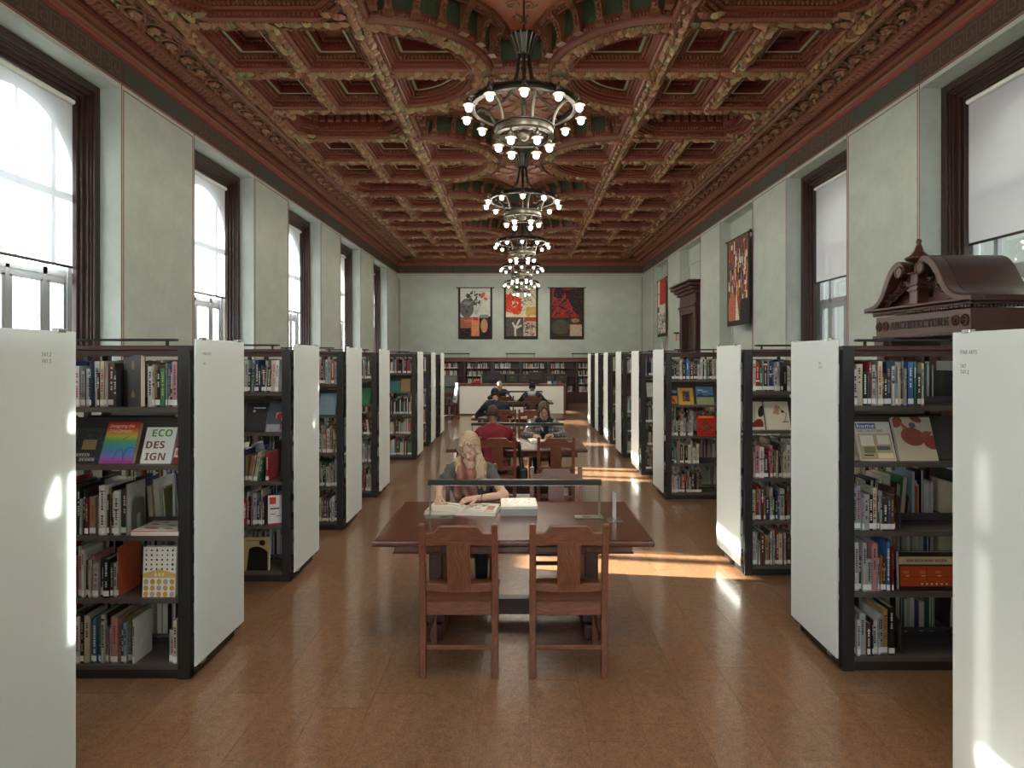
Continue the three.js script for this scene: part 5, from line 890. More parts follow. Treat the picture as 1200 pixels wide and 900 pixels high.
  // monitors and odds and ends on the desk
  for (const [x, l] of [[-0.95, 'black monitor back on the desk beside the red folder'], [0.55, 'black monitor back in the middle of the desk']]) { const m = thing('monitor', l, 'monitor', [x, 1.08, -21.55]); part(m, 'screen_back', rbox(0.5, 0.30, 0.05, 0, 0.27, 0, 0.015), M.black); part(m, 'stand', [box(0.06, 0.16, 0.04, 0, 0.08, -0.02), rbox(0.22, 0.012, 0.18, 0, 0.006, -0.02, 0.004)], M.black); }
  const rf = thing('red_folder', 'crumpled red cloth lying on the desk end', 'cloth', [-1.55, 1.08, -21.4]); part(rf, 'cloth', [rbox(0.34, 0.07, 0.22, 0, 0.035, 0, 0.03), rbox(0.2, 0.05, 0.2, 0.05, 0.09, 0, 0.024, 0, 0.4, 0.1)], std(rgb(0.42, 0.02, 0.02), 0.8));
  for (const [x, c, n] of [[1.0, [0.75, 0.74, 0.70], 'white'], [1.2, [0.05, 0.16, 0.40], 'blue'], [1.36, [0.35, 0.04, 0.03], 'red']]) { const b = thing('pamphlet_box', `small ${n} box on the desk`, 'box', [x, 1.08, -21.35]); part(b, 'body', rbox(0.13, 0.09, 0.10, 0, 0.045, 0, 0.004), std(rgb(...c), 0.5)); part(b, 'lid', rbox(0.134, 0.012, 0.104, 0, 0.09, 0, 0.003), std(rgb(...c), 0.5)); }
  // office chair
  const oc = thing('office_chair', 'pale grey mesh office chair on castors beside the cabinet', 'chair', [-2.32, 0, -20.0], -1.2);
  const mesh = std(rgb(0.52, 0.53, 0.50), 0.7);
  part(oc, 'backrest', [rbox(0.44, 0.52, 0.035, 0, 0.78, -0.22, 0.016, -0.15, 0, 0)], mesh); part(oc, 'headrest', rbox(0.28, 0.10, 0.04, 0, 1.12, -0.26, 0.018), mesh); part(oc, 'spine', bar([0, 0.42, -0.18], [0, 1.10, -0.29], 0.05, 0.03), M.shelfSteel);
  part(oc, 'seat', rbox(0.48, 0.06, 0.46, 0, 0.47, 0.02, 0.025), M.black); part(oc, 'column', cyl(0.03, 0.03, 0.36, 0, 0.27, 0, 10), M.chrome);
  for (const e of [-1, 1]) part(oc, 'armrest', [bar([e * 0.27, 0.45, 0], [e * 0.27, 0.66, 0], 0.03, 0.03), rbox(0.07, 0.03, 0.25, e * 0.27, 0.67, 0, 0.01)], M.shelfSteel);
  for (let i = 0; i < 5; i++) { const a = i * 1.257; const l = part(oc, 'base_leg', bar([0, 0.10, 0], [0.31 * Math.cos(a), 0.075, 0.31 * Math.sin(a)], 0.04, 0.03), M.chrome); part(l, 'castor', ball(0.035, 0.31 * Math.cos(a), 0.035, 0.31 * Math.sin(a), 8, 6), M.black); }
}
function tapestry(label, w, h, pos, turn, tex, reach = 0.04) {                // cloth with dark borders on a rod
  const t = thing('tapestry', label, 'tapestry', pos, turn, 'tapestries');
  part(t, 'cloth', [box(w, h, 0.012, 0, -h / 2, 0.03)], std(rgb(0.030, 0.020, 0.018), 0.9));
  const N = 12, g = new THREE.PlaneGeometry(w * 0.88, h * 0.93, N, 1).translate(0, -h * 0.475, 0.0375); const m = new THREE.Mesh(g, std(rgb(1, 1, 1), 0.85, { map: tex, bumpMap: every(weaveTex, 0.05), bumpScale: 0.0008 })); m.name = 'woven_picture'; t.add(m);
  part(t, 'rod', [turned(new THREE.CylinderGeometry(0.018, 0.018, w + 0.12, 8), 0, 0, Math.PI / 2, 0, 0.0, 0.03), ball(0.03, -w / 2 - 0.06, 0, 0.03, 8, 6), ball(0.03, w / 2 + 0.06, 0, 0.03, 8, 6)], M.lampBlack);
  each(t, 'bracket', [-1, 1].map((e) => box(0.03, 0.03, reach, e * (w / 2 - 0.1), 0, 0.035 - reach / 2)), M.lampBlack);
}
const blot = (g, R, n, cols, x0, y0, x1, y1, a, b) => { for (let i = 0; i < n; i++) { g.fillStyle = cols[Math.floor(R() * cols.length)]; g.save(); g.translate(lerp(x0, x1, R()), lerp(y0, y1, R())); g.rotate(R() * 6.3); g.beginPath(); g.ellipse(0, 0, a * (0.5 + R()), b * (0.5 + R()), 0, 0, 7); g.fill(); g.restore(); } };
const woven = (g, w, h, seed) => { const R = rngOf(seed); for (let i = 0; i < 2600; i++) { g.globalAlpha = 0.10 + 0.16 * R(); g.fillStyle = R() < 0.55 ? '#14100e' : '#d8cdb8'; g.fillRect(R() * w, R() * h, 2 + R() * 9, 1.5 + R() * 2.5); } g.globalAlpha = 1; };
const tapA = canvasTex(256, 384, (g, w, h) => { g.fillStyle = '#c9ccc4'; g.fillRect(0, 0, w, h); const R = rngOf(71); blot(g, R, 26, ['#3f4a46', '#5a6a62', '#2e3434'], 60, 10, 170, 150, 15, 6); g.strokeStyle = '#4e5c55'; for (let i = 0; i < 9; i++) { g.beginPath(); g.moveTo(130, 210); g.lineTo(70 + R() * 140, 20 + R() * 120); g.stroke(); } g.fillStyle = '#c65a2a'; g.beginPath(); g.ellipse(192, 56, 16, 26, 0.7, 0, 7); g.fill(); g.beginPath(); g.ellipse(216, 84, 18, 11, 0.4, 0, 7); g.fill(); g.fillStyle = '#5f6361'; g.beginPath(); g.ellipse(54, 160, 60, 76, 0, 0, 7); g.fill(); g.fillStyle = '#3d3f3e'; [[34, 150], [76, 150]].forEach(([x, y]) => { g.beginPath(); g.ellipse(x, y, 12, 5, 0, 0, 7); g.fill(); }); g.beginPath(); g.ellipse(54, 190, 9, 14, 0, 0, 7); g.fill(); g.fillStyle = '#868a86'; g.beginPath(); g.ellipse(58, 120, 34, 16, 0, 0, 7); g.fill(); g.fillStyle = '#a65a44'; g.fillRect(0, 232, 110, 152); g.fillStyle = '#c98a72'; g.beginPath(); g.ellipse(64, 262, 34, 10, 0, 0, 7); g.fill(); g.fillStyle = '#7a3226'; g.fillRect(34, 261, 60, 4); g.fillStyle = '#2a1a16'; g.fillRect(0, 320, 90, 64); g.fillStyle = '#d98a5e'; g.fillRect(96, 240, 66, 144); g.fillStyle = '#c23c2c'; g.fillRect(108, 232, 44, 26); g.fillStyle = '#1f1817'; g.fillRect(162, 226, 94, 158); g.fillStyle = '#b98a6c'; g.beginPath(); g.ellipse(204, 300, 30, 56, 0, 0, 7); g.fill(); g.fillStyle = '#7d8a86'; g.fillRect(168, 212, 70, 26); woven(g, w, h, 500); });
const tapB = canvasTex(256, 384, (g, w, h) => { g.fillStyle = '#d3c9ae'; g.fillRect(0, 0, w, h); const R = rngOf(72); blot(g, R, 60, ['#cc3a22', '#d84a2c', '#b93420'], 0, 60, 130, 200, 22, 10); blot(g, R, 14, ['#2f2a24', '#4a4034'], 110, 60, 240, 180, 22, 2); g.fillStyle = '#c2a056'; g.fillRect(170, 150, 86, 70); g.fillStyle = '#4b4845'; g.fillRect(0, 232, 150, 152); g.strokeStyle = '#c9c4bb'; g.lineWidth = 16; g.lineCap = 'round'; g.beginPath(); g.moveTo(80, 384); g.lineTo(78, 320); g.lineTo(60, 280); g.moveTo(78, 320); g.lineTo(116, 254); g.moveTo(78, 324); g.lineTo(128, 300); g.stroke(); g.fillStyle = '#b8b2a4'; g.fillRect(156, 232, 100, 152); blot(g, R, 30, ['#33383a', '#7c8486', '#b5482e'], 160, 240, 250, 376, 20, 4); g.fillStyle = '#a83a26'; g.fillRect(156, 232, 100, 34); woven(g, w, h, 501); });
const tapC = canvasTex(256, 384, (g, w, h) => { g.fillStyle = '#8f2020'; g.fillRect(0, 0, w, h); const R = rngOf(73); blot(g, R, 60, ['#2b1a1a', '#3b2220', '#a52a2a', '#5a3a34'], 0, 0, 256, 220, 40, 5); g.fillStyle = '#2a1b1c'; g.beginPath(); g.arc(60, 40, 44, 0, 7); g.fill(); g.beginPath(); g.moveTo(100, 20); g.lineTo(256, 0); g.lineTo(256, 230); g.lineTo(200, 200); g.fill(); g.fillStyle = '#2e2c22'; g.fillRect(0, 236, 150, 148); g.strokeStyle = '#6c6a4e'; g.lineWidth = 4; for (let i = 0; i < 5; i++) { g.beginPath(); g.ellipse(74, 310, 14 + i * 14, 10 + i * 11, 0, 0, 7); g.stroke(); } g.fillStyle = '#b9a890'; g.fillRect(156, 292, 100, 92); g.fillStyle = '#3a2a20'; g.fillRect(150, 232, 106, 56); g.fillStyle = '#a0744e'; g.beginPath(); g.ellipse(200, 258, 36, 18, 0, 0, 7); g.fill(); woven(g, w, h, 502); });
const tapD = canvasTex(256, 384, (g, w, h) => { g.fillStyle = '#6b4a30'; g.fillRect(0, 0, w, h); const R = rngOf(74); for (let i = 0; i < 170; i++) { g.fillStyle = ['#b5342c', '#d6c2a0', '#3a3f74', '#a97a3c', '#201a1c', '#7a2f34', '#cfcac0', '#56382a'][Math.floor(R() * 8)]; g.fillRect(R() * w, R() * 270, 8 + R() * 16, 18 + R() * 44); } g.fillStyle = '#b5654a'; g.beginPath(); g.ellipse(56, 330, 56, 80, 0, 0, 7); g.fill(); g.fillStyle = '#e0d8c8'; g.beginPath(); g.moveTo(110, 250); g.lineTo(150, 384); g.lineTo(100, 384); g.fill(); g.fillStyle = '#1b1719'; g.fillRect(160, 290, 96, 94); woven(g, w, h, 503); });
const tapE = canvasTex(256, 384, (g, w, h) => { g.fillStyle = '#d3cfc2'; g.fillRect(0, 0, w, h); g.fillStyle = '#b52620'; g.fillRect(70, 0, 186, 178); g.fillStyle = '#26324a'; g.fillRect(0, 90, 60, 6); g.fillRect(0, 190, 50, 40); const R = rngOf(75); blot(g, R, 40, ['#3d5a78', '#7d8f96', '#2f3540', '#8f8a6c'], 0, 250, 256, 384, 18, 8); woven(g, w, h, 504); });
tapestry('tapestry of flowers, a butterfly and two face shapes on the end wall', 1.52, 2.3, [-2.02, 5.12, -27.49], 0, tapA);
tapestry('tapestry with red splashes above a grey hand on the end wall', 1.52, 2.3, [0.02, 5.12, -27.49], 0, tapB);
tapestry('dark red tapestry with green rings in its lower corner', 1.52, 2.3, [2.07, 5.12, -27.49], 0, tapC);
tapestry('crowded many-coloured tapestry hanging between the grey blind and the doorway', 1.55, 2.2, [5.44, 5.0, -bayD(2) + 0.45], -Math.PI / 2, tapD, 0.385);
tapestry('tapestry with a large red square beyond the doorway', 1.45, 2.2, [5.46, 5.0, -bayD(4) + 0.55], -Math.PI / 2, tapE, 0.365);

// ------------------------------------------------------------------ doorway in the right wall
{
  const d = struct('door_1', 'dark wooden doorcase with a heavy cornice in the doorway wall'); d.position.set(5.62, 0, -bayD(3)); d.rotation.y = -Math.PI / 2;
  each(d, 'jamb', [-1, 1].map((e) => rbox(0.28, 3.42, 0.22, e * 0.80, 1.71, 0.10, 0.012)), M.mahogany, { swap: true });
  part(d, 'architrave', [rbox(1.9, 0.22, 0.24, 0, 3.52, 0.10, 0.01), rbox(2.0, 0.06, 0.30, 0, 3.66, 0.11, 0.01), rbox(1.88, 0.36, 0.22, 0, 3.86, 0.09, 0.01)], M.mahogany);
  part(d, 'cornice', [rbox(2.02, 0.10, 0.34, 0, 4.08, 0.13, 0.02), rbox(2.16, 0.10, 0.44, 0, 4.18, 0.17, 0.03), rbox(2.3, 0.10, 0.54, 0, 4.28, 0.21, 0.03), rbox(2.38, 0.06, 0.58, 0, 4.37, 0.23, 0.02)], M.mahogany);
  const lf = part(d, 'door_leaf', [box(1.32, 3.4, 0.05, 0, 1.7, -0.02)], M.casing, { swap: true });
  each(lf, 'panel', [-1, 1].flatMap((e) => [0.7, 2.2].map((y) => rbox(0.50, 1.2, 0.03, e * 0.32, y + 0.1, 0.012, 0.01))), M.mahogany, { swap: true });
  const ex = thing('exit_sign', 'small red sign under a black bracket beside the doorway', 'sign', [5.42, 2.55, -bayD(3) - 1.42], -Math.PI / 2); part(ex, 'bracket', rbox(0.22, 0.05, 0.16, 0, 0.30, 0.0, 0.01), M.lampBlack); part(ex, 'plate', rbox(0.14, 0.24, 0.02, 0, 0.15, 0.0, 0.004), std(rgb(0.55, 0.10, 0.06), 0.5));
}
// ------------------------------------------------------------------ carved ARCHITECTURE portal against the right wall
{
  const font = await new FontLoader().loadAsync('fonts/droid/droid_serif_regular.typeface.json');
  const p = thing('carved_portal', 'carved dark wood portal with a broken scroll pediment reading ARCHITECTURE', 'portal', [4.72, 0, -7.28], -Math.PI / 2);
  // local: x to the viewer's right when facing it (towards the camera), y up, z out of the front (-x of the room); depth runs to z = -0.77
  const wood = phys(rgb(0.105, 0.038, 0.024), 0.36, { map: grainMap, clearcoat: 0.3, clearcoatRoughness: 0.3 }), D = 0.77;
  part(p, 'body', [rbox(0.24, 2.32, D - 0.04, -0.72, 1.16, -D / 2, 0.01), rbox(0.24, 2.32, D - 0.04, 0.72, 1.16, -D / 2, 0.01), box(1.3, 2.30, 0.03, 0, 1.15, -D + 0.06)], wood, { swap: true });
  for (const e of [-1, 1]) part(p, 'pilaster', [rbox(0.16, 2.1, 0.05, e * 0.72, 1.1, 0.015, 0.01), rbox(0.20, 0.07, 0.08, e * 0.72, 2.18, 0.02, 0.01), rbox(0.20, 0.12, 0.08, e * 0.72, 0.06, 0.02, 0.01)], wood, { swap: true });
  part(p, 'frieze', [rbox(1.70, 0.25, D, 0, 2.40, -D / 2 + 0.015, 0.008), rbox(1.76, 0.035, D + 0.04, 0, 2.265, -D / 2 + 0.03, 0.01)], wood);
  const dent = []; for (let i = 0; i < 44; i++) dent.push(box(0.018, 0.026, 0.022, -0.86 + i * 0.04, 2.545, 0.035)); for (let i = 0; i < 18; i++) dent.push(box(0.022, 0.026, 0.018, 0.865, 2.545, -0.02 - i * 0.042)); for (let i = 0; i < 44; i++) dent.push(box(0.014, 0.014, 0.016, -0.86 + i * 0.04, 2.245, 0.045));
  part(p, 'dentils', dent, wood, { kind: 'stuff' });
  part(p, 'cornice', [rbox(1.78, 0.04, D + 0.03, 0, 2.578, -D / 2 + 0.03, 0.012), rbox(1.90, 0.04, D + 0.09, 0, 2.615, -D / 2 + 0.06, 0.014)], wood);
  // swan-neck halves: a moulded curve, swept as a thick band and run back to the wall
  const half = (e, d0, d1, top, bot) => { const s = new THREE.Shape(); s.moveTo(e * 0.97, 2.64); s.bezierCurveTo(e * 0.62, 2.66, e * 0.60, 2.80, e * 0.50, 2.96); s.bezierCurveTo(e * 0.40, 3.14, e * 0.26, 3.20, e * 0.17, 3.14); s.bezierCurveTo(e * 0.10, 3.08, e * 0.13, 2.99, e * 0.19, 2.99); s.lineTo(e * 0.21, 3.04); s.bezierCurveTo(e * 0.17, 3.06, e * 0.19, 3.10, e * 0.24, 3.10); s.bezierCurveTo(e * 0.34, 3.08, e * 0.42, 2.96, e * 0.50, 2.82); s.bezierCurveTo(e * 0.58, 2.69, e * 0.66, 2.62, e * 0.97, 2.60); s.closePath(); return extrude(s, d1 - d0, 0.008, 12).translate(0, 0, d0); };
  for (const e of [-1, 1]) {
    const h = part(p, 'scroll_pediment', [half(e, -0.03, 0.10)], wood); part(h, 'curved_roof', [half(e, -D + 0.01, -0.04)], M.mahogany);  // roof in darker wood than the lit front: its shade is in the colour
    part(h, 'scroll_eye', [turned(new THREE.CylinderGeometry(0.05, 0.05, 0.16, 12), Math.PI / 2, 0, 0, e * 0.195, 3.035, 0.045), turned(new THREE.TorusGeometry(0.062, 0.015, 6, 16), 0, 0, 0, e * 0.195, 3.035, 0.12)], wood);
    const orn = []; const R = rngOf(33 + e); for (let i = 0; i < 12; i++) { const t = i / 11, x = lerp(0.20, 0.66, t), y = lerp(2.88, 2.66, t) + 0.02 * Math.sin(i * 2); orn.push(new THREE.TorusGeometry(0.030 + 0.012 * R(), 0.011, 5, 10).translate(e * x, y, 0.02), ball(0.018, e * x, y, 0.03, 6, 5)); const l = leafGeo.clone(); l.scale(0.9, 1.2, 1.0); turned(l, Math.PI / 2, 0, R() * 6.283, e * (x + 0.03), y + 0.03 * (R() - 0.3), 0.035); orn.push(l); }
    part(h, 'carved_foliage', orn, wood, { kind: 'stuff' });
  }
  const tym = new THREE.Shape(); tym.moveTo(-0.9, 2.60); tym.lineTo(0.9, 2.60); tym.bezierCurveTo(0.60, 2.64, 0.58, 2.78, 0.46, 2.90); tym.lineTo(0.20, 3.02); tym.lineTo(0.16, 2.70); tym.lineTo(-0.16, 2.70); tym.lineTo(-0.20, 3.02); tym.lineTo(-0.46, 2.90); tym.bezierCurveTo(-0.58, 2.78, -0.60, 2.64, -0.9, 2.60);
  part(p, 'tympanum', [extrude(tym, 0.04).translate(0, 0, -0.10)], M.mahogany);
  part(p, 'pedestal_block', [rbox(0.15, 0.24, 0.14, 0, 2.75, 0.0, 0.01), rbox(0.19, 0.03, 0.18, 0, 2.865, 0.0, 0.008), rbox(0.19, 0.03, 0.18, 0, 2.80, 0.0, 0.008), rbox(0.13, 0.12, 0.12, 0, 2.94, 0, 0.01), rbox(0.18, 0.025, 0.17, 0, 3.0, 0, 0.008)], wood);
  part(p, 'finial', [lathe([[0.0, 3.01], [0.05, 3.02], [0.04, 3.07], [0.05, 3.12], [0.14, 3.16], [0.15, 3.185], [0.10, 3.205], [0.055, 3.25], [0.035, 3.31], [0.022, 3.345], [0.032, 3.37], [0.026, 3.395], [0, 3.41]], 18)], wood);
  each(p, 'rosette', [-0.775, -0.635, 0.635, 0.775].map((x) => [new THREE.TorusGeometry(0.052, 0.012, 6, 18).translate(x, 2.40, 0.022), ball(0.022, x, 2.40, 0.02, 8, 6), ...[0, 1, 2, 3, 4, 5].map((i) => ball(0.014, x + 0.031 * Math.cos(i * 1.047), 2.40 + 0.031 * Math.sin(i * 1.047), 0.02, 6, 4))]), M.mahogany);
  const tg = new TextGeometry('ARCHITECTURE', { font, size: 0.094, depth: 0.006, curveSegments: 3 }); tg.computeBoundingBox(); tg.translate(-(tg.boundingBox.max.x + tg.boundingBox.min.x) / 2, 2.352, 0.0205); tg.scale(1.08, 1, 1);
  part(p, 'carved_lettering', [tg], std(rgb(0.020, 0.008, 0.006), 0.6), { label: 'dark carved letters ARCHITECTURE' });
  const dr = part(p, 'door_leaf', [box(1.2, 2.25, 0.04, 0, 1.125, -0.35)], M.casing, { swap: true }); each(dr, 'panel', [-1, 1].flatMap((e) => [0.6, 1.6].map((y) => rbox(0.42, 0.8, 0.03, e * 0.28, y, -0.33, 0.01))), M.mahogany, { swap: true });
}
// skirting boards
[['baseboard_left', -1], ['baseboard_right', 1]].forEach(([n, e]) => { const b = struct(n, 'dark wooden skirting board'); for (const [a, c] of [[D0, 6.3], [8.3, 18.9], [21.1, D1]]) part(b, 'board', box(0.025, 0.2, c - a, e * (XW - 0.0125), 0.1, -(a + c) / 2), M.mahogany); });
// ------------------------------------------------------------------ people: tapered capsules joined smoothly, meshed by surface nets
function smin(a, b, k) { const h = Math.max(k - Math.abs(a - b), 0) / k; return Math.min(a, b) - h * h * k * 0.25; }
function capsule(a, b, ra, rb) { const bx = b[0] - a[0], by = b[1] - a[1], bz = b[2] - a[2], bb = bx * bx + by * by + bz * bz || 1e-9; return (x, y, z) => { const px = x - a[0], py = y - a[1], pz = z - a[2], h = clamp((px * bx + py * by + pz * bz) / bb); return Math.hypot(px - bx * h, py - by * h, pz - bz * h) - (ra + (rb - ra) * h); }; }
function ellipsoid(c, r) { return (x, y, z) => { const px = (x - c[0]) / r[0], py = (y - c[1]) / r[1], pz = (z - c[2]) / r[2], k = Math.hypot(px, py, pz); return (k - 1) * Math.min(...r) * (0.55 + 0.45 * k); }; }
const union = (list, k) => (x, y, z) => { let d = list[0](x, y, z); for (let i = 1; i < list.length; i++) d = smin(d, list[i](x, y, z), k); return d; };
function surfaceNet(f, lo, hi, cell, colour) {
  const n = [0, 1, 2].map((i) => Math.ceil((hi[i] - lo[i]) / cell) + 1), [nx, ny, nz] = n, val = new Float32Array(nx * ny * nz), at = (i, j, k) => (k * ny + j) * nx + i;
  for (let k = 0; k < nz; k++) for (let j = 0; j < ny; j++) for (let i = 0; i < nx; i++) val[at(i, j, k)] = f(lo[0] + i * cell, lo[1] + j * cell, lo[2] + k * cell);
  const id = new Int32Array(nx * ny * nz).fill(-1), pos = [], idx = [], col = [];
  const E = []; for (let a = 0; a < 8; a++) for (const b of [1, 2, 4]) if (!(a & b)) E.push([a, a | b]);
  for (let k = 0; k + 1 < nz; k++) for (let j = 0; j + 1 < ny; j++) for (let i = 0; i + 1 < nx; i++) {
    const v = []; let m = 0; for (let c = 0; c < 8; c++) { v[c] = val[at(i + (c & 1), j + ((c >> 1) & 1), k + (c >> 2))]; if (v[c] < 0) m |= 1 << c; }
    if (m === 0 || m === 255) continue;
    let x = 0, y = 0, z = 0, q = 0; for (const [a, b] of E) if ((v[a] < 0) !== (v[b] < 0)) { const t = v[a] / (v[a] - v[b]); x += lerp(a & 1, b & 1, t); y += lerp((a >> 1) & 1, (b >> 1) & 1, t); z += lerp(a >> 2, b >> 2, t); q++; }
    id[at(i, j, k)] = pos.length / 3; pos.push(lo[0] + (i + x / q) * cell, lo[1] + (j + y / q) * cell, lo[2] + (k + z / q) * cell);
  }
  const quad = (a, b, c, d, flip) => { if (a < 0 || b < 0 || c < 0 || d < 0) return; flip ? idx.push(a, c, b, a, d, c) : idx.push(a, b, c, a, c, d); };
  for (let k = 1; k + 1 < nz; k++) for (let j = 1; j + 1 < ny; j++) for (let i = 1; i + 1 < nx; i++) {
    const s = val[at(i, j, k)] < 0;
    if (s !== val[at(i + 1, j, k)] < 0) quad(id[at(i, j - 1, k - 1)], id[at(i, j, k - 1)], id[at(i, j, k)], id[at(i, j - 1, k)], !s);
    if (s !== val[at(i, j + 1, k)] < 0) quad(id[at(i - 1, j, k - 1)], id[at(i - 1, j, k)], id[at(i, j, k)], id[at(i, j, k - 1)], !s);
    if (s !== val[at(i, j, k + 1)] < 0) quad(id[at(i - 1, j - 1, k)], id[at(i, j - 1, k)], id[at(i, j, k)], id[at(i - 1, j, k)], !s);
  }
  const nor = [], e = cell * 0.5; for (let i = 0; i < pos.length; i += 3) { const [x, y, z] = [pos[i], pos[i + 1], pos[i + 2]], g = V(f(x + e, y, z) - f(x - e, y, z), f(x, y + e, z) - f(x, y - e, z), f(x, y, z + e) - f(x, y, z - e)).normalize(); nor.push(g.x, g.y, g.z); if (colour) col.push(...colour(x, y, z)); }
  const g = new THREE.BufferGeometry(); g.setIndex(idx); g.setAttribute('position', new THREE.Float32BufferAttribute(pos, 3)); g.setAttribute('normal', new THREE.Float32BufferAttribute(nor, 3)); if (colour) g.setAttribute('color', new THREE.Float32BufferAttribute(col, 3)); return g;
}
// head in its own frame: y up, z forward, origin between the ears; about 0.235 high
function headShape(female) {
  const j = female ? 0.93 : 1.03;
  const base = [ellipsoid([0, 0.038, -0.016], [0.074, 0.088, 0.094]), ellipsoid([0, -0.012, 0.022], [0.064 * j, 0.085, 0.070]), ellipsoid([0, -0.062, 0.034], [0.046 * j, 0.045, 0.050]), capsule([0, -0.098, 0.058], [0, -0.090, 0.066], 0.017 * j, 0.015), ellipsoid([0.036, -0.022, 0.060], [0.026, 0.024, 0.022]), ellipsoid([-0.036, -0.022, 0.060], [0.026, 0.024, 0.022])];
  const nose = [capsule([0, 0.014, 0.089], [0, -0.026, 0.106], 0.0075, 0.0105), capsule([-0.011, -0.032, 0.092], [0.011, -0.032, 0.092], 0.0085, 0.0085)];
  const lids = [ellipsoid([0.030, 0.004, 0.073], [0.0155, 0.0125, 0.014]), ellipsoid([-0.030, 0.004, 0.073], [0.0155, 0.0125, 0.014])], brow = [capsule([0.014, 0.026, 0.088], [0.046, 0.026, 0.074], 0.006, 0.005), capsule([-0.014, 0.026, 0.088], [-0.046, 0.026, 0.074], 0.006, 0.005)];
  const lips = [capsule([-0.017, -0.0585, 0.084], [0.017, -0.0585, 0.084], 0.0045, 0.0045), capsule([0, -0.057, 0.090], [0, -0.066, 0.0885], 0.0065, 0.007)], ears = [ellipsoid([0.074, -0.006, -0.008], [0.010, 0.030, 0.019]), ellipsoid([-0.074, -0.006, -0.008], [0.010, 0.030, 0.019])];
  const f0 = union(base, 0.035), fs = [ellipsoid([0.030, 0.006, 0.094], [0.018, 0.011, 0.014]), ellipsoid([-0.030, 0.006, 0.094], [0.018, 0.011, 0.014])], fn = union(nose, 0.01), fl = union(lids, 0.004), fb = union(brow, 0.006), fm = union(lips, 0.006), fe = union(ears, 0.004);
  return (x, y, z) => { let d = f0(x, y, z); for (const s of fs) { const q = -s(x, y, z); d = -smin(-d, -q, 0.012); } d = smin(d, fn(x, y, z), 0.012); d = smin(d, fb(x, y, z), 0.014); d = smin(d, fl(x, y, z), 0.005); d = smin(d, fm(x, y, z), 0.008); return smin(d, fe(x, y, z), 0.008); };
}
const mixc = (a, b, t) => a.map((v, i) => lerp(v, b[i], t));
function headColour(skin, lip, browc) {                          // lips, eyebrows and lash lines are marks of their own
  return (x, y, z) => {
    let c = skin; const ax = Math.abs(x);
    const l = smooth(1, 0.7, Math.hypot(x / 0.021, (y + 0.0615) / 0.0095)) * (z > 0.07 ? 1 : 0); c = mixc(c, lip, l);
    const b = smooth(1, 0.6, Math.hypot((ax - 0.031) / 0.019, (y - 0.030 + (ax - 0.031) ** 2 * 6) / 0.0042)) * (z > 0.055 ? 1 : 0); c = mixc(c, browc, b * 0.8);
    const e = smooth(1, 0.5, Math.hypot((ax - 0.030) / 0.017, (y + 0.0055 - (ax - 0.03) ** 2 * 9) / 0.0032)) * (z > 0.06 ? 1 : 0); return mixc(c, [0.03, 0.02, 0.015], e * 0.85);
  };
}
// hand: palm and five fingers; wrist w, forward direction f, palm normal n (away from the palm), side s = which way the thumb points
function handShape(w, f, n, thumbSide, curl) {
  const F = V(...f).normalize(), N = V(...n).normalize(), S = V().crossVectors(F, N).multiplyScalar(thumbSide), W = V(...w), P = (a, b, c) => W.clone().addScaledVector(F, a).addScaledVector(S, b).addScaledVector(N, c).toArray(), out = [];
  out.push(capsule(P(-0.02, 0, 0), P(0.02, 0, 0), 0.026, 0.024), capsule(P(0.02, 0.018, 0), P(0.085, 0.028, 0), 0.017, 0.013), capsule(P(0.02, 0, 0), P(0.088, 0.006, 0), 0.018, 0.013), capsule(P(0.02, -0.016, 0), P(0.083, -0.014, 0), 0.017, 0.013), capsule(P(0.018, -0.024, 0), P(0.074, -0.033, 0), 0.015, 0.012));
  const fingers = [[0.086, 0.029, 0.070], [0.09, 0.0085, 0.078], [0.086, -0.0125, 0.072], [0.076, -0.033, 0.056]];
  fingers.forEach(([a, b, l], i) => { const k = curl + i * 0.05, a1 = a + l * 0.5 * Math.cos(k * 0.5), c1 = -l * 0.5 * Math.sin(k * 0.5), a2 = a1 + l * 0.5 * Math.cos(k * 1.3), c2 = c1 - l * 0.5 * Math.sin(k * 1.3), sp = b * 1.10; out.push(capsule(P(a, b, 0), P(a1, sp, c1), 0.0095, 0.0086), capsule(P(a1, sp, c1), P(a2, sp * 1.05, c2), 0.0086, 0.0072)); });
  out.push(capsule(P(0.012, 0.024, -0.004), P(0.045, 0.054, -0.014), 0.013, 0.0105), capsule(P(0.045, 0.054, -0.014), P(0.076, 0.060, -0.02), 0.0105, 0.0085));
  return { f: union(out, 0.007), lo: [0, 1, 2].map((i) => w[i] - 0.18), hi: [0, 1, 2].map((i) => w[i] + 0.18) };
}
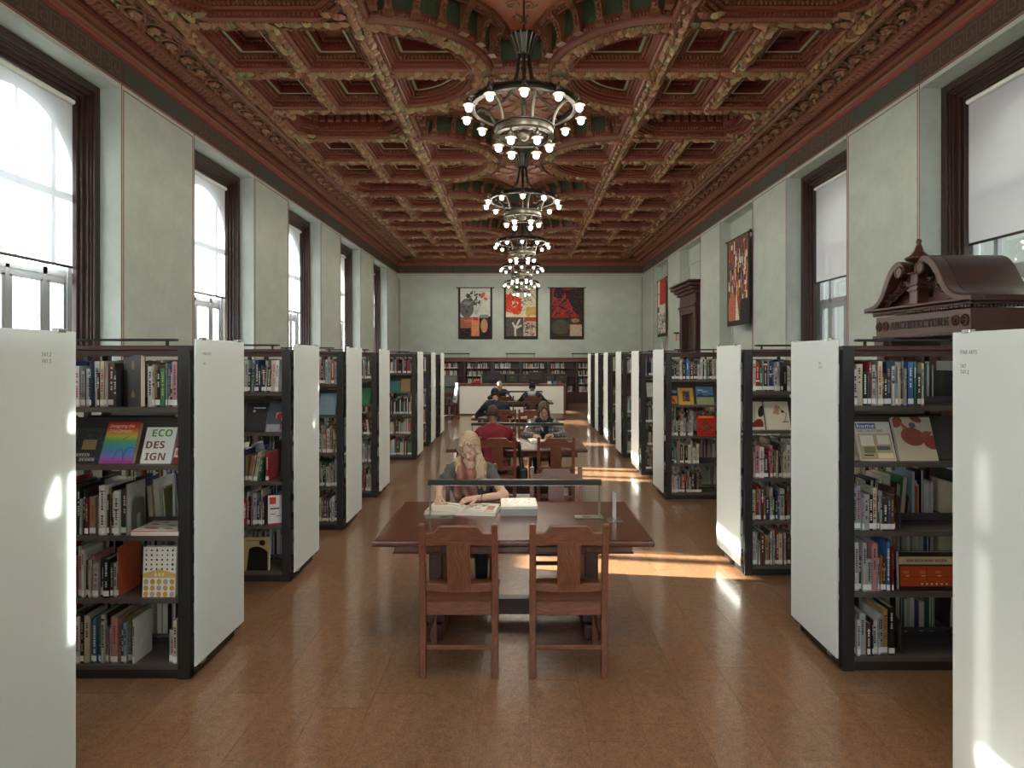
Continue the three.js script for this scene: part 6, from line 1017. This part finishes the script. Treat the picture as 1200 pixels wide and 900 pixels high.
function person(o) {
  const t = thing('person', o.label, 'person', [o.x, 0, -o.d], o.turn);
  const J = o.joints, skin = o.skin, fem = !!o.female, sw = fem ? 0.9 : 1.0;
  const H = new THREE.Matrix4().compose(V(...J.head), new THREE.Quaternion().setFromEuler(new THREE.Euler(o.pitch, o.yaw ?? 0, o.roll ?? 0, 'YXZ')), V(1, 1, 1)), Hi = H.clone().invert();
  const hv = V(), inHead = (x, y, z) => { hv.set(x, y, z).applyMatrix4(Hi); return [hv.x, hv.y, hv.z]; };
  const nk = V(0, -0.05, -0.022).applyMatrix4(H).toArray();
  const mid = (a, b, u) => a.map((v, i) => lerp(v, b[i], u));
  const torso = (g) => [capsule(J.pelvis, [0, lerp(J.pelvis[1], J.chest[1], 0.5), lerp(J.pelvis[2], J.chest[2], 0.5)], 0.135 * sw + g, 0.118 * sw + g), capsule([J.pelvis[0] - 0.07, J.pelvis[1], J.pelvis[2]], [J.pelvis[0] + 0.07, J.pelvis[1], J.pelvis[2]], 0.115 + g, 0.115 + g), capsule([J.chest[0] - 0.065, J.chest[1] - 0.08, J.chest[2]], [J.chest[0] + 0.065, J.chest[1] - 0.08, J.chest[2]], 0.118 * sw + g, 0.118 * sw + g), capsule([J.chest[0] - 0.085, J.chest[1], J.chest[2]], [J.chest[0] + 0.085, J.chest[1], J.chest[2]], 0.11 * sw + g, 0.11 * sw + g), capsule(mid(J.shL, J.shR, 0.12), mid(J.shL, J.shR, 0.88), 0.056 + g, 0.056 + g), capsule(mid(J.neck, J.chest, -0.1), mid(J.shL, J.neck, 0.08), 0.046 + g * 0.6, 0.046 + g), capsule(mid(J.neck, J.chest, -0.1), mid(J.shR, J.neck, 0.08), 0.046 + g * 0.6, 0.046 + g), capsule(J.neck, J.chest, 0.06 + g * 0.4, 0.10 + g)];
  const bust = fem ? (g) => [ellipsoid([J.chest[0] - 0.07, J.chest[1] - 0.07, J.chest[2] + 0.085], [0.065 + g, 0.06 + g, 0.055 + g]), ellipsoid([J.chest[0] + 0.07, J.chest[1] - 0.07, J.chest[2] + 0.085], [0.065 + g, 0.06 + g, 0.055 + g])] : () => [];
  const arms = (g, upto = 2) => [['shL', 'elL', 'wrL'], ['shR', 'elR', 'wrR']].flatMap(([a, b, c]) => upto >= 2 ? [capsule(J[a], J[b], 0.050 * sw + g, 0.041 * sw + g), capsule(J[b], J[c], 0.041 * sw + g, 0.027 + g * (upto > 2 ? 1 : 0.5))] : [capsule(J[a], mid(J[a], J[b], upto), 0.050 * sw + g, 0.052 * sw + g)]);
  const legs = (g) => [-1, 1].flatMap((e) => [capsule([J.pelvis[0] + e * 0.085, J.pelvis[1] - 0.02, J.pelvis[2]], [e * 0.12, 0.50, J.kneeZ], 0.088 + g, 0.060 + g), capsule([e * 0.12, 0.50, J.kneeZ], [e * 0.12, 0.09, J.kneeZ + (J.footZ ?? 0.0)], 0.058 + g, 0.040 + g)]);
  const lo = [-0.48, 0.0, -0.3], hi = [0.48, 1.45, 0.75];
  const neck = [capsule(J.neck, nk, 0.054 * sw, 0.050 * sw)];
  const bodyF = union([...torso(0), ...bust(0), ...arms(0), ...legs(0), ...neck], 0.03), parts = [surfaceNet(bodyF, lo, hi, 0.014, () => skin)];
  const hf = headShape(fem), headF = (x, y, z) => { const p = inHead(x, y, z); return hf(...p); }, hc = headColour(skin, o.lip ?? mixc(skin, [0.28, 0.07, 0.06], 0.6), o.browc ?? o.hairc ?? [0.05, 0.03, 0.02]);
  const hp = J.head, headNet = surfaceNet(hf, [-0.10, -0.135, -0.13], [0.10, 0.145, 0.13], o.fine ? 0.0036 : 0.006, hc); headNet.applyMatrix4(H); parts.push(headNet);
  for (const [w, e, n, s, c, f] of o.hands) { const h = handShape(w, f ?? V(...w).sub(V(...e)).toArray(), n, s, c); parts.push(surfaceNet(h.f, h.lo, h.hi, o.fine ? 0.0045 : 0.007, () => skin)); }
  part(t, 'body', parts.map((g) => g.toNonIndexed()), phys(rgb(1, 1, 1), 0.52, { vertexColors: true, sheen: 0.15, sheenColor: rgb(0.6, 0.4, 0.3) }));
  const cloth = (name, f, mat, box, colour, cell = 0.013) => part(t, name, surfaceNet(f, box?.[0] ?? lo, box?.[1] ?? hi, cell, colour), mat);
  const wrinkle = (x, y, z) => 0.004 * Math.sin(x * 31 + y * 23 + 3 * Math.sin(z * 19)) + 0.003 * Math.sin(y * 47 - z * 33 + 2 * Math.sin(x * 27));
  const top = union([...torso(0.014), ...bust(0.012), ...arms(o.sleeve >= 2 ? 0.013 : 0.010, o.sleeve)], 0.028), hem = o.hem ?? 0.50;
  cloth('top', (x, y, z) => Math.max(top(x, y, z) + wrinkle(x, y, z), hem - y, -(Math.hypot(x - J.neck[0], y - J.neck[1] - 0.045, z - J.neck[2] - 0.035) - (o.collar ?? 0.075))), o.topMat, undefined, o.topColour);
  cloth('trousers', ((f) => (x, y, z) => Math.max(f(x, y, z), y - 0.66, 0.10 - y))(union([...torso(0.010).slice(0, 2), ...legs(0.012)], 0.03)), o.trouserMat, [[-0.3, 0.05, -0.3], [0.3, 0.75, 0.75]], undefined, 0.016);
  for (const e of [-1, 1]) part(t, 'shoe', surfaceNet(union([capsule([e * 0.12, 0.045, J.kneeZ + (J.footZ ?? 0) - 0.04], [e * 0.125, 0.035, J.kneeZ + (J.footZ ?? 0) + 0.15], 0.044, 0.036), capsule([e * 0.12, 0.09, J.kneeZ + (J.footZ ?? 0)], [e * 0.12, 0.05, J.kneeZ + (J.footZ ?? 0)], 0.045, 0.046)], 0.02), [e * 0.12 - 0.09, -0.01, J.kneeZ + (J.footZ ?? 0) - 0.14], [e * 0.12 + 0.09, 0.17, J.kneeZ + (J.footZ ?? 0) + 0.25], 0.012), M.black);
  o.extra?.({ t, J, H, inHead, cloth, headF, hf });
  return t;
}
const fabric = (c, rough = 0.9) => std(rgb(...c), rough, { bumpMap: every(weaveTex, 0.06), bumpScale: 0.0012 });
const strand = (f, hs = 38) => (x, y, z) => f + 0;
function capHair(hf, thick, front, low, extra = () => -1) {       // hair that hugs the skull: above the hairline and behind the ears
  return (x, y, z) => { const d = hf(x, y, z) - thick - 0.0022 * Math.sin(Math.atan2(x, z + 0.02) * 38 + y * 30) ; const line = Math.max(z - front - Math.max(0, y - 0.06) * 1.1, low - y + Math.max(0, z) * 0.9); return Math.max(d, Math.min(line, 0.05), -(hf(x, y, z) + 0.012), extra(x, y, z)); };
}
function seated(lean, up = 0, o = {}) { return { pelvis: [0, 0.555, 0], chest: [0, 0.93 + up, 0.05 + lean * 0.7], neck: [0, 1.045 + up, 0.055 + lean], head: [0, 1.205 + up, 0.10 + lean * 1.3], shL: [0.165, 0.985 + up, 0.045 + lean * 0.9], shR: [-0.165, 0.985 + up, 0.045 + lean * 0.9], elL: [0.27, 0.80, 0.22], wrL: [0.12, 0.805, 0.45], elR: [-0.27, 0.80, 0.22], wrR: [-0.12, 0.805, 0.45], kneeZ: 0.44, ...o }; }

// the blonde reader, bent over the picture book
person({
  label: 'blonde reader in a grey t-shirt and brown scarf looking down at an open picture book', x: -0.455, d: 5.72, turn: 0, female: true, fine: true, skin: [0.66, 0.41, 0.30], lip: [0.50, 0.16, 0.14], browc: [0.28, 0.17, 0.09], hairc: [0.5, 0.36, 0.18],
  joints: seated(0.10, -0.01, { head: [0.0, 1.195, 0.20], chest: [0.0, 0.91, 0.12], neck: [0, 1.035, 0.135], shL: [0.168, 0.975, 0.12], shR: [-0.168, 0.975, 0.12], elL: [0.315, 0.812, 0.42], wrL: [0.095, 0.810, 0.52], elR: [-0.265, 0.845, 0.30], wrR: [-0.235, 0.812, 0.52] }), pitch: 0.62, yaw: -0.28, roll: 0.10, sleeve: 0.52, hem: 0.52, collar: 0.095,
  hands: [[[0.075, 0.812, 0.535], [0.315, 0.805, 0.42], [0, 1, 0.15], -1, 0.55, [-0.85, -0.02, 0.45]], [[-0.238, 0.822, 0.54], [-0.265, 0.86, 0.32], [-0.7, 0.7, 0.1], 1, 0.9, [0.1, -0.1, 1]]],
  topMat: fabric([0.085, 0.088, 0.092]), trouserMat: fabric([0.02, 0.022, 0.03]),
  extra: ({ t, J, H, hf, cloth }) => {
    const strandTone = (x, y, z) => { const s = 0.5 + 0.28 * Math.sin(x * 330 + 7 * Math.sin(y * 11 + x * 20) + z * 140) + 0.22 * Math.sin(x * 610 - z * 270 + 3 * Math.sin(y * 23)), q = 0.5 + 0.5 * Math.sin(x * 57 + z * 91 + y * 12); return mixc(mixc([0.27, 0.175, 0.10], [0.64, 0.49, 0.32], s), [0.44, 0.32, 0.195], q * 0.6); };
    const cap = capHair(hf, 0.016, 0.030, -0.055), swept = union([capsule([0.012, 0.122, 0.066], [-0.032, 0.098, 0.086], 0.012, 0.012), capsule([-0.032, 0.098, 0.086], [-0.066, 0.045, 0.076], 0.012, 0.014), capsule([-0.066, 0.045, 0.076], [-0.084, -0.05, 0.052], 0.014, 0.022), capsule([0.012, 0.122, 0.066], [0.050, 0.095, 0.072], 0.011, 0.012), capsule([0.050, 0.095, 0.072], [0.080, 0.01, 0.046], 0.012, 0.018), capsule([0.078, 0.01, 0.050], [0.086, -0.07, 0.035], 0.018, 0.024)], 0.02);
    const g1 = surfaceNet((x, y, z) => smin(cap(x, y, z), swept(x, y, z) + 0.0025 * Math.sin(x * 260 + y * 40), 0.015), [-0.14, -0.12, -0.15], [0.14, 0.17, 0.16], 0.005, strandTone).applyMatrix4(H);
    const Hp = (x, y, z) => V(x, y, z).applyMatrix4(H).toArray(), chain = (pts, rs) => pts.slice(1).map((p, i) => capsule(pts[i], p, rs[i], rs[i + 1]));
    const falls = union([...chain([Hp(0.082, -0.03, 0.03), [0.125, 1.04, 0.255], [0.115, 0.97, 0.275], [0.125, 0.90, 0.27], [0.135, 0.83, 0.262]], [0.022, 0.030, 0.034, 0.030, 0.014]), ...chain([Hp(0.075, -0.05, 0.045), [0.085, 1.03, 0.285], [0.08, 0.94, 0.295], [0.095, 0.85, 0.28]], [0.018, 0.022, 0.024, 0.010]), ...chain([Hp(-0.084, -0.03, 0.03), [-0.105, 1.05, 0.22], [-0.10, 0.99, 0.235], [-0.09, 0.93, 0.24]], [0.02, 0.026, 0.024, 0.010]), ...chain([Hp(0.0, -0.02, -0.095), [0.02, 1.08, 0.06], [0.03, 0.97, 0.02], [0.03, 0.86, 0.0]], [0.06, 0.075, 0.07, 0.04])], 0.02);
    const g2 = surfaceNet((x, y, z) => falls(x, y, z) + 0.0035 * Math.sin(x * 190 + z * 120 + 3 * Math.sin(y * 14)), [-0.22, 0.78, -0.14], [0.22, 1.3, 0.36], 0.008, strandTone);
    part(t, 'hair', [g1.toNonIndexed(), g2.toNonIndexed()], phys(rgb(1, 1, 1), 0.42, { vertexColors: true, sheen: 0.3, sheenColor: rgb(0.8, 0.6, 0.35) }), { label: 'long blonde hair' });
    const sc = union([...chain([[-0.085, 1.055, 0.10], [-0.095, 1.02, 0.20], [-0.045, 0.975, 0.265], [0.03, 0.96, 0.275], [0.085, 1.0, 0.225], [0.085, 1.055, 0.12]], [0.035, 0.042, 0.046, 0.046, 0.042, 0.035]), ...chain([[-0.06, 0.97, 0.262], [-0.085, 0.88, 0.27], [-0.095, 0.78, 0.25], [-0.09, 0.70, 0.22]], [0.04, 0.042, 0.044, 0.036]), ...chain([[0.02, 0.95, 0.275], [0.015, 0.86, 0.285], [0.025, 0.76, 0.25], [0.03, 0.68, 0.22]], [0.042, 0.046, 0.048, 0.036]), ...chain([[-0.03, 0.95, 0.265], [-0.035, 0.80, 0.26]], [0.03, 0.035])], 0.012);
    cloth('scarf', (x, y, z) => sc(x, y, z) + 0.005 * Math.sin(x * 120 + 2.5 * Math.sin(y * 17)), std(rgb(1, 1, 1), 0.9, { vertexColors: true }), [[-0.2, 0.62, 0.0], [0.2, 1.12, 0.36]], (x, y, z) => mixc([0.20, 0.075, 0.055], [0.34, 0.165, 0.12], 0.5 + 0.5 * Math.sin(x * 70 + y * 20)), 0.008);
    part(t, 'wristband', turned(new THREE.TorusGeometry(0.031, 0.004, 6, 18), 0, Math.PI / 2 - 0.4, 0, 0.135, 0.812, 0.505), std(rgb(0.10, 0.02, 0.02), 0.6));
  },
});
// the man in the dark red sweater, seen from behind
person({
  label: 'reader in a dark red sweater with a close shaved head, seen from behind', x: -0.36, d: 8.14, turn: Math.PI, skin: [0.14, 0.066, 0.038], hairc: [0.03, 0.02, 0.016],
  joints: seated(0.10, 0.02, { head: [0.02, 1.225, 0.24], shL: [0.185, 1.0, 0.13], shR: [-0.185, 1.0, 0.13], elL: [0.30, 0.80, 0.33], wrL: [0.10, 0.82, 0.56], elR: [-0.28, 0.80, 0.33], wrR: [-0.10, 0.815, 0.55] }), pitch: 0.35, sleeve: 3, collar: 0.068,
  hands: [[[0.09, 0.82, 0.57], [0.30, 0.80, 0.33], [0, 1, 0], -1, 0.6], [[-0.09, 0.815, 0.57], [-0.28, 0.80, 0.33], [0, 1, 0], 1, 0.6]], topMat: fabric([0.17, 0.010, 0.020]), trouserMat: fabric([0.015, 0.015, 0.018]),
  extra: ({ t, H, hf, cloth }) => { part(t, 'hair', surfaceNet(capHair(hf, 0.0025, 0.025, -0.035), [-0.12, -0.1, -0.13], [0.12, 0.15, 0.13], 0.006).applyMatrix4(H), std(rgb(0.062, 0.034, 0.023), 0.7)); part(t, 'collar', turned(new THREE.TorusGeometry(0.066, 0.014, 8, 22), Math.PI / 2 - 0.35, 0, 0, 0, 1.085, 0.165), fabric([0.02, 0.02, 0.045])); },
});
// the dark haired reader in a plaid shirt
person({
  label: 'dark haired reader in a grey plaid shirt holding an open book', x: 0.375, d: 9.98, turn: 0, female: true, fine: true, skin: [0.52, 0.28, 0.20], lip: [0.42, 0.13, 0.12], hairc: [0.05, 0.03, 0.02], browc: [0.06, 0.035, 0.02],
  joints: seated(0.14, -0.02, { head: [-0.01, 1.165, 0.26], chest: [0, 0.90, 0.14], neck: [0, 1.02, 0.16], shL: [0.175, 0.965, 0.14], shR: [-0.175, 0.965, 0.14], elL: [0.30, 0.80, 0.40], wrL: [0.13, 0.815, 0.62], elR: [-0.30, 0.80, 0.40], wrR: [-0.17, 0.815, 0.66] }), pitch: 0.60, sleeve: 3, collar: 0.09,
  hands: [[[0.115, 0.815, 0.64], [0.30, 0.80, 0.40], [0.2, 1, 0], -1, 0.7, [-0.8, 0.1, 0.6]], [[-0.165, 0.815, 0.68], [-0.30, 0.80, 0.40], [-0.3, 0.9, 0.1], 1, 0.8, [0.5, 0, 0.85]]],
  topMat: std(rgb(1, 1, 1), 0.9, { vertexColors: true }), topColour: (x, y, z) => { const a = Math.sin(x * 95 + z * 40) > 0.35, b = Math.sin(y * 100) > 0.35, inner = Math.abs(x) < 0.055 && z > 0.1 && y > 0.7; return inner ? [0.012, 0.012, 0.014] : a && b ? [0.045, 0.05, 0.055] : a || b ? [0.12, 0.125, 0.13] : [0.24, 0.245, 0.25]; }, trouserMat: fabric([0.012, 0.012, 0.015]),
  extra: ({ t, H, hf, cloth }) => {
    const chain = (pts, rs) => pts.slice(1).map((p, i) => capsule(pts[i], p, rs[i], rs[i + 1])), cap = capHair(hf, 0.017, 0.034, -0.05), sw = union([...chain([[0.0, 0.125, 0.06], [-0.05, 0.08, 0.085], [-0.078, 0.0, 0.05], [-0.082, -0.07, 0.03]], [0.016, 0.018, 0.02, 0.018]), ...chain([[0.0, 0.125, 0.06], [0.055, 0.08, 0.08], [0.08, 0.0, 0.045], [0.082, -0.07, 0.03]], [0.016, 0.018, 0.02, 0.018]), ellipsoid([0, 0.05, -0.10], [0.05, 0.05, 0.045])], 0.02);
    part(t, 'hair', surfaceNet((x, y, z) => smin(cap(x, y, z), sw(x, y, z), 0.015), [-0.14, -0.12, -0.17], [0.14, 0.17, 0.15], 0.006, (x, y, z) => mixc([0.045, 0.025, 0.015], [0.13, 0.075, 0.04], 0.5 + 0.5 * Math.sin(x * 150 + y * 30))).applyMatrix4(H), std(rgb(1, 1, 1), 0.45, { vertexColors: true }));
    const sc = union(chain([[-0.08, 1.04, 0.12], [-0.09, 1.0, 0.22], [-0.03, 0.96, 0.28], [0.05, 0.96, 0.28], [0.09, 1.0, 0.22], [0.08, 1.04, 0.12]], [0.036, 0.046, 0.05, 0.05, 0.046, 0.036]).concat(chain([[0, 0.95, 0.27], [0, 0.82, 0.27], [0, 0.72, 0.22]], [0.06, 0.07, 0.06])), 0.02);
    cloth('scarf', sc, fabric([0.010, 0.010, 0.012]), [[-0.2, 0.62, 0.02], [0.2, 1.12, 0.38]], undefined, 0.01);
  },
});
// the man in the navy cap
person({
  label: 'reader in a navy cap and navy jacket, seen from behind', x: -0.50, d: 12.42, turn: Math.PI + 0.1, skin: [0.42, 0.22, 0.15], hairc: [0.06, 0.04, 0.03],
  joints: seated(0.14, 0.04, { head: [0.0, 1.24, 0.27], shL: [0.20, 1.01, 0.15], shR: [-0.20, 1.01, 0.15], elL: [0.36, 0.81, 0.34], wrL: [0.14, 0.82, 0.56], elR: [-0.33, 0.81, 0.34], wrR: [-0.12, 0.82, 0.56] }), pitch: 0.35, sleeve: 3, collar: 0.068,
  hands: [[[0.12, 0.82, 0.57], [0.36, 0.81, 0.34], [0, 1, 0], -1, 0.6], [[-0.10, 0.82, 0.57], [-0.33, 0.81, 0.34], [0, 1, 0], 1, 0.6]], topMat: fabric([0.018, 0.022, 0.045]), trouserMat: fabric([0.015, 0.015, 0.02]),
  extra: ({ t, H, hf }) => { part(t, 'hair', surfaceNet(capHair(hf, 0.006, 0.02, -0.05), [-0.12, -0.1, -0.13], [0.12, 0.15, 0.13], 0.007).applyMatrix4(H), std(rgb(0.05, 0.033, 0.024), 0.8)); const c = part(t, 'cap', surfaceNet((x, y, z) => Math.max(hf(x, y, z) - 0.012, 0.028 - y), [-0.13, -0.02, -0.15], [0.13, 0.17, 0.13], 0.007).applyMatrix4(H), fabric([0.016, 0.020, 0.050])); part(c, 'visor', surfaceNet(ellipsoid([0, 0.045, 0.12], [0.075, 0.008, 0.075]), [-0.1, 0.0, 0.02], [0.1, 0.08, 0.22], 0.007).applyMatrix4(H), fabric([0.016, 0.020, 0.050])); },
});
// two readers at the last table
person({
  label: 'grey haired reader in black facing the room at the last table', x: -0.62, d: 18.62, turn: 0, skin: [0.46, 0.26, 0.18], hairc: [0.3, 0.3, 0.3],
  joints: seated(0.12, -0.01, { head: [0.0, 1.17, 0.25], elL: [0.31, 0.80, 0.36], wrL: [0.12, 0.815, 0.58], elR: [-0.31, 0.80, 0.36], wrR: [-0.12, 0.815, 0.58] }), pitch: 0.6, sleeve: 3, collar: 0.07,
  hands: [[[0.11, 0.815, 0.59], [0.31, 0.8, 0.36], [0, 1, 0], -1, 0.6], [[-0.11, 0.815, 0.59], [-0.31, 0.8, 0.36], [0, 1, 0], 1, 0.6]], topMat: fabric([0.012, 0.012, 0.016]), trouserMat: fabric([0.015, 0.015, 0.02]),
  extra: ({ t, H, hf }) => part(t, 'hair', surfaceNet(capHair(hf, 0.007, 0.022, -0.045), [-0.12, -0.1, -0.13], [0.12, 0.15, 0.13], 0.007).applyMatrix4(H), std(rgb(0.27, 0.27, 0.26), 0.8)),
});
person({
  label: 'black haired reader in a navy jacket with a grey hood, seen from behind', x: 0.30, d: 16.62, turn: Math.PI - 0.1, skin: [0.10, 0.05, 0.03], hairc: [0.01, 0.01, 0.01],
  joints: seated(0.10, 0.0, { head: [0.0, 1.19, 0.22], shL: [0.195, 0.98, 0.12], shR: [-0.195, 0.98, 0.12], elL: [0.35, 0.80, 0.32], wrL: [0.13, 0.815, 0.55], elR: [-0.35, 0.80, 0.32], wrR: [-0.13, 0.815, 0.55] }), pitch: 0.4, sleeve: 3, collar: 0.07,
  hands: [[[0.12, 0.815, 0.56], [0.35, 0.8, 0.32], [0, 1, 0], -1, 0.6], [[-0.12, 0.815, 0.56], [-0.35, 0.8, 0.32], [0, 1, 0], 1, 0.6]], topMat: fabric([0.016, 0.018, 0.042]), trouserMat: fabric([0.012, 0.012, 0.016]),
  extra: ({ t, H, hf }) => { part(t, 'hair', surfaceNet(capHair(hf, 0.010, 0.025, -0.05), [-0.12, -0.1, -0.13], [0.12, 0.15, 0.13], 0.007).applyMatrix4(H), std(rgb(0.008, 0.007, 0.007), 0.8)); part(t, 'hood', surfaceNet(union([capsule([-0.09, 1.045, 0.10], [0.09, 1.045, 0.10], 0.045, 0.045), capsule([-0.05, 1.0, 0.03], [0.05, 1.0, 0.03], 0.055, 0.055)], 0.03), [-0.2, 0.9, -0.08], [0.2, 1.15, 0.22], 0.01), fabric([0.42, 0.41, 0.38])); },
});

// ------------------------------------------------------------------ all remaining books, too many to be things of their own
{
  const g = merge(bulk); const m = new THREE.Mesh(g, std(rgb(1, 1, 1), 0.5, { vertexColors: true })); m.name = 'library_books';
  m.userData = { kind: 'stuff', label: 'remaining rows of books on all the shelves', category: 'books' }; scene.add(m);
}
shade(scene);
renderer.render(scene, camera);
